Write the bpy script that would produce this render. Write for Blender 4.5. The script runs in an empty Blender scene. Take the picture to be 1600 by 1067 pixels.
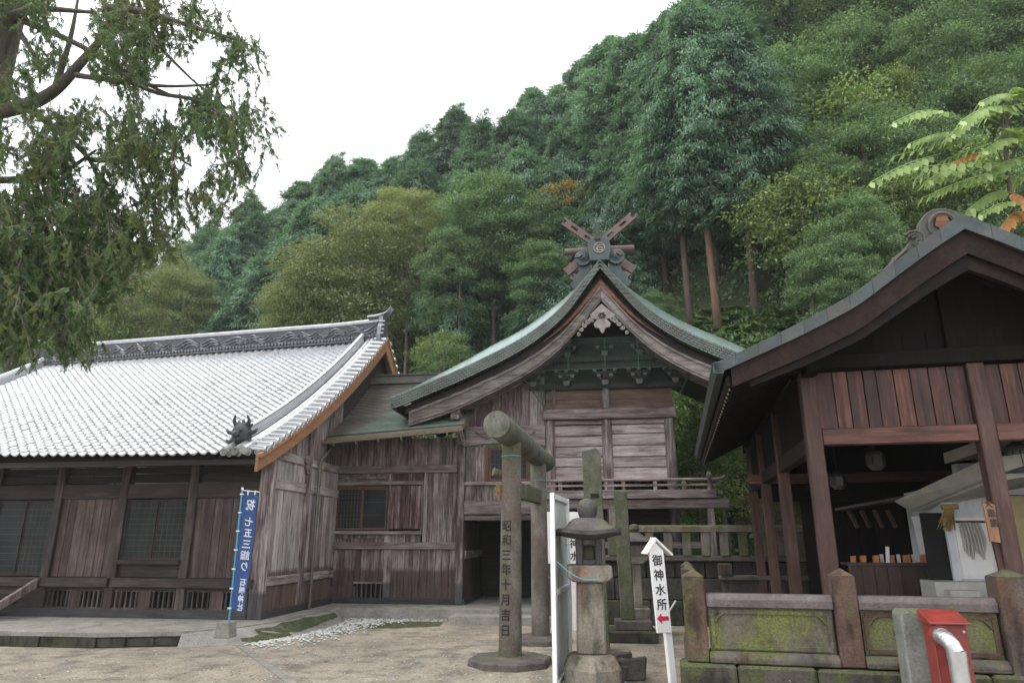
import bpy, bmesh, math, random
import numpy as np
from mathutils import Vector, Matrix, noise as mnoise

sc = bpy.context.scene
col = sc.collection
random.seed(7)
RNG = np.random.default_rng(11)

# ------------------------------------------------------------------ camera, light, exposure
F_PX, PITCH, EYE = 1060.0, math.radians(16.2), 2.2          # focal length in photo pixels, tilt, eye height
cam = bpy.data.objects.new('camera', bpy.data.cameras.new('camera'))
col.objects.link(cam)
cam.location = (0, 0, EYE)
cam.rotation_euler = (math.pi / 2 + PITCH, 0, 0)
cam.data.sensor_width = 36.0
cam.data.lens = F_PX / 1600 * 36.0
cam.data.clip_end = 2000
sc.camera = cam

SUN_EL, SUN_ROT = math.radians(64), math.radians(248)
world = bpy.data.worlds.new('World')
sc.world = world
world.use_nodes = True
wn = world.node_tree
wn.nodes.clear()
w_out = wn.nodes.new('ShaderNodeOutputWorld')
w_bg = wn.nodes.new('ShaderNodeBackground')
w_sky = wn.nodes.new('ShaderNodeTexSky')
w_sky.sky_type = 'NISHITA'
w_sky.sun_disc = False
w_sky.sun_elevation = SUN_EL
w_sky.sun_rotation = SUN_ROT
w_sky.air_density = 1.0
w_sky.dust_density = 6.0
w_sky.ozone_density = 1.0
w_mix = wn.nodes.new('ShaderNodeMixRGB')                   # an even white cloud layer over the sky
w_mix.inputs[0].default_value = 0.93
w_mix.inputs[2].default_value = (12.4, 12.9, 13.4, 1)
wn.links.new(w_sky.outputs[0], w_mix.inputs[1])
wn.links.new(w_mix.outputs[0], w_bg.inputs[0])
w_bg.inputs[1].default_value = 0.108
wn.links.new(w_bg.outputs[0], w_out.inputs[0])

sun = bpy.data.objects.new('sun', bpy.data.lights.new('sun', 'SUN'))
col.objects.link(sun)
sun.data.energy = 1.4
sun.data.angle = math.radians(25)
sun.data.color = (1.0, 0.97, 0.92)
# sky rotation 200 deg: the sun stands behind the camera, a little to the left
sd = Vector((math.sin(SUN_ROT) * math.cos(SUN_EL), math.cos(SUN_ROT) * math.cos(SUN_EL), math.sin(SUN_EL)))
sun.rotation_euler = sd.to_track_quat('Z', 'Y').to_euler()

sc.view_settings.view_transform = 'Standard'
sc.view_settings.look = 'None'
sc.view_settings.exposure = 0.74
sc.view_settings.gamma = 1.0
sc.view_settings.use_curve_mapping = False
sc.render.engine = 'CYCLES'
sc.cycles.use_denoising = True
sc.cycles.max_bounces = 7
sc.cycles.diffuse_bounces = 3
sc.cycles.glossy_bounces = 2
sc.cycles.transmission_bounces = 4
sc.cycles.transparent_max_bounces = 6
sc.cycles.volume_bounces = 1
sc.cycles.use_adaptive_sampling = True
sc.cycles.adaptive_threshold = 0.012
sc.cycles.sample_clamp_indirect = 6.0

# ------------------------------------------------------------------ survey helpers: a photo pixel on a plane at a real distance
CS, SN = math.cos(PITCH), math.sin(PITCH)

def ray(px, py):
    b = 533.5 - py
    return (px - 800.0, F_PX * CS - b * SN, F_PX * SN + b * CS)

def on_z(px, py, z):
    r = ray(px, py); k = (z - EYE) / r[2]
    return Vector((r[0] * k, r[1] * k, z))

def on_y(px, py, Y):
    r = ray(px, py); k = Y / r[1]
    return Vector((r[0] * k, Y, EYE + r[2] * k))

class Frame:
    """A building's axes: x along its front, y away from the camera, z up."""
    def __init__(f, o, deg):
        f.o = Vector((o[0], o[1], 0)); f.a = math.radians(deg)
        f.u = Vector((math.cos(f.a), -math.sin(f.a), 0)); f.v = Vector((math.sin(f.a), math.cos(f.a), 0))
    def at(f, px, py, t):
        r = Vector(ray(px, py)); k = (t + f.o.dot(f.v)) / r.dot(f.v)
        p = r * k
        return (p - f.o).dot(f.u), p.z + EYE
    def loc(f, P):
        d = Vector(P) - f.o
        return Vector((d.dot(f.u), d.dot(f.v), P[2]))
    def w(f, p):
        return f.o + f.u * p[0] + f.v * p[1] + Vector((0, 0, p[2]))

WORLD = Frame((0, 0), 0)

# ------------------------------------------------------------------ mesh builder
class MB:
    def __init__(s): s.v = []; s.f = []
    def add(s, vs, fs):
        k = len(s.v); s.v += [tuple(p) for p in vs]; s.f += [tuple(i + k for i in q) for q in fs]
        return s
    def box(s, x0, x1, y0, y1, z0, z1):
        return s.add([(x0, y0, z0), (x1, y0, z0), (x1, y1, z0), (x0, y1, z0), (x0, y0, z1), (x1, y0, z1), (x1, y1, z1), (x0, y1, z1)],
                     [(0, 3, 2, 1), (4, 5, 6, 7), (0, 1, 5, 4), (1, 2, 6, 5), (2, 3, 7, 6), (3, 0, 4, 7)])
    def bar(s, a, b, w, h, up=(0, 0, 1)):
        """a beam of width w, height h from a to b"""
        a, b = Vector(a), Vector(b); d = (b - a).normalized(); up = Vector(up)
        x = d.cross(up)
        if x.length < 1e-4: x = d.cross(Vector((0, 1, 0)))
        x.normalize(); z = x.cross(d).normalized()
        x *= w / 2; z *= h / 2
        return s.add([a - x - z, a + x - z, a + x + z, a - x + z, b - x - z, b + x - z, b + x + z, b - x + z],
                     [(0, 1, 2, 3), (7, 6, 5, 4), (0, 4, 5, 1), (1, 5, 6, 2), (2, 6, 7, 3), (3, 7, 4, 0)])
    def prism(s, poly, y0, y1, axis='y'):
        """poly in (x,z), swept along y (axis y), or in (y,z) swept along x, or (x,y) along z"""
        n = len(poly)
        m = {'y': lambda p, q: (p[0], q, p[1]), 'x': lambda p, q: (q, p[0], p[1]), 'z': lambda p, q: (p[0], p[1], q)}[axis]
        vs = [m(p, y0) for p in poly] + [m(p, y1) for p in poly]
        fs = [tuple(range(n)), tuple(range(2 * n - 1, n - 1, -1))] + [(i, i + n, (i + 1) % n + n, (i + 1) % n) for i in range(n)]
        return s.add(vs, fs)
    def tube(s, pts, rad, seg=8, cap=True):
        pts = [Vector(p) for p in pts]; n = len(pts)
        if not hasattr(rad, '__len__'): rad = [rad] * n
        vs = []; fs = []; x = None
        for i, p in enumerate(pts):
            d = (pts[min(i + 1, n - 1)] - pts[max(i - 1, 0)]).normalized()
            if x is None:
                x = d.cross(Vector((0, 0, 1)))
                if x.length < 1e-3: x = Vector((1, 0, 0))
            x = (x - d * x.dot(d)).normalized(); y = d.cross(x)
            for k in range(seg):
                a = 2 * math.pi * k / seg
                vs.append(p + (x * math.cos(a) + y * math.sin(a)) * rad[i])
        for i in range(n - 1):
            for k in range(seg):
                fs.append((i * seg + k, i * seg + (k + 1) % seg, (i + 1) * seg + (k + 1) % seg, (i + 1) * seg + k))
        if cap:
            fs.append(tuple(range(seg - 1, -1, -1))); fs.append(tuple((n - 1) * seg + k for k in range(seg)))
        return s.add(vs, fs)
    def lathe(s, c, prof, seg=16, rot=0.0, sq=None):
        """prof: (radius, z) up the axis through c"""
        vs = []; fs = []; n = len(prof)
        for r, z in prof:
            for k in range(seg):
                a = 2 * math.pi * k / seg + rot
                vs.append((c[0] + r * math.cos(a), c[1] + r * math.sin(a), c[2] + z))
        for i in range(n - 1):
            for k in range(seg):
                fs.append((i * seg + k, i * seg + (k + 1) % seg, (i + 1) * seg + (k + 1) % seg, (i + 1) * seg + k))
        fs.append(tuple(range(seg - 1, -1, -1))); fs.append(tuple((n - 1) * seg + k for k in range(seg)))
        return s.add(vs, fs)
    def grid(s, fn, nu, nv, close=False):
        vs = [fn(i / nu, j / nv) for i in range(nu + 1) for j in range(nv + 1)]
        fs = [(i * (nv + 1) + j, (i + 1) * (nv + 1) + j, (i + 1) * (nv + 1) + j + 1, i * (nv + 1) + j + 1) for i in range(nu) for j in range(nv)]
        return s.add(vs, fs)
    def sweep(s, pts, prof, side):
        """sweep a closed (a, b) profile along pts: a along 'side', b along the normal of the path in the plane at right angles to side"""
        pts = [Vector(p) for p in pts]; side = Vector(side).normalized(); n = len(pts); m = len(prof); vs = []
        for i, p in enumerate(pts):
            d = (pts[min(i + 1, n - 1)] - pts[max(i - 1, 0)]).normalized()
            nn = side.cross(d).normalized()
            if nn.z < 0: nn = -nn
            for a, b in prof: vs.append(p + side * a + nn * b)
        fs = [(i * m + k, i * m + (k + 1) % m, (i + 1) * m + (k + 1) % m, (i + 1) * m + k) for i in range(n - 1) for k in range(m)]
        fs += [tuple(range(m - 1, -1, -1)), tuple((n - 1) * m + k for k in range(m))]
        return s.add(vs, fs)
    def mesh(s, name, origin=(0, 0, 0), smooth=False):
        me = bpy.data.meshes.new(name)
        o = Vector(origin)
        me.from_pydata([tuple(Vector(p) - o) for p in s.v], [], s.f)
        bm = bmesh.new(); bm.from_mesh(me)
        bmesh.ops.recalc_face_normals(bm, faces=bm.faces)
        bm.to_mesh(me); bm.free()
        if smooth:
            me.shade_smooth()
        return me

def set_props(o, label=None, cat=None, group=None, kind=None):
    if label: o['label'] = label
    if cat: o['category'] = cat
    if group: o['group'] = group
    if kind: o['kind'] = kind
    return o

def autosmooth(o, deg=35):
    me = o.data
    me.shade_smooth()
    try:
        me.set_sharp_from_angle(angle=math.radians(deg))
    except Exception:
        pass

class Thing:
    def __init__(s, name, label, cat, fr=WORLD, pos=(0, 0, 0), group=None):
        s.fr = fr; s.pos = Vector(pos)
        s.o = bpy.data.objects.new(name, None); col.objects.link(s.o)
        s.o.empty_display_size = 0.3
        s.o.location = fr.w(pos); s.o.rotation_euler = (0, 0, -fr.a)
        set_props(s.o, label, cat, group)
    def part(s, name, mb, mat, parent=None, label=None, smooth=0, kind=None, bevel=0, group=None):
        me = mb.mesh(name, s.pos)
        me.materials.append(mat)
        o = bpy.data.objects.new(name, me); col.objects.link(o)
        o.parent = parent or s.o
        if smooth: autosmooth(o, smooth)
        if bevel:
            b = o.modifiers.new('edge', 'BEVEL'); b.width = bevel; b.segments = 1; b.limit_method = 'ANGLE'
        set_props(o, label, None, group, kind)
        return o
    def inst(s, name, me, loc, rot=(0, 0, 0), parent=None, scale=None):
        """one more piece sharing a mesh; loc in the frame's axes"""
        o = bpy.data.objects.new(name, me); col.objects.link(o)
        o.parent = parent or s.o
        o.location = Vector(loc) - s.pos
        if isinstance(rot, Matrix): o.rotation_euler = rot.to_euler()
        else: o.rotation_euler = rot
        if scale: o.scale = scale
        return o

def single(name, mb, mat, label, cat, fr=WORLD, pos=(0, 0, 0), smooth=0, group=None, kind=None, bevel=0):
    me = mb.mesh(name, pos); me.materials.append(mat)
    o = bpy.data.objects.new(name, me); col.objects.link(o)
    o.location = fr.w(pos); o.rotation_euler = (0, 0, -fr.a)
    if smooth: autosmooth(o, smooth)
    if bevel:
        b = o.modifiers.new('edge', 'BEVEL'); b.width = bevel; b.segments = 1; b.limit_method = 'ANGLE'
    return set_props(o, label, cat, group, kind)

def structure(name, mb, mat, fr=WORLD, smooth=0, kind='structure', label=None):
    return single(name, mb, mat, label, None, fr, (0, 0, 0), smooth, None, kind)

def text_mb(txt, size, depth=0.004, vertical=True, step=1.1, flip=False, bold=0.0, cut=0.0):
    """lettering as flat mesh in the x-z plane facing -y, top at z=0, centred on x; returns vertex and face lists"""
    mb = MB()
    rows = list(txt) if vertical else [txt]
    for i, ch in enumerate(rows):
        if ch == ' ': continue
        cu = bpy.data.curves.new('glyph', 'FONT'); cu.body = ch; cu.size = size
        cu.align_x = 'CENTER'; cu.extrude = depth; cu.offset = bold; cu.resolution_u = 3
        ob = bpy.data.objects.new('glyph', cu); col.objects.link(ob)
        dg = bpy.context.evaluated_depsgraph_get()
        me = bpy.data.meshes.new_from_object(ob.evaluated_get(dg))
        if cut:
            bm = bmesh.new(); bm.from_mesh(me); bmesh.ops.triangulate(bm, faces=bm.faces[:]); x_ = -size
            while x_ < size:
                bmesh.ops.bisect_plane(bm, geom=bm.verts[:] + bm.edges[:] + bm.faces[:], plane_co=(x_, 0, 0), plane_no=(1, 0, 0)); x_ += cut
            bm.to_mesh(me); bm.free()
        z0 = -size * step * (i + 0.85) if vertical else 0
        sx = -1 if flip else 1
        mb.add([(sx * v.co.x, -v.co.z, v.co.y + z0) for v in me.vertices], [tuple(p.vertices) for p in me.polygons])
        bpy.data.objects.remove(ob); bpy.data.curves.remove(cu); bpy.data.meshes.remove(me)
    return mb

def heavier(mb, d):
    """thicken lettering with brush weight: slightly shifted strokes, each a hair in front of the last"""
    v0, f0 = list(mb.v), list(mb.f)
    for k, (dx, dz) in enumerate(((d, 0), (-d, 0), (0, d), (0, -d))): mb.add([(p[0] + dx, p[1] - 0.0004 * (k + 1), p[2] + dz) for p in v0], f0)
    return mb

def moved(mb, M):
    mb.v = [tuple(M @ Vector(p)) for p in mb.v]
    return mb

def lerp(a, b, t): return a + (b - a) * t
def pl(pts, x):
    """piecewise linear"""
    if x <= pts[0][0]: return pts[0][1]
    for (a, p), (b, q) in zip(pts, pts[1:]):
        if x <= b: return p + (q - p) * (x - a) / (b - a)
    return pts[-1][1]
def crom(P, n):
    """smooth curve through the points P (Catmull-Rom), n steps a span"""
    P = [Vector(p) for p in P]; Q = [2 * P[0] - P[1]] + P + [2 * P[-1] - P[-2]]; out = []
    for i in range(1, len(Q) - 2):
        for k in range(n):
            t = k / n; a, b, c, d = Q[i - 1], Q[i], Q[i + 1], Q[i + 2]
            out.append(0.5 * ((2 * b) + (c - a) * t + (2 * a - 5 * b + 4 * c - d) * t * t + (3 * b - a - 3 * c + d) * t ** 3))
    out.append(P[-1]); return out
# ------------------------------------------------------------------ materials (all procedural)
class NT:
    def __init__(s, name):
        s.m = bpy.data.materials.new(name); s.m.use_nodes = True
        s.t = s.m.node_tree; s.t.nodes.clear()
        s.out = s.t.nodes.new('ShaderNodeOutputMaterial')
        s._tc = None
    def n(s, typ, ins=None, **props):
        nd = s.t.nodes.new(typ)
        for k, v in props.items(): setattr(nd, k, v)
        for k, v in (ins or {}).items(): s.set(nd.inputs[k], v)
        return nd
    def set(s, sock, v):
        if isinstance(v, bpy.types.NodeSocket): s.t.links.new(v, sock)
        elif isinstance(v, bpy.types.Node): s.t.links.new(v.outputs[0], sock)
        else:
            if sock.type == 'RGBA' and len(v) == 3: v = (*v, 1)
            sock.default_value = v
    def tc(s, which='Object'):
        if s._tc is None: s._tc = s.t.nodes.new('ShaderNodeTexCoord')
        return s._tc.outputs[which]
    def map(s, scale=(1, 1, 1), co=None, loc=(0, 0, 0), rot=(0, 0, 0)):
        return s.n('ShaderNodeMapping', {'Vector': co or s.tc(), 'Scale': scale, 'Location': loc, 'Rotation': rot}).outputs[0]
    def noise(s, scale, detail=4, rough=0.55, co=None, dist=0.0):
        return s.n('ShaderNodeTexNoise', {'Vector': co or s.tc(), 'Scale': scale, 'Detail': detail, 'Roughness': rough, 'Distortion': dist}).outputs[0]
    def ramp(s, fac, stops, interp='LINEAR'):
        nd = s.n('ShaderNodeValToRGB', {'Fac': fac}); cr = nd.color_ramp; cr.interpolation = interp
        while len(cr.elements) < len(stops): cr.elements.new(0.5)
        for e, (p, c) in zip(cr.elements, stops):
            e.position = p; e.color = (c, c, c, 1) if not hasattr(c, '__len__') else (*c, 1)
        return nd.outputs[0]
    def mix(s, fac, a, b, mode='MIX'):
        return s.n('ShaderNodeMixRGB', {0: fac, 1: a, 2: b}, blend_type=mode).outputs[0]
    def math(s, op, a, b=0.0, clamp=False):
        return s.n('ShaderNodeMath', {0: a, 1: b}, operation=op, use_clamp=clamp).outputs[0]
    def bump(s, h, strength=0.3, dist=0.02, nrm=None):
        d = {'Height': h, 'Strength': strength, 'Distance': dist}
        if nrm is not None: d['Normal'] = nrm
        return s.n('ShaderNodeBump', d).outputs[0]
    def rnd(s): return s.n('ShaderNodeObjectInfo').outputs['Random']
    def sep(s, co): 
        nd = s.n('ShaderNodeSeparateXYZ', {0: co}); return nd.outputs
    def principled(s, color, rough=0.7, metal=0.0, bump=None, spec=0.5, **kw):
        d = {'Base Color': color, 'Roughness': rough, 'Metallic': metal, 'Specular IOR Level': spec}
        if bump is not None: d['Normal'] = bump
        d.update(kw)
        p = s.n('ShaderNodeBsdfPrincipled', d)
        s.t.links.new(p.outputs[0], s.out.inputs[0]); return s.m

def var(nt, c, lo=0.82, hi=1.15):
    """lightness that differs from piece to piece"""
    r = nt.ramp(nt.rnd(), [(0, lo), (1, hi)])
    return nt.mix(1.0, c, r, 'MULTIPLY')

def wood(name, dark, mid, light, axis='z', peel=(0.42, 0.52, 0.62), rough=0.72, low=None, patch=0.5, vlo=0.78, vhi=1.2, spec=0.35, grain=0.32, shift=0.10):
    nt = NT(name)
    st = {'z': (1, 1, 0.06), 'x': (0.06, 1, 1), 'y': (1, 0.06, 1)}[axis]
    r = nt.math('MULTIPLY', nt.rnd(), 37.0)
    co = nt.n('ShaderNodeVectorMath', {0: nt.tc(), 1: nt.n('ShaderNodeCombineXYZ', {0: r, 1: r, 2: r}).outputs[0]}, operation='ADD').outputs[0]
    sco = nt.map(st, co)
    n1 = nt.noise(15, 7, 0.68, sco, 0.4)
    n2 = nt.noise(0.9, 4, 0.6)
    n3 = nt.noise(75, 4, 0.6, sco)
    n4 = nt.noise(5.0, 5, 0.62, nt.map({'z': (1, 1, .25), 'x': (.25, 1, 1), 'y': (1, .25, 1)}[axis], co))
    nn = nt.math('ADD', nt.math('MULTIPLY', n1, 0.62), nt.math('MULTIPLY', n4, 0.38))
    nn = nt.math('ADD', nn, nt.math('MULTIPLY', nt.math('SUBTRACT', nt.math('FRACT', nt.math('MULTIPLY', nt.rnd(), 91.7)), 0.5), shift))
    c = nt.ramp(nn, [(peel[0], dark), (peel[1], mid), (peel[2], light)])
    c = nt.mix(1.0, c, nt.ramp(n3, [(0.3, 1 - grain), (0.7, 1 + grain * 0.3)]), 'MULTIPLY')
    c = nt.mix(nt.ramp(n2, [(0.42, 0.0), (0.68, patch)]), c, nt.mix(1.0, c, (0.55, 0.42, 0.40), 'MULTIPLY'))
    c = var(nt, c, vlo, vhi)
    if low is not None:                                    # sheltered foot of the wall, still dark with old stain
        zc, cl, ch = low
        z = nt.sep(nt.tc())[2]
        zz = nt.math('ADD', z, nt.math('MULTIPLY', nt.math('SUBTRACT', nt.noise(3.0, 3), 0.5), 0.10))
        zz = nt.n('ShaderNodeMapRange', {0: zz, 1: zc - 0.05, 2: zc + 0.06, 3: 1.0, 4: 0.0}).outputs[0]
        lc = nt.mix(1.0, nt.ramp(n1, [(0.35, cl), (0.65, ch)]), nt.ramp(n3, [(0.3, .75), (0.7, 1.1)]), 'MULTIPLY')
        c = nt.mix(nt.math('MULTIPLY', zz, 0.88), c, lc)
    h = nt.math('ADD', nt.math('MULTIPLY', n3, 0.5), n1)
    return nt.principled(c, rough, 0, nt.bump(h, 0.45, 0.012), spec)

def stone(name, a, b, moss=None, mossamt=0.5, lichen=0.0, rough=0.85, scale=1.0, streak=0.5, red=None, up=0.35, wet=0.4):
    nt = NT(name)
    co = nt.tc()
    n1 = nt.noise(2.2 * scale, 6, 0.62); n2 = nt.noise(28 * scale, 6, 0.7); n3 = nt.noise(5.5 * scale, 5, 0.6, nt.map((1, 1, 0.28)))
    c = nt.ramp(n1, [(0.3, a), (0.72, b)])
    c = nt.mix(1.0, c, nt.ramp(n2, [(0.28, 0.62), (0.72, 1.22)]), 'MULTIPLY')
    if red is not None:
        c = nt.mix(nt.ramp(nt.noise(1.7 * scale, 4, 0.6, nt.map((1, 1, .5), loc=(5, 3, 2))), [(0.48, 0.0), (0.62, 0.85)]), c, nt.mix(1.0, red, nt.ramp(n2, [(0.3, .6), (.7, 1.2)]), 'MULTIPLY'))
    c = nt.mix(nt.math('MULTIPLY', nt.ramp(n3, [(0.5, 0.0), (0.66, 1.0)]), streak), c, nt.mix(1.0, c, (0.28, 0.27, 0.25), 'MULTIPLY'))
    if lichen > 0:
        v = nt.noise(16 * scale, 3, 0.75, nt.map(loc=(3, 7, 1)))
        c = nt.mix(nt.ramp(v, [(0.73 - 0.11 * lichen, 0.0), (0.78 - 0.11 * lichen, 0.7)]), c, (0.42, 0.43, 0.38))
    if moss is not None:
        g = nt.n('ShaderNodeNewGeometry').outputs['Normal']
        nz = nt.math('MULTIPLY', nt.math('MAXIMUM', nt.sep(g)[2], 0.0), up)
        mm = nt.math('ADD', nt.noise(2.6 * scale, 7, 0.68, nt.map((1, 1, .7), loc=(9, 1, 4))), nz)
        mk = nt.ramp(mm, [(0.64 - 0.3 * mossamt, 0.0), (0.78 - 0.3 * mossamt, 0.92)])
        mc = nt.mix(1.0, moss, nt.ramp(nt.noise(40 * scale, 3, 0.6), [(0.3, 0.45), (0.7, 1.45)]), 'MULTIPLY')
        c = nt.mix(mk, c, mc)
    h = nt.math('ADD', n2, nt.math('MULTIPLY', n1, 1.2))
    return nt.principled(c, rough, 0, nt.bump(h, 0.6, 0.02), 0.3)

def copper(name, a, b, streak=(0.26, 0.33, 0.30), axis='y', brown=0.4, rough=0.48, metal=0.15, drip=False):
    nt = NT(name)
    st = {'y': (1, 0.1, 0.1), 'x': (0.1, 1, 1), 'n': (1, 1, 1)}[axis]
    n1 = nt.noise(3.2, 6, 0.65, nt.map(st)); n2 = nt.noise(1.1, 4, 0.6); n3 = nt.noise(26, 4, 0.65)
    c = nt.ramp(n1, [(0.3, a), (0.62, b), (0.8, streak)])
    c = nt.mix(nt.math('MULTIPLY', nt.ramp(n2, [(0.5, 0.0), (0.64, 1.0)]), brown), c, (0.075, 0.062, 0.052))
    if drip:                                               # bare brown metal where the tiled roof drips on it
        q = nt.sep(nt.tc()); e = nt.math('SUBTRACT', q[0], nt.math('MULTIPLY', q[1], 0.37)); e = nt.math('ADD', e, nt.math('MULTIPLY', nt.math('SUBTRACT', nt.noise(2.2, 4), 0.5), 0.7))
        c = nt.mix(nt.n('ShaderNodeMapRange', {0: e, 1: -0.75, 2: -0.45, 3: 0.85, 4: 0.0}).outputs[0], c, nt.mix(1.0, (0.085, 0.070, 0.060), nt.ramp(n1, [(0.3, 0.7), (0.7, 1.3)]), 'MULTIPLY'))
    c = nt.mix(1.0, c, nt.ramp(n3, [(0.3, 0.72), (0.7, 1.15)]), 'MULTIPLY')
    c = var(nt, c, 0.72, 1.22)
    return nt.principled(c, rough, metal, nt.bump(n3, 0.25, 0.01), 0.5)

def plain(name, color, rough=0.6, metal=0.0, amt=0.25, scale=6, bump=0.15, spec=0.5, dirt=None):
    nt = NT(name)
    n1 = nt.noise(scale, 5, 0.6)
    c = nt.mix(1.0, color, nt.ramp(n1, [(0.3, 1 - amt), (0.7, 1 + amt * 0.5)]), 'MULTIPLY')
    if dirt is not None:
        c = nt.mix(nt.ramp(nt.noise(2.5, 6, 0.7, nt.map((1, 1, .4), loc=(2, 5, 1))), [(0.48, 0.0), (0.72, 0.8)]), c, dirt)
    return nt.principled(c, rough, metal, nt.bump(nt.noise(scale * 8, 3), bump, 0.01), spec)

def leaf(name, dark, mid, tip, trans=0.35, tone=0.25, hue=None):
    """leaves: every leaf its own tint (random per island), every tree its own tone"""
    nt = NT(name)
    isl = nt.n('ShaderNodeNewGeometry').outputs['Random Per Island']
    c = nt.ramp(isl, [(0.0, dark), (0.55, mid), (0.97, tip)])
    r = nt.rnd()
    c = nt.mix(1.0, c, nt.ramp(r, [(0.0, 1 - tone), (1.0, 1 + tone)]), 'MULTIPLY')
    if hue is not None:
        c = nt.mix(nt.ramp(nt.noise(0.35, 3, 0.6), [(0.5, 0.0), (0.68, 0.75)]), c, nt.mix(1.0, hue, nt.ramp(isl, [(0, .6), (1, 1.3)]), 'MULTIPLY'))
    d = nt.n('ShaderNodeBsdfPrincipled', {'Base Color': c, 'Roughness': 0.55, 'Specular IOR Level': 0.22})
    t = nt.n('ShaderNodeBsdfTranslucent', {'Color': nt.mix(1.0, c, (1.25, 1.3, 0.8), 'MULTIPLY')})
    m = nt.n('ShaderNodeMixShader', {0: trans, 1: d.outputs[0], 2: t.outputs[0]})
    nt.t.links.new(m.outputs[0], nt.out.inputs[0])
    return nt.m

def bark(name, a, b, moss=None):
    nt = NT(name)
    n1 = nt.noise(14, 7, 0.7, nt.map((1, 1, 0.12))); n2 = nt.noise(1.5, 4, 0.6)
    c = nt.ramp(n1, [(0.3, a), (0.7, b)])
    if moss is not None: c = nt.mix(nt.ramp(n2, [(0.5, 0.0), (0.65, 0.7)]), c, moss)
    return nt.principled(c, 0.9, 0, nt.bump(n1, 0.9, 0.03), 0.2)

M = {}
# weathered cedar walls: lilac grey bleached boards over old red stain
M['wall_v'] = wood('weathered_boards_upright', (0.072, 0.045, 0.040), (0.165, 0.128, 0.120), (0.32, 0.28, 0.268), 'z', (0.40, 0.49, 0.60), low=(0.98, (0.030, 0.016, 0.015), (0.085, 0.047, 0.042)), grain=0.45)
M['wall_v2'] = wood('weathered_boards_upper', (0.075, 0.046, 0.041), (0.168, 0.130, 0.122), (0.33, 0.29, 0.277), 'z', (0.40, 0.49, 0.60), grain=0.4)
M['wall_red'] = wood('half_stripped_boards', (0.045, 0.021, 0.018), (0.110, 0.066, 0.058), (0.28, 0.235, 0.225), 'z', (0.43, 0.53, 0.65), grain=0.45)
M['wall_side'] = wood('bleached_side_boards', (0.11, 0.080, 0.073), (0.27, 0.232, 0.222), (0.43, 0.395, 0.382), 'z', (0.38, 0.46, 0.58), low=(1.1, (0.042, 0.024, 0.019), (0.13, 0.075, 0.058)))
M['wall_h'] = wood('weathered_boards_level', (0.10, 0.058, 0.050), (0.30, 0.248, 0.235), (0.47, 0.42, 0.405), 'x', (0.38, 0.45, 0.58), grain=0.35, shift=0.05)
M['beam_x'] = wood('weathered_beam', (0.075, 0.048, 0.043), (0.175, 0.138, 0.13), (0.33, 0.288, 0.275), 'x', (0.38, 0.48, 0.62))
M['beam_y'] = wood('weathered_beam_across', (0.09, 0.063, 0.057), (0.22, 0.183, 0.174), (0.38, 0.34, 0.328), 'y', (0.40, 0.47, 0.58))
M['post'] = wood('weathered_post', (0.075, 0.049, 0.044), (0.185, 0.148, 0.14), (0.35, 0.31, 0.297), 'z', (0.41, 0.48, 0.58), low=(0.62, (0.035, 0.034, 0.036), (0.062, 0.058, 0.058)))
M['post_up'] = wood('weathered_post_upper', (0.075, 0.049, 0.044), (0.185, 0.148, 0.14), (0.35, 0.31, 0.297), 'z', (0.41, 0.48, 0.58))
# front of the hall: wood tones darkened for the shade of the deep eave
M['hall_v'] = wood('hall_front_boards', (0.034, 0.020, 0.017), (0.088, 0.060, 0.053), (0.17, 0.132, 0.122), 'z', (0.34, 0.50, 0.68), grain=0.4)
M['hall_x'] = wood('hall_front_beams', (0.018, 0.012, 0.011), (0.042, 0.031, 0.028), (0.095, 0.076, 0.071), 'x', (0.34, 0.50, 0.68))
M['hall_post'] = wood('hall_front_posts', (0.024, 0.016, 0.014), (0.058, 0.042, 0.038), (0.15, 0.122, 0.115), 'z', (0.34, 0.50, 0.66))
M['sill'] = wood('tarred_ground_sill', (0.026, 0.026, 0.029), (0.043, 0.042, 0.045), (0.082, 0.078, 0.078), 'x', (0.34, 0.5, 0.7))
M['new_wood'] = wood('fresh_cedar_board', (0.27, 0.13, 0.066), (0.36, 0.185, 0.10), (0.47, 0.26, 0.15), 'y', (0.3, 0.5, 0.7), rough=0.55, patch=0.15, grain=0.15)
M['barge'] = wood('weathered_gable_board', (0.050, 0.041, 0.036), (0.125, 0.108, 0.098), (0.25, 0.222, 0.205), 'x', (0.36, 0.5, 0.66))
M['red_gable'] = wood('sheltered_gable_timber', (0.065, 0.026, 0.014), (0.16, 0.062, 0.030), (0.25, 0.125, 0.070), 'x', (0.36, 0.5, 0.66))
M['carved_brown'] = plain('weathered_brown_carving', (0.055, 0.044, 0.036), 0.7, 0, 0.6, 5, 0.5, dirt=(0.05, 0.06, 0.05))
M['carved'] = plain('bleached_carving', (0.23, 0.20, 0.188), 0.8, 0, 0.45, 9, 0.5)
M['eave_dark'] = wood('shaded_eave_wood', (0.010, 0.007, 0.006), (0.022, 0.015, 0.013), (0.045, 0.033, 0.029), 'x', (0.36, 0.5, 0.66))  # near-black tone puts the shade under the eaves into the colour
M['bracket'] = plain('bracket_wood', (0.15, 0.13, 0.112), 0.8, 0, 0.4, 7, 0.3)
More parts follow.
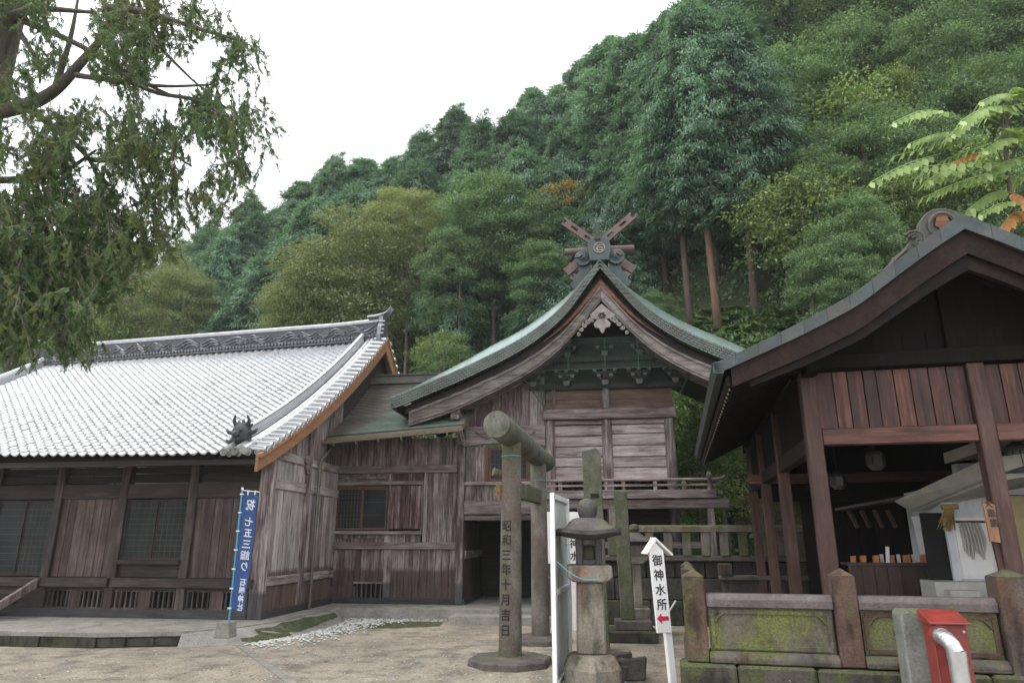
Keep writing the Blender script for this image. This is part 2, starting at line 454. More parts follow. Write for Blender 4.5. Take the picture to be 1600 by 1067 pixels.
# pavilion
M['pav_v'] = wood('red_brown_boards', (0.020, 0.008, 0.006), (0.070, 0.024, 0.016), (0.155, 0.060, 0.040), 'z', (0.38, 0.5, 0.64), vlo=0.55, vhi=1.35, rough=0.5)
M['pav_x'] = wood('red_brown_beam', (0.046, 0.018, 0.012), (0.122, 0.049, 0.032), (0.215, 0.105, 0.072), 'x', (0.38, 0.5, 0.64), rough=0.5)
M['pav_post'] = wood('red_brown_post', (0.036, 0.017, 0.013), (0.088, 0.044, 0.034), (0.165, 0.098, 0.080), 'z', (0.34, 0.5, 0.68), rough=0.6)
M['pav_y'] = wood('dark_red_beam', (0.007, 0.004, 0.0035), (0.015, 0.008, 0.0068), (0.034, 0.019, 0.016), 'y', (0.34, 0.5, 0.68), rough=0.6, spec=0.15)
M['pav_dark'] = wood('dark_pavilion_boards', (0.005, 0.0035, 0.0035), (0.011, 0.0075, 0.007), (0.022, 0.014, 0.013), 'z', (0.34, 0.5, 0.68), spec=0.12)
# roofs
def tile_mat():
    nt = NT('silver_grey_roof_tile')
    n1 = nt.noise(5, 5, 0.6); n2 = nt.noise(0.5, 4, 0.6)
    c = nt.ramp(n1, [(0.3, (0.54, 0.54, 0.56)), (0.7, (0.62, 0.62, 0.64))])
    c = nt.mix(nt.ramp(nt.noise(1.3, 6, 0.7, nt.map((1, .3, .3))), [(0.56, 0.0), (0.72, 0.55)]), c, (0.24, 0.24, 0.235))
    c = nt.mix(nt.ramp(n2, [(0.5, 0.0), (0.8, 0.25)]), c, (0.30, 0.30, 0.31))
    c = var(nt, c, 0.96, 1.03)
    return nt.principled(c, nt.ramp(n1, [(0.3, 0.28), (0.7, 0.36)]), 0.72, nt.bump(n1, 0.08, 0.01), 0.6)
M['tile'] = tile_mat()
M['tile_old'] = plain('lichened_tile', (0.27, 0.265, 0.25), 0.55, 0.15, 0.5, 9, 0.3, dirt=(0.07, 0.07, 0.055))
M['ridge'] = plain('grey_ridge_tile', (0.13, 0.13, 0.145), 0.40, 0.35, 0.35, 5, 0.15)
M['ridge_light'] = plain('pale_ridge_tile', (0.30, 0.30, 0.315), 0.38, 0.45, 0.3, 4, 0.12)
M['ridge_relief'] = plain('dark_relief_tile', (0.055, 0.055, 0.065), 0.5, 0.2, 0.45, 8, 0.25)
M['ogre'] = plain('blackened_ornament_tile', (0.045, 0.046, 0.048), 0.6, 0.1, 0.5, 14, 0.5)
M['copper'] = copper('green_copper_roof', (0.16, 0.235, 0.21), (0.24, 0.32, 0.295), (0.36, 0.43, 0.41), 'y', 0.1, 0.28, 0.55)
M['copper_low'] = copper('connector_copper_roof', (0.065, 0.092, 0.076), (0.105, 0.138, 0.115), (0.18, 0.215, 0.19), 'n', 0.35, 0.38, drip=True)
M['copper_edge'] = copper('copper_edge_plates', (0.070, 0.088, 0.076), (0.13, 0.15, 0.132), (0.21, 0.235, 0.21), 'n', 0.5)
M['copper_dark'] = copper('dark_copper', (0.020, 0.028, 0.028), (0.042, 0.057, 0.056), (0.11, 0.15, 0.145), 'n', 0.5)
M['copper_brown'] = copper('brown_copper', (0.070, 0.040, 0.034), (0.105, 0.062, 0.053), (0.16, 0.11, 0.098), 'n', 0.2)
M['gutter'] = plain('olive_gutter', (0.16, 0.13, 0.095), 0.5, 0.2, 0.3, 5)
M['pipe'] = plain('brown_drain_pipe', (0.095, 0.070, 0.052), 0.45, 0.1, 0.3, 4)
# stone
M['torii'] = stone('torii_granite', (0.115, 0.10, 0.085), (0.215, 0.195, 0.17), (0.085, 0.090, 0.050), 0.38, 0.35, streak=0.4, up=0.1, red=(0.115, 0.088, 0.070))
M['torii_moss'] = stone('mossy_torii_beam', (0.07, 0.066, 0.055), (0.19, 0.18, 0.155), (0.088, 0.096, 0.052), 0.55, 0.6, streak=0.6, up=0.12)
M['moss_post'] = stone('mossy_pillar', (0.07, 0.066, 0.052), (0.18, 0.17, 0.14), (0.088, 0.098, 0.044), 0.66, 0.4, streak=0.45, up=0.1)
M['lantern'] = stone('lantern_granite', (0.19, 0.165, 0.130), (0.33, 0.30, 0.25), (0.11, 0.11, 0.06), 0.15, 0.2, streak=0.75, up=0.08, red=(0.22, 0.13, 0.09))
M['lantern_dark'] = stone('dark_lantern_stone', (0.048, 0.044, 0.042), (0.115, 0.105, 0.10), (0.115, 0.115, 0.050), 0.22, 0.3, streak=0.3, up=0.08)
M['fence'] = stone('fence_stone', (0.035, 0.030, 0.026), (0.135, 0.118, 0.102), (0.075, 0.085, 0.030), 0.34, 0.15, streak=0.95, up=0.10, red=(0.10, 0.050, 0.034))
M['fence_red'] = stone('red_fence_stone', (0.060, 0.033, 0.026), (0.125, 0.078, 0.060), (0.085, 0.095, 0.035), 0.36, 0.12, streak=0.8, up=0.08)
M['fence_moss'] = stone('mossy_carved_panel', (0.055, 0.048, 0.036), (0.16, 0.145, 0.11), (0.125, 0.135, 0.042), 0.58, 0.12, streak=0.85, up=0.1)
M['fence_top'] = stone('wet_stone_rail', (0.075, 0.058, 0.056), (0.145, 0.12, 0.118), (0.085, 0.095, 0.035), 0.10, 0.12, streak=0.35, rough=0.38, up=0.02)
M['wall_stone'] = stone('dark_retaining_stone', (0.030, 0.028, 0.026), (0.085, 0.076, 0.068), (0.05, 0.06, 0.025), 0.22, 0.5, streak=0.7, red=(0.10, 0.06, 0.045))
M['rail_stone'] = stone('balustrade_stone', (0.13, 0.11, 0.09), (0.26, 0.23, 0.195), (0.10, 0.115, 0.04), 0.30, 0.3, streak=0.5, red=(0.13, 0.085, 0.06))
M['plinth'] = stone('plinth_stone', (0.075, 0.062, 0.056), (0.155, 0.135, 0.122), (0.07, 0.080, 0.03), 0.18, 0.35, streak=0.4, up=0.06)
M['concrete'] = stone('worn_concrete', (0.20, 0.185, 0.165), (0.33, 0.31, 0.285), (0.12, 0.115, 0.06), 0.10, 0.15, streak=0.12, up=0.08)
M['concrete_block'] = stone('grey_block', (0.20, 0.19, 0.165), (0.29, 0.275, 0.24), None, 0, 0.1, streak=0.2)
M['mossy_kerb'] = stone('mossy_kerb', (0.030, 0.027, 0.021), (0.085, 0.076, 0.060), (0.050, 0.058, 0.020), 0.40, 0.3, streak=0.8, up=0.12)
M['fence_base'] = stone('blackened_base_stone', (0.022, 0.020, 0.017), (0.105, 0.092, 0.078), (0.065, 0.074, 0.024), 0.44, 0.12, streak=0.9, up=0.12)
M['greystone'] = stone('green_grey_post_stone', (0.125, 0.130, 0.115), (0.215, 0.22, 0.20), (0.10, 0.12, 0.05), 0.18, 0.3, streak=0.45)
# odds and ends
M['white'] = plain('white_painted_board', (0.78, 0.76, 0.75), 0.5, 0, 0.06, 3, 0.05, dirt=(0.60, 0.58, 0.54))
M['frame_white'] = plain('white_enamel_frame', (0.74, 0.74, 0.75), 0.4, 0.0, 0.10, 4, 0.05)
M['sheet'] = plain('grey_green_sheet', (0.62, 0.64, 0.62), 0.45, 0.1, 0.15, 2, 0.05, dirt=(0.20, 0.22, 0.10))
M['black'] = plain('black_paint', (0.018, 0.016, 0.018), 0.5, 0, 0.1)
M['red_ink'] = plain('red_paint', (0.55, 0.03, 0.06), 0.5, 0, 0.1)
M['ink_carved'] = plain('carved_letter', (0.014, 0.011, 0.010), 0.9, 0, 0.2)
M['blue'] = plain('blue_banner_cloth', (0.025, 0.062, 0.19), 0.8, 0, 0.15, 3, 0.1)
M['banner_white'] = plain('white_banner_print', (0.55, 0.58, 0.66), 0.8, 0, 0.1)
M['pole'] = plain('cyan_plastic_pole', (0.04, 0.24, 0.36), 0.35, 0, 0.1)
M['plastic_white'] = plain('white_plastic', (0.62, 0.62, 0.62), 0.4, 0, 0.1)
M['red_box'] = plain('red_enamel', (0.215, 0.028, 0.022), 0.45, 0, 0.4, 4, 0.08, dirt=(0.12, 0.035, 0.028))
def duct_mat():
    nt = NT('galvanised_duct'); n1 = nt.noise(6, 5, 0.65, nt.map((1, 1, .3)))
    return nt.principled(nt.ramp(n1, [(0.3, (0.36, 0.36, 0.36)), (0.7, (0.66, 0.66, 0.66))]), nt.ramp(n1, [(0.3, 0.42), (0.7, 0.28)]), 0.85, nt.bump(n1, 0.25, 0.01), 0.5)
M['duct'] = duct_mat()
M['plaster'] = plain('white_plaster', (0.60, 0.62, 0.66), 0.8, 0, 0.14, 2, 0.1, dirt=(0.42, 0.43, 0.45))
M['plaster_yellow'] = plain('ochre_plaster', (0.46, 0.36, 0.19), 0.85, 0, 0.2, 3, 0.15)
M['cream'] = plain('cream_painted_eave', (0.46, 0.445, 0.40), 0.65, 0, 0.2, 4, 0.1, dirt=(0.30, 0.29, 0.26))
M['straw'] = plain('rice_straw', (0.33, 0.22, 0.075), 0.9, 0, 0.4, 20, 0.5)
M['orange'] = plain('orange_offering_box', (0.42, 0.165, 0.045), 0.55, 0, 0.15)
M['brown_panel'] = wood('brown_counter', (0.045, 0.026, 0.020), (0.085, 0.052, 0.042), (0.12, 0.078, 0.065), 'z', (0.3, 0.5, 0.7), rough=0.5)
M['plaque'] = wood('varnished_plaque', (0.20, 0.095, 0.05), (0.29, 0.15, 0.085), (0.36, 0.2, 0.12), 'z', (0.3, 0.5, 0.7))
M['wire'] = plain('green_wire', (0.035, 0.085, 0.062), 0.5, 0.2, 0.15)
M['wire_dark'] = plain('green_net_wire', (0.05, 0.11, 0.085), 0.55, 0.1, 0.15)
M['rope_cyan'] = plain('cyan_cord', (0.08, 0.40, 0.42), 0.6, 0, 0.1)
M['lamp_glass'] = plain('milky_lamp_glass', (0.11, 0.112, 0.11), 0.3, 0, 0.1)
def glass_mat():
    nt = NT('old_window_glass'); n1 = nt.noise(1.6, 4)
    return nt.principled(nt.ramp(n1, [(0.3, (0.014, 0.017, 0.017)), (0.7, (0.028, 0.034, 0.034))]), 0.35, 0, nt.bump(n1, 0.05, 0.01), 0.12)
M['glass'] = glass_mat()
M['void'] = plain('unlit_interior', (0.012, 0.011, 0.011), 0.95, 0, 0.1)
M['bars'] = wood('window_bars', (0.055, 0.043, 0.038), (0.095, 0.077, 0.071), (0.15, 0.13, 0.12), 'z', (0.3, 0.5, 0.7))
M['redframe'] = wood('red_window_frame', (0.070, 0.030, 0.022), (0.12, 0.055, 0.042), (0.19, 0.11, 0.092), 'z', (0.3, 0.5, 0.7))
# ground
def gravel_mat():
    nt = NT('beige_gravel_yard')
    n1 = nt.noise(0.45, 6, 0.62); n2 = nt.noise(1.6, 6, 0.65, nt.map(loc=(4, 2, 0)))
    vo = nt.n('ShaderNodeTexVoronoi', {'Vector': nt.tc(), 'Scale': 38.0})
    n3 = nt.noise(70, 3, 0.7)
    c = nt.ramp(n1, [(0.32, (0.22, 0.19, 0.152)), (0.5, (0.315, 0.272, 0.212)), (0.7, (0.365, 0.315, 0.245))])
    c = nt.mix(nt.ramp(n2, [(0.46, 0.0), (0.62, 0.85)]), c, (0.150, 0.134, 0.113))
    c = nt.mix(nt.ramp(nt.noise(0.8, 5, 0.7, nt.map((1, .22, 1), loc=(8, 1, 0), rot=(0, 0, -.3))), [(0.5, 0.0), (0.62, 0.5)]), c, (0.42, 0.36, 0.27))
    c = nt.mix(1.0, c, nt.ramp(nt.sep(vo.outputs['Color'])[0], [(0.0, 0.72), (0.5, 0.98), (1.0, 1.22)]), 'MULTIPLY')
    c = nt.mix(1.0, c, nt.ramp(n3, [(0.3, 0.8), (0.7, 1.12)]), 'MULTIPLY')
    h = nt.math('ADD', nt.math('MULTIPLY', vo.outputs['Distance'], -1.0), n3)
    return nt.principled(c, 0.9, 0, nt.bump(h, 0.7, 0.02), 0.25)
M['gravel'] = gravel_mat()
M['moss'] = stone('ground_moss', (0.10, 0.092, 0.068), (0.17, 0.155, 0.12), (0.048, 0.060, 0.016), 0.60, 0.0, rough=0.95, scale=2, up=0.1)
M['pebble'] = plain('white_pebble', (0.50, 0.49, 0.46), 0.7, 0, 0.35, 9, 0.2)
M['soil'] = stone('forest_floor', (0.045, 0.035, 0.022), (0.10, 0.080, 0.052), (0.042, 0.062, 0.022), 0.45, 0.0, rough=0.95, scale=0.4)
# plants
M['cypress'] = leaf('cypress_sprays', (0.058, 0.112, 0.072), (0.112, 0.20, 0.128), (0.20, 0.30, 0.195), 0.32, 0.28)
M['cypress_near'] = leaf('hinoki_sprays', (0.040, 0.075, 0.035), (0.085, 0.145, 0.065), (0.16, 0.20, 0.075), 0.45, 0.0, hue=(0.135, 0.125, 0.036))
M['broad'] = leaf('broad_leaves', (0.065, 0.118, 0.056), (0.128, 0.205, 0.10), (0.215, 0.29, 0.15), 0.35, 0.22)
M['olive'] = leaf('olive_leaves', (0.12, 0.15, 0.060), (0.20, 0.23, 0.098), (0.285, 0.31, 0.145), 0.3, 0.18)
M['lime'] = leaf('lime_leaves', (0.085, 0.140, 0.050), (0.17, 0.25, 0.085), (0.32, 0.39, 0.16), 0.4, 0.15)
M['autumn'] = leaf('autumn_leaves', (0.16, 0.12, 0.035), (0.30, 0.20, 0.050), (0.42, 0.26, 0.07), 0.4, 0.1)
M['brownleaf'] = leaf('russet_leaves', (0.085, 0.060, 0.030), (0.155, 0.120, 0.055), (0.22, 0.17, 0.075), 0.3, 0.1)
M['frond'] = leaf('pinnate_leaflets', (0.17, 0.25, 0.080), (0.28, 0.37, 0.14), (0.44, 0.52, 0.27), 0.45, 0.12)
M['frond_red'] = leaf('turning_leaflets', (0.36, 0.15, 0.06), (0.45, 0.24, 0.09), (0.42, 0.37, 0.14), 0.4, 0.1)
M['fern'] = leaf('fern_fronds', (0.06, 0.12, 0.03), (0.12, 0.21, 0.05), (0.2, 0.3, 0.08), 0.35, 0.15)
M['bark'] = bark('cypress_bark', (0.055, 0.040, 0.032), (0.14, 0.105, 0.085))
M['bark_red'] = bark('red_cedar_bark', (0.10, 0.060, 0.042), (0.22, 0.14, 0.10))
M['bark_near'] = bark('old_hinoki_bark', (0.050, 0.042, 0.036), (0.145, 0.125, 0.105), (0.075, 0.078, 0.035))
M['twig'] = bark('twig_bark', (0.075, 0.062, 0.050), (0.17, 0.14, 0.115))
# ------------------------------------------------------------------ shared builders for timber walls
def planks(th, s0, s1, z0, z1, t, n, mat, vertical=True, gap=0.011, depth=0.03, parent=None, axis='x', jit=0.011, name='plank', r=0.004):
    """boards side by side, each one an object; axis 'x': wall along x at y=t facing -y; axis 'y': wall along y at x=t facing +x"""
    out = []
    L = (s1 - s0) if vertical else (z1 - z0)
    ws = [random.uniform(0.8, 1.2) for _ in range(n)]; k = L / sum(ws); p = s0 if vertical else z0
    for wd in ws:
        q = p + wd * k; j = random.uniform(0, jit)
        a, b, c, d = (p + gap / 2, q - gap / 2, z0, z1) if vertical else (s0, s1, p + gap / 2, q - gap / 2)
        mb = MB()
        if axis == 'x':                                    # front face with chamfered long edges
            if vertical: mb.prism([(a, t + depth), (a, t + j + r), (a + r, t + j), (b - r, t + j), (b, t + j + r), (b, t + depth)], c, d, 'z')
            else: mb.prism([(t + depth, c), (t + j + r, c), (t + j, c + r), (t + j, d - r), (t + j + r, d), (t + depth, d)], a, b, 'x')
        else:
            if vertical: mb.prism([(t - depth, a), (t - j - r, a), (t - j, a + r), (t - j, b - r), (t - j - r, b), (t - depth, b)], c, d, 'z')
            else: mb.box(t - depth, t - j, a, b, c, d)
        out.append(th.part(name, mb, mat, parent)); p = q
    return out

def lattice_window(th, s0, s1, z0, z1, t, nx, nz, frame_mat, bar_mat, sashes=2, name='window', fw=0.045, cols=None):
    """sliding sashes with glass and thin bars; window > sash frame, pane, glazing bars"""
    mb = MB()
    mb.box(s0, s1, t - 0.02, t + 0.06, z0 - fw, z0); mb.box(s0, s1, t - 0.02, t + 0.06, z1, z1 + fw)
    mb.box(s0 - fw, s0, t - 0.02, t + 0.06, z0 - fw, z1 + fw); mb.box(s1, s1 + fw, t - 0.02, t + 0.06, z0 - fw, z1 + fw)
    win = th.part(name, mb, frame_mat, bevel=0.005)
    wd = (s1 - s0) / sashes
    for i in range(sashes):
        a, b = s0 + i * wd, s0 + (i + 1) * wd; y = t + 0.006 + (0.028 if i % 2 else 0)
        f = 0.035; sb = MB()
        sb.box(a, a + f, y, y + 0.024, z0, z1); sb.box(b - f, b, y, y + 0.024, z0, z1)
        sb.box(a + f, b - f, y, y + 0.024, z0, z0 + f); sb.box(a + f, b - f, y, y + 0.024, z1 - f, z1)
        th.part('sash', sb, frame_mat, win)
        nxx, nzz = cols[i] if cols else (nx, nz)
        gb = MB()
        for k in range(1, nxx): x = lerp(a + f, b - f, k / nxx); gb.box(x - 0.006, x + 0.006, y + 0.004, y + 0.012, z0 + f, z1 - f)
        for k in range(1, nzz): z = lerp(z0 + f, z1 - f, k / nzz); gb.box(a + f, b - f, y + 0.0045, y + 0.0125, z - 0.005, z + 0.005)
        if gb.v: th.part('glazing_bars', gb, bar_mat, win)
        th.part('pane', MB().box(a + f, b - f, y + 0.014, y + 0.018, z0 + f, z1 - f), M['glass'], win)
    return win

# ------------------------------------------------------------------ A: the worship hall on the left
C0 = on_z(398, 968, 0.3)
A = Frame(C0, 8)
PZ = 0.3                                                    # platform top
hall = Thing('worship_hall', 'long wooden worship hall with a silvery tiled roof and latticed windows', 'shrine hall', A, (0, 0, PZ))
posts = [-0.10, -2.05, -4.02, -5.93, -7.85, -9.8, -11.75, -13.7]
PW = 0.115
for i, s in enumerate(posts):
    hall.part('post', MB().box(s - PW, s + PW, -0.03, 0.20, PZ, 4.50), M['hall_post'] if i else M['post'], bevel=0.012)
HALL_L = -13.8
# long beams
hall.part('ground_sill', MB().box(HALL_L, -0.21, -0.06, 0.16, PZ, 0.50), M['sill'], bevel=0.012)
for i in range(len(posts) - 1):
    b, a = posts[i] - PW, posts[i + 1] + PW
    m = i
    # wall plate panel under the eave, lintel, floor rail
    planks(hall, a, b, 3.62, 4.28, 0.06, 3, M['eave_dark'], False)
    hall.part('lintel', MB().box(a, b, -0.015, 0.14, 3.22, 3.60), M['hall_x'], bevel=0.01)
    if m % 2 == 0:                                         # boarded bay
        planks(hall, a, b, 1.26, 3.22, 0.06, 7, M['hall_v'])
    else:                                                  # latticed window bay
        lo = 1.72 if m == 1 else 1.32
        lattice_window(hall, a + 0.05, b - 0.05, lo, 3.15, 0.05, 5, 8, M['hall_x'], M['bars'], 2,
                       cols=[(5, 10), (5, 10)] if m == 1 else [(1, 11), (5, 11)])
        if m == 1:
            hall.part('window_sill', MB().box(a - 0.02, b + 0.02, -0.10, 0.12, 1.575, 1.675), M['hall_x'], bevel=0.008)
            planks(hall, a, b, 1.26, 1.575, 0.06, 1, M['hall_x'], False)
    # floor rail and the ventilation grille under it
    if i < 3:
        hall.part('floor_rail', MB().box(a - 0.10, b + 0.10, -0.13 if m != 1 else -0.07, -0.035, 1.02, 1.24), M['hall_x'], bevel=0.012)
        hall.part('under_rail', MB().box(a, b, 0.0, 0.14, 0.95, 1.25), M['hall_x'])
        mid = (a + b) / 2
        for half in (0, 1):
            g = MB(); h0, h1 = (a, mid - 0.17) if half == 0 else (mid + 0.17, b)
            for k in range(5): x = lerp(h0 + 0.07, h1 - 0.07, k / 4); g.box(x - 0.022, x + 0.022, 0.03, 0.075, 0.53, 0.92)
            g.box(h0, h1, 0.025, 0.08, 0.50, 0.535); g.box(h0, h1, 0.025, 0.08, 0.915, 0.95)
            hall.part('vent_grille', g, M['hall_post'])
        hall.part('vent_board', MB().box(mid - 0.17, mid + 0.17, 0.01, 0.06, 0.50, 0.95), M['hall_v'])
        hall.part('vent_back', MB().box(a, b, 0.30, 0.32, 0.50, 0.95), M['void'])
    else:
        hall.part('floor_rail', MB().box(a - 0.10, b + 0.10, -0.10, -0.035, 1.02, 1.24), M['hall_x'], bevel=0.012)
        hall.part('under_rail', MB().box(a, b, 0.0, 0.14, 0.50, 1.25), M['hall_x'])
# steps with a slanting cheek board before the fourth bay
st = Thing('wooden_steps', 'short wooden steps with a slanting cheek board before the hall door', 'steps', A, (-6.9, -0.8, PZ))
st.part('cheek_board', MB().prism([(-0.10, 1.22), (-0.10, 0.98), (-1.62, PZ + .002), (-1.80, PZ + .002), (-1.80, PZ + 0.10)], -6.10, -6.00, 'x'), M['wall_v2'], bevel=0.01)
for k in range(3):
    st.part('tread', MB().box(-8.6, -6.11, -1.25 + k * 0.38, -0.90 + k * 0.38, 0.42 + k * 0.22, 0.48 + k * 0.22), M['hall_x'], bevel=0.008)
# side wall, facing right
def roof_under(t): w = (t + 1.25) / 8.8; return 4.13 + 5.49 * (0.74 * w + 0.26 * w * w) - 0.22
hall.part('post', MB().box(0.02, 0.16, -0.035, 0.12, PZ, 4.55), M['post'], label='corner post bleached grey on its side face', bevel=0.012)
for t0, t1 in ((0.125, 1.98), (2.22, 4.42)):
    planks(hall, t0, t1, 1.28, 3.45, 0.10, 6 if t0 < 1 else 7, M['wall_side'], axis='y')
    planks(hall, t0, t1, 3.70, 4.20, 0.10, 5, M['wall_side'], axis='y')
    planks(hall, t0, t1, 0.48, 1.06, 0.10, 8, M['wall_side'], axis='y')
    hall.part('side_rail', MB().box(0.02, 0.145, t0, t1, 1.06, 1.28), M['beam_y'], bevel=0.012)
    hall.part('side_lintel', MB().box(0.02, 0.135, t0, t1, 3.45, 3.70), M['beam_y'], bevel=0.012)
    hall.part('side_tie_beam', MB().box(0.02, 0.135, t0, t1, 4.20, 4.44), M['beam_y'], bevel=0.012)
    hall.part('side_sill', MB().box(0.0, 0.17, t0 - .12, t1 + .1, PZ, 0.48), M['sill'], bevel=0.012)
    for k in range(6):
        ta, tb_ = lerp(t0, t1, k / 6), lerp(t0, t1, (k + 1) / 6) - .006
        hall.part('plank', MB().prism([(ta, 4.445), (tb_, 4.445), (tb_, roof_under(tb_)), (ta, roof_under(ta))], 0.06, 0.10 - random.uniform(0, .008), 'x'), M['wall_v2'])
hall.part('post', MB().box(0.02, 0.17, 1.98, 2.22, PZ, 5.35), M['post_up'], bevel=0.012)
# carved bracket end on the side wall
hall.part('bracket_nose', MB().prism([(1.70, 4.50), (1.70, 4.28), (1.80, 4.20), (1.86, 4.02), (2.0, 3.96), (2.0, 4.50)], 0.14, 0.185, 'x'), M['beam_y'])
# drain pipe on the side wall
dp = MB().tube([(0.26, 2.55, PZ), (0.26, 2.55, 4.30), (0.26, 2.62, 4.42), (0.30, 3.2, 4.86)], 0.045, 8)
pipe = hall.part('drain_pipe', dp, M['pipe'], smooth=40)
for z in (1.4, 3.0):
    hall.part('pipe_clip', MB().lathe((0.26, 2.55, z), [(0.052, 0), (0.052, 0.035)], 8), M['pipe'], pipe)

# ---- roof surface
T_EAVE, T_RIDGE = -1.25, 7.55
S_R, S_L = 0.42, -14.9
def ze(s): return lerp(4.13, 4.30, (S_R - s) / 15.0)
def zr(s): return lerp(9.62, 9.12, (S_R - s) / 15.0) + 0.10 * max(0, 1 - (S_R - s) / 2.5) ** 2
def rf(s, w, dz=0.0):
    f = 0.74 * w + 0.26 * w * w
    flare = 0.10 * max(0, 1 - (S_R - s) / 3.0) ** 2 * (1 - w) ** 3
    return Vector((s, lerp(T_EAVE, T_RIDGE, w), lerp(ze(s), zr(s), f) + flare + dz))
def rn(s, w):
    d = rf(s, min(1, w + .01)) - rf(s, w - .01); return Vector((0, -d.z, d.y)).normalized(), d.normalized()
# roof deck with a soffit
deck = MB()
n = 24
prof = [rf(-7, i / n) for i in range(n + 1)]
def rfd(u, v):
    s = lerp(S_L, 0.36, u); p = rf(s, v, -0.10); return p
deck.grid(rfd, 20, 16)
deck.grid(lambda u, v: rfd(u, v) + Vector((0, 0, -0.07)), 20, 16)
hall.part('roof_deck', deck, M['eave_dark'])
back = MB(); back.grid(lambda u, v: (lerp(S_L, 0.40, u), 2 * T_RIDGE - rf(0.4, v).y, rf(lerp(S_L, .4, u), v).z - 0.05), 12, 12)
hall.part('back_slope', back, M['tile'])
hall.part('eave_fascia', MB().box(S_L, 0.30, T_EAVE + 0.02, T_EAVE + 0.10, 3.93, 4.06), M['eave_dark'])
# eave rafters: the row of square ends under the eave
rb = MB(); rb.bar((0, T_EAVE + 0.42, 3.98), (0, 0.1, 4.40), 0.075, 0.085)
rme = rb.mesh('rafter'); rme.materials.append(M['hall_x'])
for k in range(52):
    s = 0.1 - k * 0.215
    hall.inst('rafter', rme, (s, 0, 0.08))
hall.part('eave_plate', MB().box(S_L, 0.10, -0.20, 0.10, 4.28, 4.50), M['eave_dark'])
# ---- pantiles: one S-shaped tile mesh
TW, TL = 0.272, 0.262
def tile_mesh():
    mb = MB(); xs = [-0.5, -0.36, -0.2, -0.02, 0.16, 0.30, 0.42, 0.5]
    zs = [0.062, 0.048, 0.018, 0.004, 0.006, 0.026, 0.055, 0.066]
    w, L = TW * 1.04, TL * 1.22
    top = [(x * w, 0.0, z + 0.042) for x, z in zip(xs, zs)]; bk = [(x * w, L, z) for x, z in zip(xs, zs)]
    lip = [(x * w, 0.0, z + 0.004) for x, z in zip(xs, zs)]
    k = len(xs)
    # front edge bows out in the pan
    top = [(p[0], -0.030 * math.sin(math.pi * i / (k - 1)), p[2]) for i, p in enumerate(top)]
    lip = [(p[0], -0.026 * math.sin(math.pi * i / (k - 1)), p[2]) for i, p in enumerate(lip)]
    mb.add(top + bk + lip, [(i, i + 1, k + i + 1, k + i) for i in range(k - 1)] + [(2 * k + i, 2 * k + i + 1, i + 1, i) for i in range(k - 1)])
    return mb
tmb = tile_mesh(); tme = tmb.mesh('tile'); tme.shade_smooth(); tme.set_sharp_from_angle(angle=math.radians(50)); tme.materials.append(M['tile'])
slope_len = sum((rf(-7, (i + 1) / 60) - rf(-7, i / 60)).length for i in range(60))
NR = int(slope_len / TL)
# w at equal lengths along the slope
ws = [0.0]; acc = 0.0
for i in range(600):
    acc += (rf(-7, (i + 1) / 600) - rf(-7, i / 600)).length
    while len(ws) <= NR and acc >= len(ws) * TL: ws.append((i + 1) / 600)
spots = []
NC = int((S_R - 0.62 - S_L - 0.3) / TW)
for c in range(NC):
    s = S_R - 0.98 - c * TW
    for r in range(NR):
        w = ws[r]
        if w > 0.965: continue
        p = rf(s, w); spots.append((r, c, s, w, p))
# the 300 that show largest: the lowest rows in view
inview = sorted([q for q in spots if q[2] > -7.4], key=lambda q: (q[0], q[1]))
single_set = set((q[0], q[1]) for q in inview[:300])
restmb = MB()
for r, c, s, w, p in spots:
    nn, d = rn(s, max(w, 0.01)); pitch = math.atan2(d.z, d.y)
    yaw = random.gauss(0, 0.006); jz = random.uniform(-0.003, 0.004)
    Mx = Matrix.Rotation(pitch + random.gauss(0, 0.0035), 3, 'X') @ Matrix.Rotation(yaw, 3, 'Z')
    q = p + Vector((random.gauss(0, .003), 0, jz))
    if (r, c) in single_set:
        hall.inst('tile', tme, q, Mx)
    else:
        restmb.add([Mx @ Vector(v) + q for v in tmb.v], tmb.f)
hall.part('tile_field', restmb, M['tile'], smooth=50, kind='stuff')
# ---- main ridge: stacked courses, carved band, cap
def ridge_path(s0, s1, dz, n=24): return [Vector((lerp(s0, s1, i / n), T_RIDGE, zr(lerp(s0, s1, i / n)) + dz)) for i in range(n + 1)]
RS0, RS1 = S_L + 0.55, S_R - 0.30
for k, (z, hw, m) in enumerate(((-0.12, 0.36, 'ridge'), (0.0, 0.31, 'ridge_relief'), (0.56, 0.33, 'ridge_light'), (0.63, 0.27, 'ridge_light'))):
    h = (0.11, 0.56, 0.07, 0.05)[k]
    pr = [(-hw, 0), (hw, 0), (hw, h), (-hw, h)]
    hall.part(('ridge_base', 'ridge_band', 'ridge_course', 'ridge_course')[k], MB().sweep(ridge_path(RS0, RS1, z), [(a, b) for a, b in pr], (0, 1, 0)), M[m])
hall.part('ridge_cap', MB().tube(ridge_path(RS0, RS1 + 0.05, 0.72), 0.105, 8), M['ridge_light'], smooth=40)
# small round tile ends along the foot of the ridge
eb = MB()
x = RS0
while x < RS1:
    eb.tube([(x, T_RIDGE - 0.44, zr(x) + 0.00), (x, T_RIDGE - 0.30, zr(x) + 0.01)], 0.055, 6); x += 0.135
hall.part('ridge_foot_tiles', eb, M['ridge'], smooth=40)
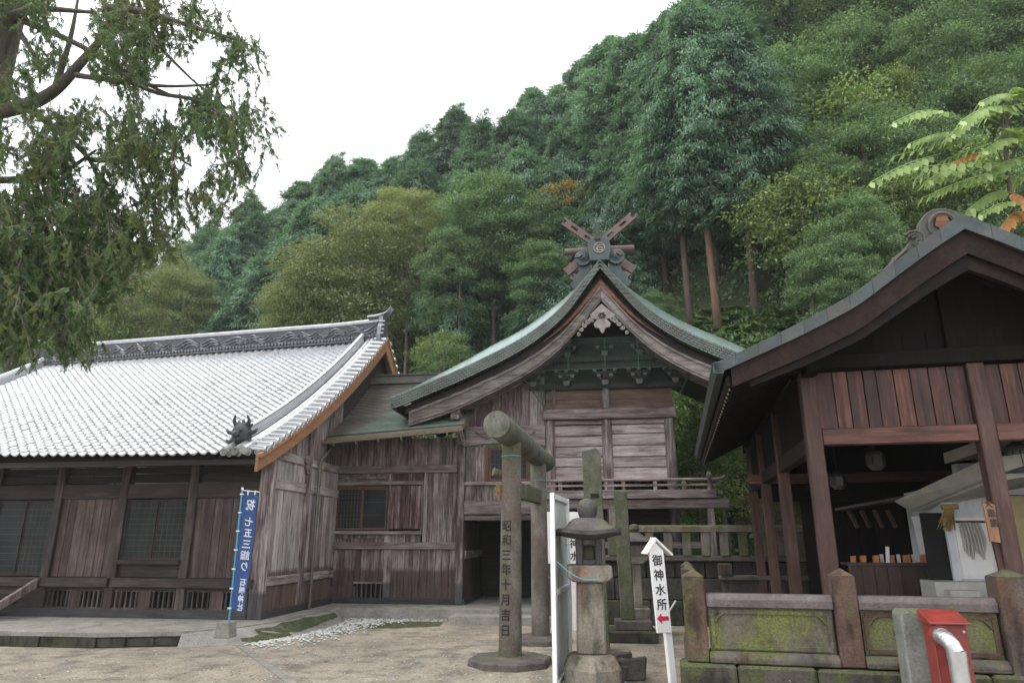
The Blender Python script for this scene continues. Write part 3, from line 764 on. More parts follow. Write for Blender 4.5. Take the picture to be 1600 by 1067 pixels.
# relief on the band: rolling waves and bosses
rl = MB(); rr = random.Random(5)
yb = T_RIDGE - 0.315
x = RS0 + 0.2
while x < RS1 - 0.3:
    zb = zr(x) + 0.05; L = rr.uniform(0.7, 1.15); am = rr.uniform(0.07, 0.13); ph = rr.choice((0, math.pi))
    for q in range(3):
        pts = [Vector((x + L * i / 12, yb - 0.012, zr(x + L * i / 12) + 0.14 + 0.11 * q + am * math.sin(ph + 2 * math.pi * i / 12 + q * 0.5))) for i in range(13)]
        rl.tube(pts, [0.012 + 0.024 * math.sin(math.pi * i / 12) for i in range(13)], 5)
    cx = x + L * rr.uniform(0.3, 0.7); cz = zr(cx) + rr.uniform(0.2, 0.36)
    rl.lathe((cx, yb, cz - 0.06), [(0.02, 0), (0.06, 0.02), (0.075, 0.06), (0.06, 0.10), (0.02, 0.12)], 8)
    spi = [Vector((x + L + 0.02 + (0.13 - 0.010 * i) * math.cos(i * 0.62), yb - 0.008, zr(x) + 0.27 + (0.14 - 0.011 * i) * math.sin(i * 0.62))) for i in range(11)]
    rl.tube(spi, 0.02, 5)
    x += L + rr.uniform(0.05, 0.25)
hall.part('ridge_relief', rl, M['ridge'], smooth=50)
# crest discs on the band
for s in (-2.0, -5.5, -9.0, -12.5):
    cr = MB(); cr.tube([(s, yb - 0.035, zr(s) + 0.27), (s, yb + 0.02, zr(s) + 0.27)], 0.15, 14); ring = [Vector((s + 0.12 * math.cos(a), yb - 0.045, zr(s) + 0.27 + 0.12 * math.sin(a))) for a in [i * math.pi / 8 for i in range(17)]]
    cr.tube(ring, 0.016, 5); cr.box(s - 0.07, s + 0.07, yb - 0.055, yb - 0.03, zr(s) + 0.30, zr(s) + 0.325); cr.box(s - 0.05, s + 0.05, yb - 0.055, yb - 0.03, zr(s) + 0.19, zr(s) + 0.25)
    hall.part('crest', cr, M['ridge'])
# ridge end ornament, right: stepped shield with upswept horns
def ridge_end(sx, d):
    m = MB(); z = zr(sx)
    m.prism([(T_RIDGE - 0.50, z - 0.25), (T_RIDGE - 0.42, z + 0.30), (T_RIDGE - 0.30, z + 0.55), (T_RIDGE - 0.26, z + 0.80), (T_RIDGE, z + 0.95), (T_RIDGE + 0.26, z + 0.80), (T_RIDGE + 0.30, z + 0.55), (T_RIDGE + 0.42, z + 0.3), (T_RIDGE + 0.5, z - 0.25)], sx, sx + d * 0.16, 'x')
    for yy in (-0.16, 0.0, 0.16):
        m.tube(crom([(sx - d * 0.5, T_RIDGE + yy, z + 0.80), (sx - d * 0.1, T_RIDGE + yy, z + 0.84), (sx + d * 0.25, T_RIDGE + yy, z + 0.98), (sx + d * 0.42, T_RIDGE + yy, z + 1.22)], 4), [0.08] * 5 + [0.07, 0.065, 0.06, 0.05, 0.045, 0.04, 0.035, 0.02], 6)
    for k in range(4):
        m.tube([(sx + d * 0.02, T_RIDGE - 0.40 + 0.04 * k, z + 0.05 + 0.17 * k), (sx + d * 0.26, T_RIDGE - 0.40 + 0.04 * k, z + 0.05 + 0.17 * k)], 0.06, 7)
    hall.part('ridge_end_ornament', m, M['ridge'], smooth=40)
ridge_end(RS1, 1); ridge_end(RS0, -1)
# ---- verge, right: descending ridge, long roll, short cross tiles with round ends
def vpath(s, w0, w1, dz, n=22): return [rf(s, lerp(w0, w1, i / n), dz) for i in range(n + 1)]
def descending(sx, w0, top_s):
    for k in range(5):
        hw = 0.135 - 0.008 * k; b0 = 0.05 + 0.05 * k
        hall.part('noshi_course', MB().sweep(vpath(sx, w0, 0.95, 0), [(-hw, b0), (hw, b0), (hw, b0 + 0.034), (-hw, b0 + 0.034)], (1, 0, 0)), M['tile'])
    hall.part('descending_cap', MB().tube([p + Vector((0, -0.12, 0.31)) for p in vpath(sx, w0, 0.96, 0)], 0.088, 8), M['tile'], smooth=40)
descending(S_R - 0.86, 0.06, 0)
hall.part('verge_roll', MB().tube([p + Vector((0, -0.03, 0.075)) for p in vpath(S_R - 0.46, -0.005, 0.97, 0)], 0.10, 10), M['tile'], smooth=40)
hall.part('verge_roll', MB().tube([p + Vector((0, -0.02, 0.08)) for p in vpath(S_R - 0.645, 0.02, 0.97, 0)], 0.075, 8), M['tile'], smooth=40)
NV = 29
vt = MB(); vt.tube([(-0.42, 0, 0.035), (0.03, 0, 0)], 0.080, 9); vt.tube([(0.03, 0, -0.002), (0.05, 0, -0.003)], 0.082, 9)
ring = [(0.052, 0.058 * math.cos(a), 0.058 * math.sin(a)) for a in [i * math.pi / 5 for i in range(11)]]; vt.tube(ring, 0.010, 4)
vme = vt.mesh('verge_tile'); vme.shade_smooth(); vme.set_sharp_from_angle(angle=math.radians(40)); vme.materials.append(M['tile'])
ft = MB(); ft.box(-0.40, 0.04, 0.02, 0.27, -0.045, -0.015); fme = ft.mesh('verge_pan'); fme.materials.append(M['tile'])
for k in range(NV):
    w = 0.012 + 0.955 * k / (NV - 1); p = rf(S_R, w); nn, d = rn(S_R, max(w, .012)); pitch = math.atan2(d.z, d.y)
    hall.inst('verge_tile', vme, p + nn * 0.03, (0, 0, 0))
    hall.inst('verge_pan', fme, p + nn * 0.02, (pitch, 0, 0))
    q = Vector((p.x, 2 * T_RIDGE - p.y, p.z))
    hall.inst('verge_tile', vme, q + Vector((0, -nn.y, nn.z)) * 0.03, (0, 0, 0))
# bargeboards of fresh wood, front slope and back slope
def barge(back=False):
    top, bot = [], []
    for i in range(25):
        w = -0.012 + 1.012 * i / 24; p = rf(S_R, w); nn, d = rn(S_R, max(w, .012)); dep = lerp(0.36, 0.42, w)
        y = p.y if not back else 2 * T_RIDGE - p.y; sg = -1 if back else 1
        top.append((y, p.z - 0.07)); bot.append((y - sg * nn.y * 0 , p.z - 0.07 - dep / max(nn.z, .4) * 0.95))
    mb = MB()
    x0, x1 = S_R - 0.10, S_R - 0.03
    vs = [(x0, *p) for p in top] + [(x0, *p) for p in bot] + [(x1, *p) for p in top] + [(x1, *p) for p in bot]; n = 25; fs = []
    for i in range(n - 1):
        fs += [(i, i + 1, n + i + 1, n + i), (2 * n + i, 3 * n + i, 3 * n + i + 1, 2 * n + i + 1), (i, 2 * n + i, 2 * n + i + 1, i + 1), (n + i, n + i + 1, 3 * n + i + 1, 3 * n + i)]
    fs += [(0, n, 3 * n, 2 * n), (n - 1, 3 * n - 1, 4 * n - 1, 2 * n - 1)]
    mb.add(vs, fs)
    b = hall.part('bargeboard', mb, M['new_wood'])
    hall.part('bargeboard_fillet', MB().sweep([(S_R - 0.015, p[0], p[1] + 0.005) for p in top], [(-0.05, -0.05), (0.05, -0.05), (0.05, 0.045), (-0.05, 0.045)], (1, 0, 0)), M['new_wood'], b)
barge(); barge(True)
# gable wall set back under the verge
gw = [(-0.2, 4.2)] + [(rf(0.1, i / 12).y, rf(0.1, i / 12).z - 0.2) for i in range(2, 13)] + [(2 * T_RIDGE - rf(0.1, i / 12).y, rf(0.1, i / 12).z - 0.2) for i in range(11, 1, -1)] + [(15.2, 4.2)]
hall.part('gable_wall', MB().prism(gw, 0.03, 0.07, 'x'), M['eave_dark'])
hall.part('back_wall', MB().box(HALL_L, 0.0, 14.9, 15.1, PZ, 4.3), M['hall_x'])
hall.part('end_wall', MB().box(HALL_L - .12, HALL_L - .02, 0.0, 15.0, PZ, 4.6), M['hall_x'])
# ---- ogre ornament at the foot of the descending ridge
def ogre(sx):
    p = rf(sx, 0.055); om = MB(); y, z = p.y - 0.02, p.z + 0.10
    om.lathe((sx, y + 0.02, z - 0.02), [(0.16, 0), (0.23, 0.10), (0.25, 0.24), (0.22, 0.38), (0.13, 0.50), (0.05, 0.54)], 10)
    om.tube(crom([(sx, y - 0.12, z + 0.22), (sx, y - 0.26, z + 0.20), (sx, y - 0.32, z + 0.13)], 3), [0.09, 0.10, 0.10, 0.09, 0.08, 0.075, 0.05], 7)     # snout
    for q in (-1, 1):
        om.tube(crom([(sx + q * 0.12, y, z + 0.40), (sx + q * 0.20, y - 0.05, z + 0.55), (sx + q * 0.15, y - 0.10, z + 0.70)], 3), [0.07, 0.065, 0.06, 0.05, 0.04, 0.03, 0.012], 6)  # horns
        om.tube(crom([(sx + q * 0.18, y, z + 0.25), (sx + q * 0.33, y, z + 0.27), (sx + q * 0.42, y, z + 0.36)], 3), [0.07, 0.07, 0.06, 0.055, 0.045, 0.03, 0.012], 6)  # mane locks
        om.tube(crom([(sx + q * 0.17, y, z + 0.08), (sx + q * 0.32, y, z + 0.03), (sx + q * 0.40, y, z + 0.10)], 3), [0.07, 0.07, 0.06, 0.055, 0.045, 0.03, 0.012], 6)
        om.lathe((sx + q * 0.09, y - 0.20, z + 0.30), [(0.01, -0.04), (0.045, -0.02), (0.05, 0.0), (0.03, 0.03), (0.01, 0.04)], 7)       # eyes
        om.tube([(sx + q * 0.07, y - 0.27, z + 0.10), (sx + q * 0.08, y - 0.30, z + 0.02)], [0.025, 0.006], 5)                           # fangs
    for k in range(5):
        a = math.radians(40 + 25 * k); om.tube([(sx + 0.2 * math.cos(a), y + 0.03, z + 0.26 + 0.2 * math.sin(a)), (sx + 0.34 * math.cos(a), y + 0.05, z + 0.26 + 0.36 * math.sin(a))], [0.07, 0.015], 6)
    hall.part('ogre_ornament', om, M['ogre'], smooth=60)
ogre(S_R - 0.86)
# corner round tiles under the ornament
for s, w in ((S_R - 0.98, -0.004), (S_R - 0.70, -0.004), (S_R - 0.42, -0.004)):
    a, b = rf(s, w, 0.06), rf(s, 0.06, 0.10)
    ct = MB().tube([a, b], 0.085, 9); ct.tube([a + Vector((0, -0.02, 0)), a], 0.10, 10)
    hall.part('corner_tile', ct, M['tile_old'], smooth=40)
ep = MB()
for k in range(4):
    a = rf(S_R - 0.12 - 0.24 * k, 0.0, -0.02); ep.tube([a + Vector((0, -0.03, 0)), a + Vector((0, 0.1, 0.05))], 0.075, 8)
hall.part('eave_end_tiles', ep, M['tile_old'], smooth=40)
# left verge: descending ridge only
descending(S_L + 0.95, 0.06, 0)
# ------------------------------------------------------------------ the connecting hall, the porch wing and the gabled main shrine (same axes as the hall)
TC = 4.42
link = Thing('connecting_hall', 'low boarded hall with a green copper lean-to roof beside the tiled hall', 'shrine wing', A, (2.0, TC, PZ))
W = lambda px, py: A.at(px, py, TC)
# concrete plinth
link.part('plinth', MB().box(0.16, 4.32, TC - 0.06, TC + 0.3, PZ - 0.2, PZ + 0.02), M['concrete'])
link.part('ground_sill', MB().box(0.10, 4.0, TC - 0.09, TC + 0.1, PZ + 0.022, 0.47), M['sill'], bevel=0.012)
def lower(a, b, n): planks(link, a, b, 0.472, 1.88, TC, n, M['wall_v'])
planks(link, 0.10, 0.80, 0.472, 1.88, TC, 4, M['wall_v'])
planks(link, 0.80, 1.74, 0.93, 1.88, TC, 5, M['wall_v'])
planks(link, 1.98, 4.0, 0.472, 1.88, TC, 9, M['wall_v'])
link.part('vent_frame', MB().box(0.80, 1.74, TC - 0.012, TC + 0.05, 0.89, 0.928), M['beam_x'])
vg = MB()
for k in range(6): vg.box(0.90 + k * 0.15, 0.95 + k * 0.15, TC, TC + 0.04, 0.472, 0.888)
link.part('vent_grille', vg, M['hall_post']); link.part('vent_back', MB().box(0.8, 1.74, TC + 0.2, TC + 0.22, 0.472, 0.89), M['void'])
link.part('post', MB().box(1.745, 1.975, TC - 0.03, TC + 0.16, 0.472, 1.885), M['post'], bevel=0.012)
link.part('floor_rail', MB().box(-0.02, 4.0, TC - 0.09, TC + 0.12, 1.89, 2.10), M['beam_x'], bevel=0.014)
planks(link, 0.0, 1.74, 2.10, 2.33, TC + 0.02, 2, M['wall_v2'], False)
planks(link, 1.90, 2.86, 2.10, 2.33, TC + 0.02, 6, M['wall_v2'])
link.part('sill_rail', MB().box(-0.02, 2.93, TC - 0.11, TC + 0.10, 2.335, 2.435), M['beam_x'], bevel=0.01)
link.part('post', MB().box(1.72, 1.91, TC - 0.02, TC + 0.14, 2.10, 2.33), M['post_up'])
lattice_window(link, 0.10, 1.72, 2.50, 3.74, TC + 0.03, 6, 9, M['redframe'], M['bars'], 2, cols=[(7, 9), (1, 3)])
# sliding shutter of half stripped boards, proud of the wall
shb = planks(link, 1.86, 2.86, 2.50, 3.80, TC - 0.055, 6, M['wall_red'], name='shutter_board')
link.part('shutter_frame', MB().box(1.80, 1.856, TC - 0.04, TC + 0.02, 2.44, 3.84).box(2.864, 2.93, TC - 0.04, TC + 0.02, 2.44, 3.84), M['wall_v2'])
link.part('window_rail', MB().box(-0.02, 2.93, TC - 0.08, TC + 0.08, 3.84, 3.95), M['beam_x'], bevel=0.01)
planks(link, 0.0, 1.66, 3.95, 4.20, TC + 0.02, 3, M['wall_v2'], False)
planks(link, 1.86, 2.9, 3.95, 4.20, TC + 0.02, 6, M['wall_red'])
link.part('post', MB().box(1.66, 1.86, TC - 0.03, TC + 0.14, 3.95, 4.20), M['post_up'], bevel=0.01)
link.part('post', MB().box(2.935, 3.06, TC - 0.03, TC + 0.12, 2.10, 4.20), M['post_up'], bevel=0.01)
planks(link, 3.06, 4.0, 2.10, 4.20, TC + 0.01, 6, M['wall_v2'])
link.part('lintel', MB().box(-0.05, 4.0, TC - 0.08, TC + 0.12, 4.20, 4.44), M['beam_x'], bevel=0.014)
link.part('post', MB().box(1.60, 1.80, TC - 0.03, TC + 0.14, 4.44, 5.3), M['post_up'], bevel=0.01)
planks(link, -0.05, 1.60, 4.44, 5.3, TC + 0.02, 8, M['wall_v2']); planks(link, 1.80, 4.0, 4.44, 5.3, TC + 0.02, 11, M['wall_v2'])
# lean-to copper roof in stepped courses; the eave rises a little to the right
E0, E1 = Vector((0.20, 3.0, 5.20)), Vector((4.42, 3.0, 5.48))
R0, R1 = Vector((-0.05, 7.0, 7.68)), Vector((4.5, 7.0, 7.76))
def lr(u, w):
    e = E0.lerp(E1, u); r = R0.lerp(R1, u); p = e.lerp(r, w); p.z -= 0.16 * math.sin(math.pi * w); return p
NCO = 34
for k in range(NCO):
    mb = MB(); w0, w1 = k / NCO, (k + 1.25) / NCO; nseg = 9; off = (k % 2) * 0.5
    vs = []; fs = []
    cuts = [0.0] + [min(1, (i + off) / nseg) for i in range(1 if off == 0 else 0, nseg + 1)]
    for a, b in zip(cuts, cuts[1:]):
        if b - a < 0.004: continue
        j = random.uniform(-0.0015, 0.0015); q = len(vs)
        A0, B0 = lr(a + .0006, w0), lr(b - .0006, w0); A1, B1 = lr(a + .0006, min(1, w1)), lr(b - .0006, min(1, w1))
        up = Vector((0, 0, 0.026 + j)); fl = Vector((0, 0, 0.002))
        vs += [A0 + up, B0 + up, B1 + fl, A1 + fl, A0 - fl, B0 - fl]
        fs += [(q, q + 1, q + 2, q + 3), (q, q + 4, q + 5, q + 1)]
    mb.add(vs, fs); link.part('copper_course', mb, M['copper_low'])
und = MB(); und.grid(lambda u, v: lr(u, v) + Vector((0, 0, -0.03)), 4, 6); und.grid(lambda u, v: lr(u, v) + Vector((0, 0, -0.13)), 4, 6)
link.part('roof_deck', und, M['eave_dark'])
link.part('eave_fascia', MB().bar(E0 + Vector((0, 0.03, -0.08)), E1 + Vector((0, 0.03, -0.08)), 0.05, 0.12), M['gutter'])
link.part('verge_fascia', MB().sweep([lr(1, i / 8) + Vector((0.02, 0, -0.04)) for i in range(9)], [(-0.03, -0.10), (0.03, -0.10), (0.03, 0.07), (-0.03, 0.07)], (1, 0, 0)), M['gutter'])
gt = link.part('gutter', MB().sweep([E0 + Vector((-0.1, -0.07, -0.20)), E1 + Vector((0.02, -0.07, -0.17))], [(-0.07, 0.06), (-0.05, -0.04), (0, -0.06), (0.05, -0.04), (0.07, 0.06), (0.055, 0.06), (0, -0.045), (-0.055, 0.06)], (0, 1, 0)), M['gutter'])
for k in range(6):
    p = E0.lerp(E1, (k + 0.4) / 6) + Vector((0, -0.07, -0.22)); link.part('gutter_bracket', MB().box(p.x - 0.012, p.x + 0.012, p.y - 0.08, p.y + 0.08, p.z - 0.10, p.z + 0.02), M['gutter'], gt)
link.part('ridge_box', MB().box(-0.1, 4.5, 6.85, 7.2, 7.70, 7.98), M['copper_low'])
link.part('ridge_flange', MB().box(-0.1, 4.5, 6.78, 7.27, 7.982, 8.04), M['copper_dark'])
rfm = MB(); rfm.bar((0, 3.08, 5.14), (0, TC + 0.1, 5.62), 0.07, 0.08); rfme = rfm.mesh('rafter'); rfme.materials.append(M['eave_dark'])
for k in range(15): link.inst('rafter', rfme, (0.25 + k * 0.285, 0, 0.02 + k * 0.018))
link.part('verge_strut', MB().bar((4.2, TC - 0.05, 5.05), (4.33, 3.2, 5.35), 0.08, 0.12), M['beam_y'])

# ---- porch wing: the wall under the left half of the big gable
S0 = 8.68                                                   # ridge line of the gabled shrine
shr = Thing('main_shrine', 'tall gabled main shrine with curved green copper roof and crossed ridge finials', 'shrine', A, (S0, TC, PZ))
KP = (3.99, 4.24)
kp = shr.part('post', MB().box(KP[0] + .012, KP[1], TC - 0.10, TC + 0.16, PZ + 0.02, 5.55), M['post'], bevel=0.02)
# carved nose at the post head
nose = MB().prism([(TC - 0.10, 5.45), (TC - 0.10, 5.10), (TC - 0.22, 5.05), (TC - 0.32, 5.13), (TC - 0.40, 5.28), (TC - 0.34, 5.42), (TC - 0.22, 5.40)], 4.03, 4.20, 'x')
shr.part('carved_nose', nose, M['post_up'], kp)
shr.part('lintel', MB().box(4.24, 6.78, TC - 0.10, TC + 0.12, 2.92, 3.32), M['beam_x'], bevel=0.014)
shr.part('door_head', MB().box(4.24, 6.78, TC - 0.03, TC + 0.12, 2.74, 2.915), M['beam_x'], bevel=0.01)
planks(shr, 4.24, 6.60, 3.325, 3.80, TC + 0.02, 12, M['wall_v2'])
shr.part('window_sill', MB().box(4.24, 6.70, TC - 0.08, TC + 0.10, 3.80, 3.90), M['beam_x'], bevel=0.01)
planks(shr, 4.28, 4.86, 3.905, 4.98, TC + 0.02, 2, M['wall_v2']); planks(shr, 6.30, 6.70, 3.905, 4.98, TC + 0.02, 2, M['wall_v2'])
lattice_window(shr, 5.02, 6.2, 3.96, 4.93, TC + 0.03, 4, 6, M['redframe'], M['bars'], 2)
shr.part('window_jamb', MB().box(4.865, 4.97, TC - 0.02, TC + 0.1, 3.905, 4.98), M['redframe'])
shr.part('rainbow_beam', MB().prism([(4.24, 4.99), (4.24, 5.62), (6.78, 5.62), (6.78, 4.99), (6.3, 5.06), (5.5, 5.10), (4.7, 5.06)], TC - 0.07, TC + 0.12, 'y'), M['beam_x'], bevel=0.01)
sc_ = MB()
for x0, d in ((4.5, 1), (6.55, -1)):
    for q in range(3):
        sc_.tube([Vector((x0 + d * (0.05 + 0.075 * i), TC - 0.085, 5.28 + 0.07 * q + 0.06 * math.sin(i * 0.9 + q))) for i in range(9)], [0.010 + 0.018 * math.sin(math.pi * i / 8) for i in range(9)], 5)
    sc_.tube([Vector((x0 + d * (0.85 + (0.12 - 0.01 * i) * math.cos(i * .6)), TC - 0.08, 5.36 + (0.12 - 0.01 * i) * math.sin(i * .6))) for i in range(10)], 0.018, 5)
shr.part('beam_carving', sc_, M['beam_x'])
# boards up to the slope of the roof
PROF = [(0, 10.52), (.35, 10.08), (.75, 9.55), (1.1, 9.12), (1.5, 8.74), (2.2, 8.22), (2.9, 7.83), (3.5, 7.55), (4.2, 7.23), (5.0, 6.91), (5.8, 6.60), (6.5, 6.33)]
def gz(d): return pl(PROF, abs(d))
x = 4.24
while x < 6.75:
    wd = random.uniform(0.24, 0.34); b = min(6.78, x + wd)
    shr.part('plank', MB().prism([(x, 5.625), (b - .006, 5.625), (b - .006, gz(b - S0) - 0.55), (x, gz(x - S0) - 0.55)], TC + random.uniform(0, .006), TC + 0.05, 'y'), M['wall_v2']); x = b
# doorway passage
planks(shr, TC + 0.16, TC + 3.2, 1.85, 2.74, KP[1] - 0.02, 5, M['hall_v'], axis='y'); planks(shr, TC + 0.16, TC + 3.2, 0.47, 1.62, KP[1] - 0.02, 7, M['hall_v'], axis='y')
shr.part('side_rail', MB().box(KP[1] - 0.05, KP[1] + 0.03, TC + 0.16, TC + 3.2, 1.62, 1.85), M['beam_y'])
shr.part('ground_sill', MB().box(KP[1] - 0.08, KP[1] + 0.06, TC - 0.05, TC + 3.2, PZ + .02, 0.47), M['sill'])
shr.part('passage_ceiling', MB().box(KP[1], 6.9, TC + 0.13, TC + 3.4, 2.76, 2.82), M['eave_dark'])
shr.part('passage_back', MB().box(KP[1] - .25, 6.0, TC + 3.2, TC + 3.3, PZ, 2.76), M['eave_dark'])
planks(shr, 6.0, 6.9, PZ, 2.76, TC + 3.2, 4, M['pav_v'])
shr.part('passage_light_stop', MB().box(KP[1] - 0.16, KP[1] - 0.06, TC + 0.16, TC + 3.3, PZ, 2.8), M['eave_dark'])  # added backing, keeps light from showing through the plank gaps
shr.part('passage_side', MB().box(6.80, 6.86, TC + 0.2, TC + 3.3, PZ, 2.76), M['hall_v'])
shr.part('post', MB().box(6.62, 6.80, TC - 0.05, TC + 0.16, PZ, 2.92), M['post'], bevel=0.012)

# ---- the sanctuary body: round columns, level boards
TB = TC - 0.02
for s in (6.93, 8.70, 10.60):
    shr.part('column', MB().lathe((s, TB + 0.06, 0), [(0.155, 0.9), (0.155, 5.76)], 16), M['post_up'], smooth=40)
for a, b in ((7.07, 8.56), (8.84, 10.46)):
    planks(shr, a, b, 3.92, 5.62, TB + 0.055, 5, M['wall_h'], False, gap=0.016, depth=0.07, jit=0.012, r=0.026)
    shr.part('head_rail', MB().box(a, b, TB - 0.01, TB + 0.12, 5.62, 5.75), M['beam_x'], bevel=0.01)
shr.part('head_beam', MB().box(6.72, 10.82, TB - 0.16, TB + 0.22, 5.77, 6.10), M['beam_x'], bevel=0.018)
planks(shr, 6.8, 10.75, 6.11, 6.74, TB + 0.12, 2, M['pav_x'], False)
shr.part('strut', MB().lathe((8.70, TB + 0.05, 0), [(0.12, 6.11), (0.13, 6.5), (0.10, 6.74)], 12), M['post_up'], smooth=40)
shr.part('strut', MB().box(7.0, 7.12, TB - 0.02, TB + 0.11, 6.11, 6.74), M['post_up'])
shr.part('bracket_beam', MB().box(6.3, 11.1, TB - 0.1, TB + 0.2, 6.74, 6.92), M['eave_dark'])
shr.part('wall_back', MB().prism([(6.75, 6.7), (10.7, 6.7), (10.7, 7.1), (S0, 9.2), (6.75, 7.1)], TB + 0.25, TB + 0.35, 'y'), M['eave_dark'])
shr.part('side_wall', MB().box(10.66, 10.76, TB + 0.2, TB + 3.6, 0.9, 6.9), M['post_up'])
shr.part('side_wall', MB().box(6.80, 6.90, TB + 0.2, TB + 3.6, 2.9, 6.9), M['post_up'])
shr.part('back_wall', MB().box(6.80, 10.76, TB + 3.6, TB + 3.7, 0.9, 6.9), M['post_up'])
# bracket clusters: boat shaped arms with three bearing blocks
def bracket(cx, cz, k=1.0, two=True):
    mb = MB(); bl = MB(); y0 = TB - 0.30
    def block(x, z, w=0.15):
        bl.prism([(x - w * .32, z), (x + w * .32, z), (x + w * .5, z + w * .35), (x + w * .5, z + w * .75), (x - w * .5, z + w * .75), (x - w * .5, z + w * .35)], y0 - 0.08, y0 + 0.08, 'y')
    def arm(x, z, L):
        mb.prism([(x - L, z + .085), (x - L, z + .04), (x - L * .75, z), (x + L * .75, z), (x + L, z + .04), (x + L, z + .085)], y0 - 0.05, y0 + 0.05, 'y')
    block(cx, cz, 0.20); arm(cx, cz + 0.15, 0.26 * k)
    for q in (-.24, 0, .24): block(cx + q * k, cz + 0.25, 0.115)
    if two:
        arm(cx, cz + 0.335, 0.44 * k)
        for q in (-.40, 0, .40): block(cx + q * k, cz + 0.43, 0.125)
    mb.box(cx - 0.05, cx + 0.05, y0 - 0.30, y0 + 0.3, cz + 0.17, cz + 0.29)
    o = shr.part('bracket', mb, M['eave_dark']); shr.part('bearing_blocks', bl, M['bracket'], o, kind='stuff')
for cx in (6.45, 7.5, 8.70, 9.75, 10.85): bracket(cx, 6.80, 0.78)
shr.part('purlin', MB().box(5.9, 11.5, TB - 0.42, TB - 0.16, 7.30, 7.46), M['eave_dark'])
shr.part('purlin', MB().box(6.9, 10.5, TB - 0.36, TB - 0.2, 7.56, 7.72), M['eave_dark'])
for cx in (7.55, 8.72, 9.8): bracket(cx, 7.72, 0.9, False)
shr.part('purlin', MB().box(7.3, 10.1, TB - 0.40, TB - 0.2, 8.13, 8.30), M['eave_dark'])
# wire netting in front of the brackets, on a frame of thin bars
net = MB()
def wire(a, b, r=0.0035):
    net.tube([a, b], r * .75, 3, False)
def netpatch(P, nu, nv):
    """hexagon-like mesh over the patch P(u, v)"""
    for j in range(nv):
        for i in range(nu):
            o = 0.5 * (j % 2)
            a = P((i + o) / nu, j / nv); b = P(min(1, (i + o + 0.5) / nu), (j + 1) / nv); c = P(max(0, (i + o - 0.5) / nu), (j + 1) / nv)
            if (i + o) / nu <= 1: wire(a, b); wire(a, c)
NB0, NB1, NT0, NT1 = Vector((6.80, TB - 0.20, 6.12)), Vector((10.75, TB - 0.20, 6.12)), Vector((6.05, 3.45, 7.16)), Vector((11.35, 3.45, 7.16))
netpatch(lambda u, v: NB0.lerp(NT0, v).lerp(NB1.lerp(NT1, v), u), 58, 20)
def up_patch(u, v):
    z = lerp(7.17, 8.15, v); hw = min(2.55, 2.55 - 1.35 * v); return Vector((S0 + lerp(-hw, hw, u), 3.45, z))
netpatch(up_patch, 52, 18)
shr.part('wire_netting', net, M['wire_dark'], kind='stuff')
def rod(a, b): shr.part('net_bar', MB().tube([a, b], 0.014, 5), M['wire'])
rod(NB0, NT0); rod(NB1, NT1); rod(NT0, NT1)
for s in (6.72, 7.6, 8.72, 9.72): rod((s, 3.44, 7.16), (s, 3.44, 7.35 if s < 7 else 8.1))
rod((6.75, TB - 0.2, 6.12), (6.72, 3.45, 7.16)); rod((7.5, 3.44, 8.12), (9.9, 3.44, 8.12))

# ---- roof: verge plates, curved sheet with a rolled edge, bargeboards
TV = 2.90; TBK = 9.0
def gp(d, dz=0.0, t=TV): return Vector((S0 + d, t, gz(d) + dz))
ds = [6.5 * (i / 44) ** 1.0 for i in range(45)]
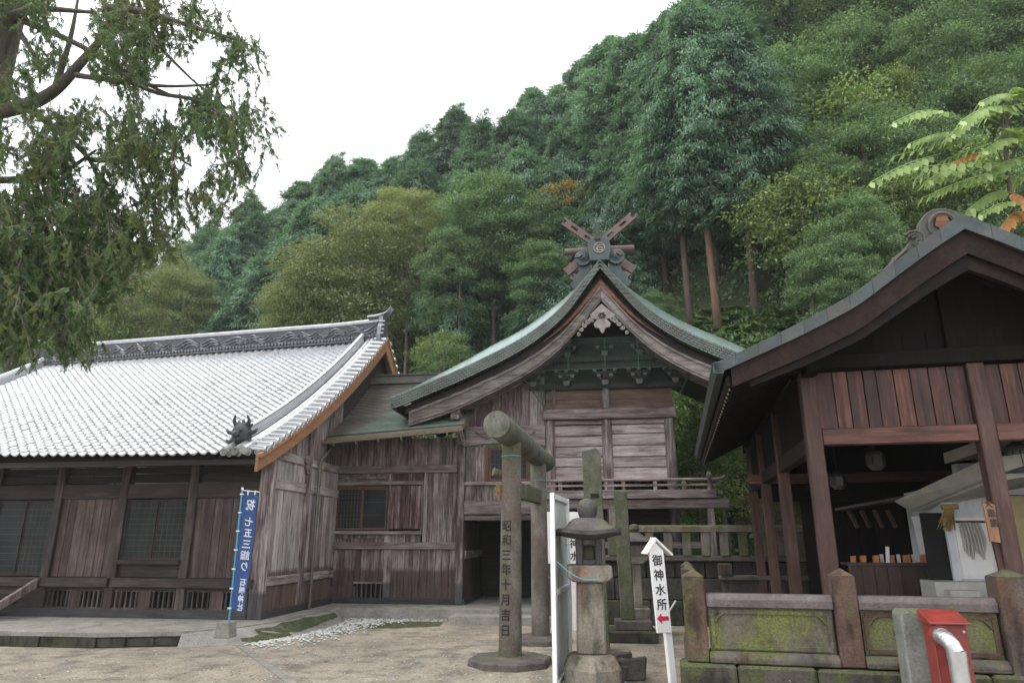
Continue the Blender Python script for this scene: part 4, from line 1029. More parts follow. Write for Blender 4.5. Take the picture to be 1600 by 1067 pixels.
# smooth the profile
def gzs(d): return sum(gz(max(0, abs(d) + k * 0.12)) for k in (-3, -2, -1, 0, 1, 2, 3)) / 7 if abs(d) > 0.4 else gz(d)
def rise(d): d = abs(d); return pl([(0, 0.22), (0.6, 0.42), (1.5, 0.64), (3.5, 0.62), (5.0, 0.46), (6.5, 0.22)], d)
for sg in (-1, 1):
    sheet = MB()
    def sf(u, v, sg=sg):
        d = 6.5 * (1 - u)
        if v < 0.4: k = v / 0.4; t = TV + 0.05 + 1.15 * k; h = rise(d) * math.sin(k * math.pi / 2)
        else: t = lerp(TV + 1.2, TBK, (v - 0.4) / 0.6); h = rise(d)
        return Vector((S0 + sg * d, t, gzs(d) + h))
    # courses run along the eave: stepped strips
    NCS = 40; vs = []; fs = []
    for k in range(NCS):
        u0, u1 = k / NCS, min(1.0, (k + 1.02) / NCS); m = 14
        for j in range(m + 1):
            v = j / m; vs += [sf(u0, v) + Vector((0, 0, 0.022)), sf(u1, v) + Vector((0, 0, 0.003))]
        q = k * 2 * (m + 1)
        fs += [(q + 2 * j, q + 2 * j + 2, q + 2 * j + 3, q + 2 * j + 1) for j in range(m)]
    q = len(vs)
    for k in range(NCS):                                   # risers of the steps
        b = k * 2 * (m + 1)
        for j in range(m):
            p, r = Vector(vs[b + 2 * j]), Vector(vs[b + 2 * j + 2]); n0 = len(vs)
            vs += [p, r, r - Vector((0, 0, 0.02)), p - Vector((0, 0, 0.02))]; fs.append((n0, n0 + 1, n0 + 2, n0 + 3))
    sheet.add(vs, fs)
    shr.part('copper_roof', sheet, M['copper'])
    # underside
    sof = MB(); sof.grid(lambda u, v, sg=sg: Vector((S0 + sg * 6.35 * (1 - u), lerp(TV + 0.12, TBK, v), gzs(6.35 * (1 - u)) - 0.42 + 0.0 * v)), 24, 2)
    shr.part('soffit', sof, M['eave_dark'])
    # verge: copper plates in four rows on the edge
    pb = MB(); rows = 5; npl = 58
    for r in range(rows):
        for k in range(npl):
            o = 0.5 * (r % 2); d0 = 6.5 * (k + o) / npl; d1 = min(6.5, 6.5 * (k + 1 + o) / npl) - 0.012
            if d1 - d0 < 0.02: continue
            th_ = 0.37 if d0 > 0.9 else 0.27 + 0.1 * d0 / 0.9
            h0 = -th_ * r / rows; h1 = -th_ * (r + 1) / rows + 0.008; y = TV + 0.018 * r + random.uniform(0, .006)
            P = [gp(sg * d0, h0), gp(sg * d1, h0), gp(sg * d1, h1), gp(sg * d0, h1)]
            for p_ in P: p_.z = p_.z - gz(p_.x - S0) + gzs(p_.x - S0)
            a = [Vector((p_.x, y, p_.z)) for p_ in P]; b = [Vector((p_.x, y + 0.10, p_.z)) for p_ in P]
            pb.add(a + b, [(0, 1, 2, 3), (0, 4, 5, 1), (3, 2, 6, 7), (1, 5, 6, 2), (0, 3, 7, 4)])
    shr.part('verge_plates', pb, M['copper_edge'], kind='stuff')
    eps = MB(); eps.add([(S0 + sg * 6.5, TV, 6.33), (S0 + sg * 6.5, TBK, 6.45), (S0 + sg * 6.42, TBK, 6.05), (S0 + sg * 6.42, TV, 5.98), (S0 + sg * 6.0, TBK, 5.75), (S0 + sg * 6.0, TV + .02, 5.70)], [(0, 1, 2, 3), (3, 2, 4, 5)])
    shr.part('eave_edge', eps, M['copper_edge'])
    # bargeboards: upper fillet, main board with two mouldings
    def board(top, thick, y0, y1, name, mat, d_end, d_in=0.0, parent=None):
        vs = []; fs = []; n = 40
        for i in range(n + 1):
            d = lerp(d_in, d_end, i / n); z = gzs(d); tp, tk = top(d), thick(d)
            for yy in (y0, y1): vs += [(S0 + sg * d, yy, z - tp), (S0 + sg * d, yy, z - tp - tk)]
        for i in range(n):
            q = 4 * i; fs += [(q, q + 4, q + 5, q + 1), (q + 2, q + 3, q + 7, q + 6), (q, q + 2, q + 6, q + 4), (q + 1, q + 5, q + 7, q + 3)]
        fs += [(0, 1, 3, 2), (4 * n, 4 * n + 2, 4 * n + 3, 4 * n + 1)]
        return shr.part(name, MB().add(vs, fs), mat, parent)
    tp = lambda d: pl([(0, 0.80), (0.6, 0.80), (1.5, 0.74), (3, 0.68), (5, 0.63), (6.2, 0.60)], d)
    tk = lambda d: pl([(0, 0.48), (1.0, 0.46), (3, 0.50), (4.7, 0.54), (6.0, 0.46)], d)
    board(tp, tk, TV + 0.20, TV + 0.32, 'bargeboard', M['barge'], 5.95)
    board(lambda d: tp(d) + 0.05, lambda d: 0.05, TV + 0.165, TV + 0.201, 'barge_moulding', M['barge'], 5.9)
    board(lambda d: tp(d) + tk(d) - 0.14, lambda d: 0.06, TV + 0.17, TV + 0.201, 'barge_moulding', M['barge'], 5.9)
    board(lambda d: 0.40 if d > 0.9 else 0.30 + 0.1 * d / .9, lambda d: tp(d) - (0.40 if d > .9 else 0.30 + .1 * d / .9) + 0.02, TV + 0.33, TV + 0.40, 'verge_soffit_board', M['eave_dark'], 6.1)
    board(lambda d: tp(d) - 0.22, lambda d: pl([(0, 0.22), (0.8, 0.13), (1.8, .02)], d), TV + 0.24, TV + 0.29, 'red_batten', M['red_gable'], 1.8)
    # verge rafters seen from below, along the slope behind the board
    for k in range(5):
        board(lambda d: tp(d) + tk(d) - 0.16 - 0.015 * k, lambda d: 0.07, TV + 0.50 + 0.24 * k, TV + 0.60 + 0.24 * k, 'verge_rafter', M['beam_x'], 5.2, 1.0)
for sg in (-1, 1):
    shr.part('purlin_end', MB().box(S0 + sg * 4.55 - 0.14, S0 + sg * 4.55 + 0.14, TV + 0.33, TC, 5.68, 6.02), M['beam_y'], bevel=0.02)
    shr.part('purlin_end', MB().box(S0 + sg * 2.6 - 0.13, S0 + sg * 2.6 + 0.13, TV + 0.33, TC, 6.95, 7.2), M['red_gable'], bevel=0.02)
# gable pendant
gpn = MB()
gpn.prism([(S0, 9.10), (S0 + 0.40, 8.72), (S0 + 0.34, 8.62), (S0 + 0.14, 8.60), (S0 + 0.26, 8.46), (S0 + 0.22, 8.34), (S0 + 0.10, 8.32), (S0 + 0.06, 8.22), (S0, 8.14),
           (S0 - 0.06, 8.22), (S0 - 0.10, 8.32), (S0 - 0.22, 8.34), (S0 - 0.26, 8.46), (S0 - 0.14, 8.60), (S0 - 0.30, 8.62), (S0 - 0.36, 8.75)], TV + 0.12, TV + 0.20, 'y')
pend = shr.part('gable_pendant', gpn, M['carved'], bevel=0.012)
ros = MB()
for k in range(6):
    a = k * math.pi / 3; ros.lathe((S0 + 0.07 * math.cos(a), TV + 0.10, 8.72 + 0.07 * math.sin(a) - 0.03), [(0.01, 0), (0.05, 0.015), (0.055, 0.03), (0.05, 0.045), (0.01, 0.06)], 7)
shr.part('rosette', ros, M['barge'], pend)
for sg in (-1, 1):
    fin = MB()
    for k in range(5):
        cx, cz = S0 + sg * (0.32 + 0.10 * k), 8.60 - 0.062 * k - 0.012 * k * k; r = 0.10 - 0.011 * k
        fin.tube([Vector((cx + (r - r * .08 * i) * math.cos(i * .7 + k), TV + 0.15 - 0.002 * i, cz + (r - r * .08 * i) * math.sin(i * .7 + k))) for i in range(11)], 0.026, 5)
        fin.tube([(cx, TV + 0.15, cz), (cx, TV + 0.19, cz)], r * 0.85, 9)
    shr.part('pendant_fin', fin, M['carved'], pend)
# ---- ridge: box, end plate with crest, scrolls, crossed finials and billets
RZ = 10.60
shr.part('ridge_box', MB().box(S0 - 0.26, S0 + 0.26, TV + 0.5, TBK, RZ - 0.1, 11.0), M['copper_dark'])
plate = MB().prism([(S0 - 0.30, 10.56), (S0 - 0.36, 11.02), (S0 - 0.30, 11.28), (S0 - 0.16, 11.36), (S0 + 0.16, 11.36), (S0 + 0.30, 11.28), (S0 + 0.36, 11.02), (S0 + 0.30, 10.56)], TV + 0.18, TV + 0.5, 'y')
shr.part('ridge_end_plate', plate, M['copper_dark'], bevel=0.02)
cm = MB(); cm.tube([Vector((S0 + 0.165 * math.cos(i * math.pi / 12), TV + 0.168, 10.97 + 0.165 * math.sin(i * math.pi / 12))) for i in range(25)], 0.022, 6)
crest = shr.part('crest', cm, M['carved'])
tm = text_mb('石', 0.26, 0.008, bold=0.006)
zs_ = [v[2] for v in tm.v]; xs_ = [v[0] for v in tm.v]
moved(tm, Matrix.Translation((S0 - (min(xs_) + max(xs_)) / 2, TV + 0.172, 10.97 - (min(zs_) + max(zs_)) / 2)))
shr.part('crest_character', tm, M['carved'], crest)
shr.part('plate_spike', MB().box(S0 - 0.20 + .08, S0 - .20 + 0.24, TV + 0.12, TV + 0.34, 11.25, 11.82), M['black'])
for sg in (-1, 1):
    scr = MB()
    for q in range(3):
        scr.tube([Vector((S0 + sg * (0.52 + (0.24 - .06 * q - 0.012 * i) * math.cos(i * .5)), TV + 0.30 - .02 * q, 10.72 + (0.22 - .055 * q - 0.011 * i) * math.sin(i * .5))) for i in range(13)], 0.035, 6)
    scr.tube([(S0 + sg * 0.52, TV + 0.30, 10.72), (S0 + sg * 0.52, TV + 0.40, 10.72)], 0.26, 14)
    foot = [(0.30, 10.62), (0.58, 10.60), (0.68, 10.48), (0.66, 10.30), (0.76, 10.20), (0.86, 10.12), (0.86, 9.98), (0.96, 9.88), (0.85, 9.72), (0.60, 9.95), (0.42, 10.2), (0.28, 10.35)]
    scr.prism([(S0 + sg * a, b) for a, b in foot], TV + 0.42, TV + 0.60, 'y')
    shr.part('ridge_scroll', scr, M['copper_dark'], smooth=40)
# chigi: two crossing boards with forked tips and slots
def chigi(sg, y):
    # direction: lower outer end on one side to upper outer end on the other
    a = Vector((S0 - sg * 1.08, 0, 10.40)); b = Vector((S0 + sg * 1.17, 0, 12.30)); d = (b - a).normalized(); nrm = Vector((-d.z, 0, d.x)); L = (b - a).length; hw = 0.132
    mb = MB()
    def pc(l0, l1, h0, h1): 
        P = [a + d * l0 + nrm * h0, a + d * l1 + nrm * h0, a + d * l1 + nrm * h1, a + d * l0 + nrm * h1]
        mb.prism([(p.x, p.z) for p in P], y, y + 0.11, 'y')
    cuts = [(L * 0.60, L * 0.68), (L * 0.78, L * 0.87)]
    segs = [(0, cuts[0][0]), (cuts[0][1], cuts[1][0]), (cuts[1][1], L - 0.22)]
    for l0, l1 in segs: pc(l0, l1, -hw, hw)
    for l0, l1 in cuts: pc(l0, l1, -hw, -0.04); pc(l0, l1, 0.04, hw)
    pc(L - 0.22, L, -hw, -0.06); pc(L - 0.22, L - 0.06, 0.06, hw); pc(L - .22, L - .14, -.06, .06)
    shr.part('crossed_finial', mb, M['copper_brown'])
chigi(1, TV + 0.64); chigi(-1, TV + 0.76)
chigi(1, TBK - 0.6); chigi(-1, TBK - 0.48)
for t in (TV + 1.0, TV + 2.6, TV + 4.2):
    shr.part('ridge_billet', MB().tube([(S0 - 1.12, t, 11.24), (S0 - 0.4, t, 11.24), (S0 + 0.4, t, 11.24), (S0 + 1.12, t, 11.24)], [0.115, 0.13, 0.13, 0.115], 12), M['copper_brown'], smooth=40)

# ---- veranda of the sanctuary
VT = 3.35; VR = 11.5
ver = MB()
shr.part('veranda_floor', MB().box(6.85, VR + 0.35, VT, TB + 3.8, 3.42, 3.50), M['beam_x'])
shr.part('veranda_edge', MB().box(6.85, VR + 0.18, VT - 0.10, VT + 0.02, 3.30, 3.535), M['beam_x'], bevel=0.012)
shr.part('veranda_beam', MB().box(6.85, VR + 0.50, VT + 0.03, VT + 0.20, 3.02, 3.28), M['beam_x'], bevel=0.012)
shr.part('veranda_side_edge', MB().box(VR + 0.05, VR + 0.18, VT + 0.02, TB + 3.8, 3.30, 3.53), M['beam_y'])
rail = shr.part('top_rail', MB().tube([(6.85, VT - 0.03, 3.82), (VR + 0.2, VT - 0.03, 3.82), (VR + 0.34, VT - 0.03, 3.84), (VR + 0.46, VT - 0.03, 3.90)], 0.042, 8), M['beam_x'], smooth=40)
shr.part('middle_rail', MB().box(6.85, VR + 0.30, VT - 0.06, VT - 0.005, 3.64, 3.70), M['beam_x'])
for s in (7.3, 8.2, 9.1, 10.0, 10.8): shr.part('baluster', MB().box(s - 0.05, s + 0.05, VT - 0.055, VT - 0.01, 3.535, 3.78), M['post_up'])
shr.part('newel', MB().lathe((VR, VT - 0.03, 0), [(0.06, 3.535), (0.06, 3.86), (0.085, 3.90), (0.075, 3.97), (0.02, 4.05)], 10), M['post_up'], smooth=40)
for s in (7.1, 8.75, VR): shr.part('veranda_post', MB().box(s - 0.09, s + 0.09, VT + 0.03, VT + 0.21, 1.2, 3.02), M['post_up'], bevel=0.01)
shr.part('foot_rail', MB().box(7.0, VR, VT + 0.05, VT + 0.16, 1.95, 2.12), M['beam_x'])
shr.part('foundation', MB().box(6.95, 10.9, TB + 0.2, TB + 3.6, 0.5, 1.35), M['rail_stone'])
shr.part('underfloor_shade_board', MB().box(6.95, 10.7, TB + 0.3, TB + 0.36, 1.35, 3.4), M['eave_dark'])
# ------------------------------------------------------------------ ground and paving
g = MB(); g.add([(-150, -60, 0), (150, -60, 0), (150, 200, 0), (-150, 200, 0)], [(0, 1, 2, 3)])
structure('courtyard_ground', g, M['gravel'])
# platform of the hall: worn concrete with a mossy stone edge
pf = MB(); poly = [(-17, -2.62), (-2.1, -2.62), (-0.45, -2.12), (0.3, -1.3), (0.7, 0.0), (0.75, 3.2), (8.4, 3.2), (8.4, 12), (-17, 12)]
pf.prism([(p[0], p[1] - (.11 if p[1] < -2 else 0)) for p in poly], 0.215, PZ, 'z'); pf.prism([(p[0], p[1] + (.03 if p[1] < -2 else 0)) for p in poly], 0.0, 0.214, 'z')
structure('hall_platform', pf, M['concrete'], A)
kb = Thing('mossy_kerb', 'dark mossy stone kerb along the front of the hall platform', 'kerb', A, (-8, -2.68, 0))
x = -16.5; rr = random.Random(3)
while x < -2.15:
    L = rr.uniform(0.45, 0.95); b = min(-2.1, x + L)
    j = rr.uniform(0, 0.05)
    kb.part('stone', MB().prism([(x, 0), (b - 0.006, 0), (b - 0.012, 0.205), (x + 0.006, 0.208)], -2.70 - j, -2.595, 'y'), M['mossy_kerb'], bevel=0.007); x = b
for k in range(3):
    a_, b_ = Vector((-2.09, -2.68, 0)).lerp(Vector((-.45, -2.17, 0)), k / 3), Vector((-2.09, -2.68, 0)).lerp(Vector((-.45, -2.17, 0)), (k + .97) / 3)
    kb.part('stone', MB().bar(a_ + Vector((0, 0.03, .10)), b_ + Vector((0, 0.03, .09)), 0.10, 0.20 - .02 * k), M['mossy_kerb'], bevel=0.02)
# path border and grey path at the lower left
e0, e1 = on_z(372, 1003, 0), on_z(475, 1075, 0)
d = (e1 - e0).normalized(); n_ = Vector((d.y, -d.x, 0))
pb = MB(); k = e0; 
far = e1 + d * 12
pb.add([e0 + Vector((0, 0, .012)), far + Vector((0, 0, .012)), far + n_ * 0.14 + Vector((0, 0, .012)), e0 + n_ * 0.14 + Vector((0, 0, .012)), e0, far, far + n_ * .14, e0 + n_ * .14], [(0, 1, 2, 3), (0, 4, 5, 1), (2, 6, 7, 3)])
structure('path_border', pb, M['concrete'])
def patch(name, pts, z, mat, kind='structure', wob=0.06, n=10):
    """a low irregular sheet given by ground points, slightly domed edge"""
    P = [on_z(px, py, 0) for px, py in pts]; Q = []
    for a, b in zip(P, P[1:] + P[:1]):
        for i in range(n): 
            q = a.lerp(b, i / n); Q.append(q + Vector((mnoise.noise(q * 2.3) * wob, mnoise.noise(q * 2.1 + Vector((7, 3, 1))) * wob, 0)))
    c = sum(Q, Vector()) / len(Q); mb = MB(); k = len(Q)
    vs = [q * 1 for q in Q] + [Vector((lerp(q.x, c.x, .06), lerp(q.y, c.y, .06), z)) for q in Q] + [Vector((c.x, c.y, z * 1.1))]
    for i in range(k): vs[i].z = 0.003
    fs = [(i, (i + 1) % k, k + (i + 1) % k, k + i) for i in range(k)] + [(k + i, k + (i + 1) % k, 2 * k) for i in range(k)]
    mb.add(vs, fs); return structure(name, mb, mat, kind=kind)
# sloping apron of concrete and earth beside the hall
ap = MB(); ein = [(-0.47, -2.22), (0.3, -1.31), (0.705, 0.0), (0.755, 3.19)]; eout = [(-0.4, -2.45), (0.85, -1.7), (1.45, -0.3), (1.5, 2.2)]
k4 = len(ein); ap.add([(a, b, PZ - .03) for a, b in ein] + [(a, b, 0.004) for a, b in eout], [(i, i + 1, k4 + i + 1, k4 + i) for i in range(k4 - 1)])
structure('apron_slope', ap, M['concrete'], A)
rm_ = random.Random(14)
def slope_pt(u, v):
    i = min(k4 - 2, int(u * (k4 - 1))); f = u * (k4 - 1) - i
    a = Vector((*ein[i], PZ - .03)).lerp(Vector((*ein[i + 1], PZ - .03)), f); b = Vector((*eout[i], .004)).lerp(Vector((*eout[i + 1], .004)), f); p = a.lerp(b, v)
    return p + Vector((0, 0, 0.012 + 0.03 * max(0, mnoise.noise(p * 3.1))))
for u0, u1, v0, v1 in ((0.42, 0.98, 0.05, 0.75), (0.30, 0.60, 0.55, 1.0)):
    ms = MB()
    def mf(a, b): 
        w_ = 0.5 + 0.5 * math.sin(math.pi * a); return slope_pt(lerp(u0, u1, a), lerp(lerp(v0, v1, .5), lerp(v0, v1, b), w_ * (0.8 + .4 * mnoise.noise(Vector((a * 5, b * 3, u0))))))
    ms.grid(mf, 22, 8); structure('moss', ms, M['moss'], A, smooth=60, kind='stuff')
# moss at the corner of the hall
patch('moss', [(418, 985), (446, 966), (500, 955), (540, 962), (500, 980), (450, 992)], 0.035, M['moss'], kind='stuff')
patch('moss', [(560, 975), (640, 971), (690, 972), (690, 978), (620, 981), (570, 982)], 0.02, M['moss'], kind='stuff')
# connector step: a second slab in front of the doorway
sl = A.loc(on_z(690, 985, 0.0))
structure('door_step', MB().box(4.3, 8.2, 2.35, 3.195, 0.0, 0.20), M['concrete'], A)
# strip of white pebbles
pm = MB(); rr = random.Random(9)
def pebble(c, r):
    k = len(pm.v); a = rr.random() * 6.28
    ca, sa = math.cos(a), math.sin(a); sx, sy, sz = r * rr.uniform(.8, 1.3), r * rr.uniform(.7, 1.1), r * rr.uniform(.45, .7)
    for q in ((1, 0, 0), (0, 1, 0), (-1, 0, 0), (0, -1, 0), (0.1, 0, 1), (0, 0.1, -1)):
        x_, y_, z_ = q[0] * sx, q[1] * sy, q[2] * sz; pm.v.append((c.x + ca * x_ - sa * y_, c.y + sa * x_ + ca * y_, c.z + z_))
    pm.f += [tuple(k + i for i in t) for t in ((0, 1, 4), (1, 2, 4), (2, 3, 4), (3, 0, 4), (1, 0, 5), (2, 1, 5), (3, 2, 5), (0, 3, 5))]
cent = [(392, 1003), (440, 994), (490, 985), (540, 976), (590, 968), (650, 966), (716, 966)]
wid = [8, 13, 16, 15, 9, 4, 3]
for _ in range(2600):
    u = rr.random() * 5.999; i = int(u); f = u - i
    if i >= 4 and rr.random() < 0.55: continue
    px = lerp(cent[i][0], cent[i + 1][0], f); py = lerp(cent[i][1], cent[i + 1][1], f); w_ = lerp(wid[i], wid[i + 1], f)
    P = on_z(px + rr.gauss(0, 6), py + rr.gauss(0, 0.5) * w_, 0.01); pebble(P + Vector((0, 0, 0.012)), rr.uniform(0.022, 0.045))
for _ in range(420):
    P = on_z(rr.uniform(20, 1000), rr.uniform(985, 1075), 0.0); pebble(P + Vector((0, 0, 0.004)), rr.uniform(0.008, 0.02))
structure('white_pebbles', pm, M['pebble'], kind='stuff', label='loose white pebbles strewn beside the hall')
# fallen leaves and bits of twig on the yard
fl = MB(); rr = random.Random(31)
for _ in range(520):
    P_ = on_z(rr.uniform(0, 1080), 1075 - 105 * rr.random() ** 1.4, 0.006); a = rr.uniform(0, 6.28); L = rr.uniform(.03, .07); w_ = L * rr.uniform(.25, .45); d = Vector((math.cos(a), math.sin(a), 0)); n_ = Vector((-d.y, d.x, 0)); up = Vector((0, 0, rr.uniform(.004, .02)))
    fl.add([P_, P_ + d * L * .5 + n_ * w_ * .5 + up, P_ + d * L + up * .5, P_ + d * L * .5 - n_ * w_ * .5 + up * .3], [(0, 1, 2, 3)])
structure('fallen_leaves', fl, M['brownleaf'], kind='stuff', label='dry brown leaves scattered over the gravel yard')
# ------------------------------------------------------------------ P: the open pavilion at the right
PO = on_y(1301, 898, 9.6)
P = Frame(PO, 13.2)
pav = Thing('open_pavilion', 'dark red-brown open pavilion with a wide copper-edged gable roof', 'pavilion', P, (1.95, 0, 0))
PT = [0.0, 3.08, 5.74, 8.3]                                # rows of posts
FZ = 0.55                                                   # floor
def ppost(s, t, w, z1, lab=None): return pav.part('post', MB().box(s - w, s + w, t - w, t + w, 0.3, z1), M['pav_post'], label=lab, bevel=0.012)
for t in PT: ppost(-0.03, t, 0.105 if t == 0 else 0.10, 4.50)
ppost(2.13, 0, 0.105, 4.52); ppost(4.2, 0, 0.105, 4.52); ppost(4.2, 3.08, 0.1, 4.5); ppost(4.2, 5.74, .1, 4.5); ppost(4.2, 8.3, .1, 4.5)
# front: lower beam, upright boards, upper beam
pav.part('front_beam', MB().box(0.078, 2.022, -0.085, 0.085, 3.455, 3.685), M['pav_x'], bevel=0.012)
pav.part('front_beam', MB().box(2.238, 4.09, -0.085, 0.085, 3.455, 3.685), M['pav_x'], bevel=0.012)
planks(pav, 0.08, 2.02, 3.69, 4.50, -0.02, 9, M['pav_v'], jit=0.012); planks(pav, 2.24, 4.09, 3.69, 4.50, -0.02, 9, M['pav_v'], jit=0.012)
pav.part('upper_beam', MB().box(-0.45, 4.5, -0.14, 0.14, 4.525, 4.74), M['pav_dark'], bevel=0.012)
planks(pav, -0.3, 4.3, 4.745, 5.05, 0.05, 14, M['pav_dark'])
pav.part('gable_boards', MB().prism([(-0.5, 4.745), (4.4, 4.745), (1.95, 6.0)], 0.06, 0.12, 'y'), M['pav_dark'])
pav.part('king_post', MB().box(1.85, 2.05, -0.06, 0.05, 4.745, 5.75), M['pav_dark'])
# receding tie beam with a pale nosed end, side boards above it
pav.part('tie_beam', MB().box(-0.11, 0.05, 0.11, 5.62, 3.36, 3.60), M['pav_y'], bevel=0.012)
pav.part('tie_beam', MB().box(-0.10, 0.04, 5.86, 8.2, 3.36, 3.58), M['pav_y'], bevel=0.012)
cb = MB().prism([(-0.40, 3.40), (-0.40, 3.50), (-0.34, 3.56), (4.0, 3.56), (4.0, 3.36), (-0.34, 3.36)], 5.66, 5.82, 'y')
cbo = pav.part('cross_beam', cb, M['pav_x'])
pav.part('beam_end', MB().box(-0.405, -0.395, 5.67, 5.81, 3.41, 3.49), M['plaque'], cbo)
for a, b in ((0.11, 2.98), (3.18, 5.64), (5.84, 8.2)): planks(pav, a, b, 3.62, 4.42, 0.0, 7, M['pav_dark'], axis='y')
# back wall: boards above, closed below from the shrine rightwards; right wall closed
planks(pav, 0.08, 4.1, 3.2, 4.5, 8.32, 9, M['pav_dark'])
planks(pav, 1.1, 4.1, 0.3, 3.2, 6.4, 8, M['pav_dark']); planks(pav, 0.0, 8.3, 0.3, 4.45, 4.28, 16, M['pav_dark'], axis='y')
pav.part('back_light_stop', MB().box(1.1, 4.26, 6.46, 6.50, 0.3, 4.45).box(0.05, 4.2, 8.37, 8.42, 3.2, 4.5), M['pav_dark'])  # added sheets that shut out light between the back boards
pav.part('side_light_stop', MB().box(4.33, 4.36, 0.0, 8.3, 0.3, 4.45), M['pav_dark'])  # added sheet against light leaking through the side boards
pav.part('inner_wall', MB().box(1.04, 1.10, 6.38, 8.3, 0.3, 4.5), M['pav_dark'])
pav.part('inner_lintel', MB().box(0.07, 4.1, 6.34, 6.45, 3.0, 3.3), M['pav_dark'])
pav.part('floor', MB().box(-0.5, 4.6, -0.3, 8.6, 0.0, 0.3), M['plinth'])
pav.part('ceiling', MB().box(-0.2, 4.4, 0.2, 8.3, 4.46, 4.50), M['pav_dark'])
# ---- roof
PV0, PV1, PS = -1.0, 9.6, 1.96
PP = [(0, 6.32), (0.4, 6.07), (0.8, 5.79), (1.43, 5.33), (2.12, 4.98), (2.8, 4.68), (3.32, 4.455)]
def pgz(d): d = abs(d); return sum(pl(PP, max(0, d + k * 0.08)) for k in (-2, -1, 0, 1, 2)) / 5 if d > 0.2 else pl(PP, d)
def pboard(sg, top, thick, y0, y1, name, mat, d0, d1, parent=None, n=24, label=None):
    vs = []; fs = []
    for i in range(n + 1):
        d = lerp(d0, d1, i / n); z = pgz(d)
        for yy in (y0, y1): vs += [(PS + sg * d, yy, z - top(d)), (PS + sg * d, yy, z - top(d) - thick(d))]
    for i in range(n):
        q = 4 * i; fs += [(q, q + 4, q + 5, q + 1), (q + 2, q + 3, q + 7, q + 6), (q, q + 2, q + 6, q + 4), (q + 1, q + 5, q + 7, q + 3)]
    fs += [(0, 1, 3, 2), (4 * n, 4 * n + 2, 4 * n + 3, 4 * n + 1)]
    return pav.part(name, MB().add(vs, fs), mat, parent, label)
for sg in (-1, 1):
    NCS = 26; vs = []; fs = []
    for k in range(NCS):
        d0, d1 = 3.34 * (1 - k / NCS), 3.34 * (1 - (k + 1.03) / NCS); q = len(vs); d1 = max(0, d1)
        for t in (PV0 + 0.02, 2, 5, PV1): vs += [(PS + sg * d0, t, pgz(d0) + 0.02), (PS + sg * d1, t, pgz(d1) + 0.004), (PS + sg * d0, t, pgz(d0) - 0.002)]
        for j in range(3): fs += [(q + 3 * j, q + 3 * j + 3, q + 3 * j + 4, q + 3 * j + 1), (q + 3 * j, q + 3 * j + 2, q + 3 * j + 5, q + 3 * j + 3)]
    pav.part('copper_roof', MB().add(vs, fs), M['copper_dark'])
    s1 = MB(); s1.grid(lambda u, v: (PS + sg * 3.2 * (1 - u), lerp(PV0 + 0.1, PV1 - .05, v), pgz(3.2 * (1 - u)) - 0.20), 14, 2); pav.part('soffit', s1, M['pav_dark'])
    # copper clad verge in lapped lengths
    npl = 11
    for k in range(npl):
        a, b = 3.34 * k / npl, 3.34 * (k + 1) / npl - 0.004
        pboard(sg, lambda d: -0.022, lambda d: pl([(0, 0.215), (1.5, 0.19), (3.3, 0.15)], d), PV0 - 0.003 * (k % 2), PV0 + 0.05, 'copper_verge', M['copper_dark'], a, b, n=4)
    pboard(sg, lambda d: 0.10, lambda d: pl([(0, 0.42), (1.4, 0.38), (3.2, 0.28)], d), PV0 + 0.06, PV0 + 0.13, 'verge_board', M['pav_y'], 0.0, 3.1)
    pboard(sg, lambda d: pl([(0, 0.36), (1.4, 0.31), (2.9, 0.24)], d), lambda d: pl([(0, 0.36), (1.4, 0.30), (2.9, 0.24)], d), PV0 + 0.13, PV0 + 0.21, 'bargeboard', M['pav_y'], 0.0, 2.86)
    for k in range(4):
        pboard(sg, lambda d: 0.24, lambda d: 0.10, PV0 + 0.36 + k * 0.26, PV0 + 0.44 + k * 0.26, 'verge_rafter', M['pav_dark'], 0.05, 3.1)
    # eave: copper edge, fascia, rafters with pale ends
    zE = pgz(3.34)
    pav.part('eave_edge', MB().add([(PS + sg * 3.34, PV0, zE + 0.02), (PS + sg * 3.34, PV1, zE + 0.02), (PS + sg * 3.30, PV1, zE - 0.13), (PS + sg * 3.30, PV0, zE - 0.13), (PS + sg * 3.2, PV0, zE + .02), (PS + sg * 3.2, PV1, zE + .02), (PS + sg * 3.2, PV1, zE - 0.13), (PS + sg * 3.2, PV0, zE - 0.13)], [(0, 1, 2, 3), (3, 2, 6, 7), (4, 7, 6, 5), (0, 3, 7, 4), (1, 5, 6, 2)]), M['copper_dark'])
    pav.part('eave_fascia', MB().box(PS + sg * 3.14 - 0.03, PS + sg * 3.14 + 0.03, PV0 + .15, PV1 - .05, zE - 0.28, zE - 0.132), M['pav_y'])
    rm = MB(); rm.bar((sg * 3.12, 0, zE - 0.27), (sg * 1.8, 0, pgz(1.8) - 0.30), 0.06, 0.09); rmm = rm.mesh('rafter'); rmm.materials.append(M['pav_dark'])
    em = MB(); em.bar((sg * 3.135, 0, zE - 0.27), (sg * 3.12, 0, zE - 0.265), 0.045, 0.07); emm = em.mesh('rafter_end'); emm.materials.append(M['cream'])
    for k in range(36):
        t = PV0 + 0.35 + k * 0.285
        r_ = pav.inst('rafter', rmm, (PS, t, 0)); o = pav.inst('rafter_end', emm, (PS, t, 0), parent=r_)
        o.location = (0, 0, 0)
    pav.part('wall_plate', MB().box(PS + sg * 1.98 - 0.09, PS + sg * 1.98 + 0.09, PV0 + 0.4, 9.2, 4.42, 4.60), M['pav_dark'])
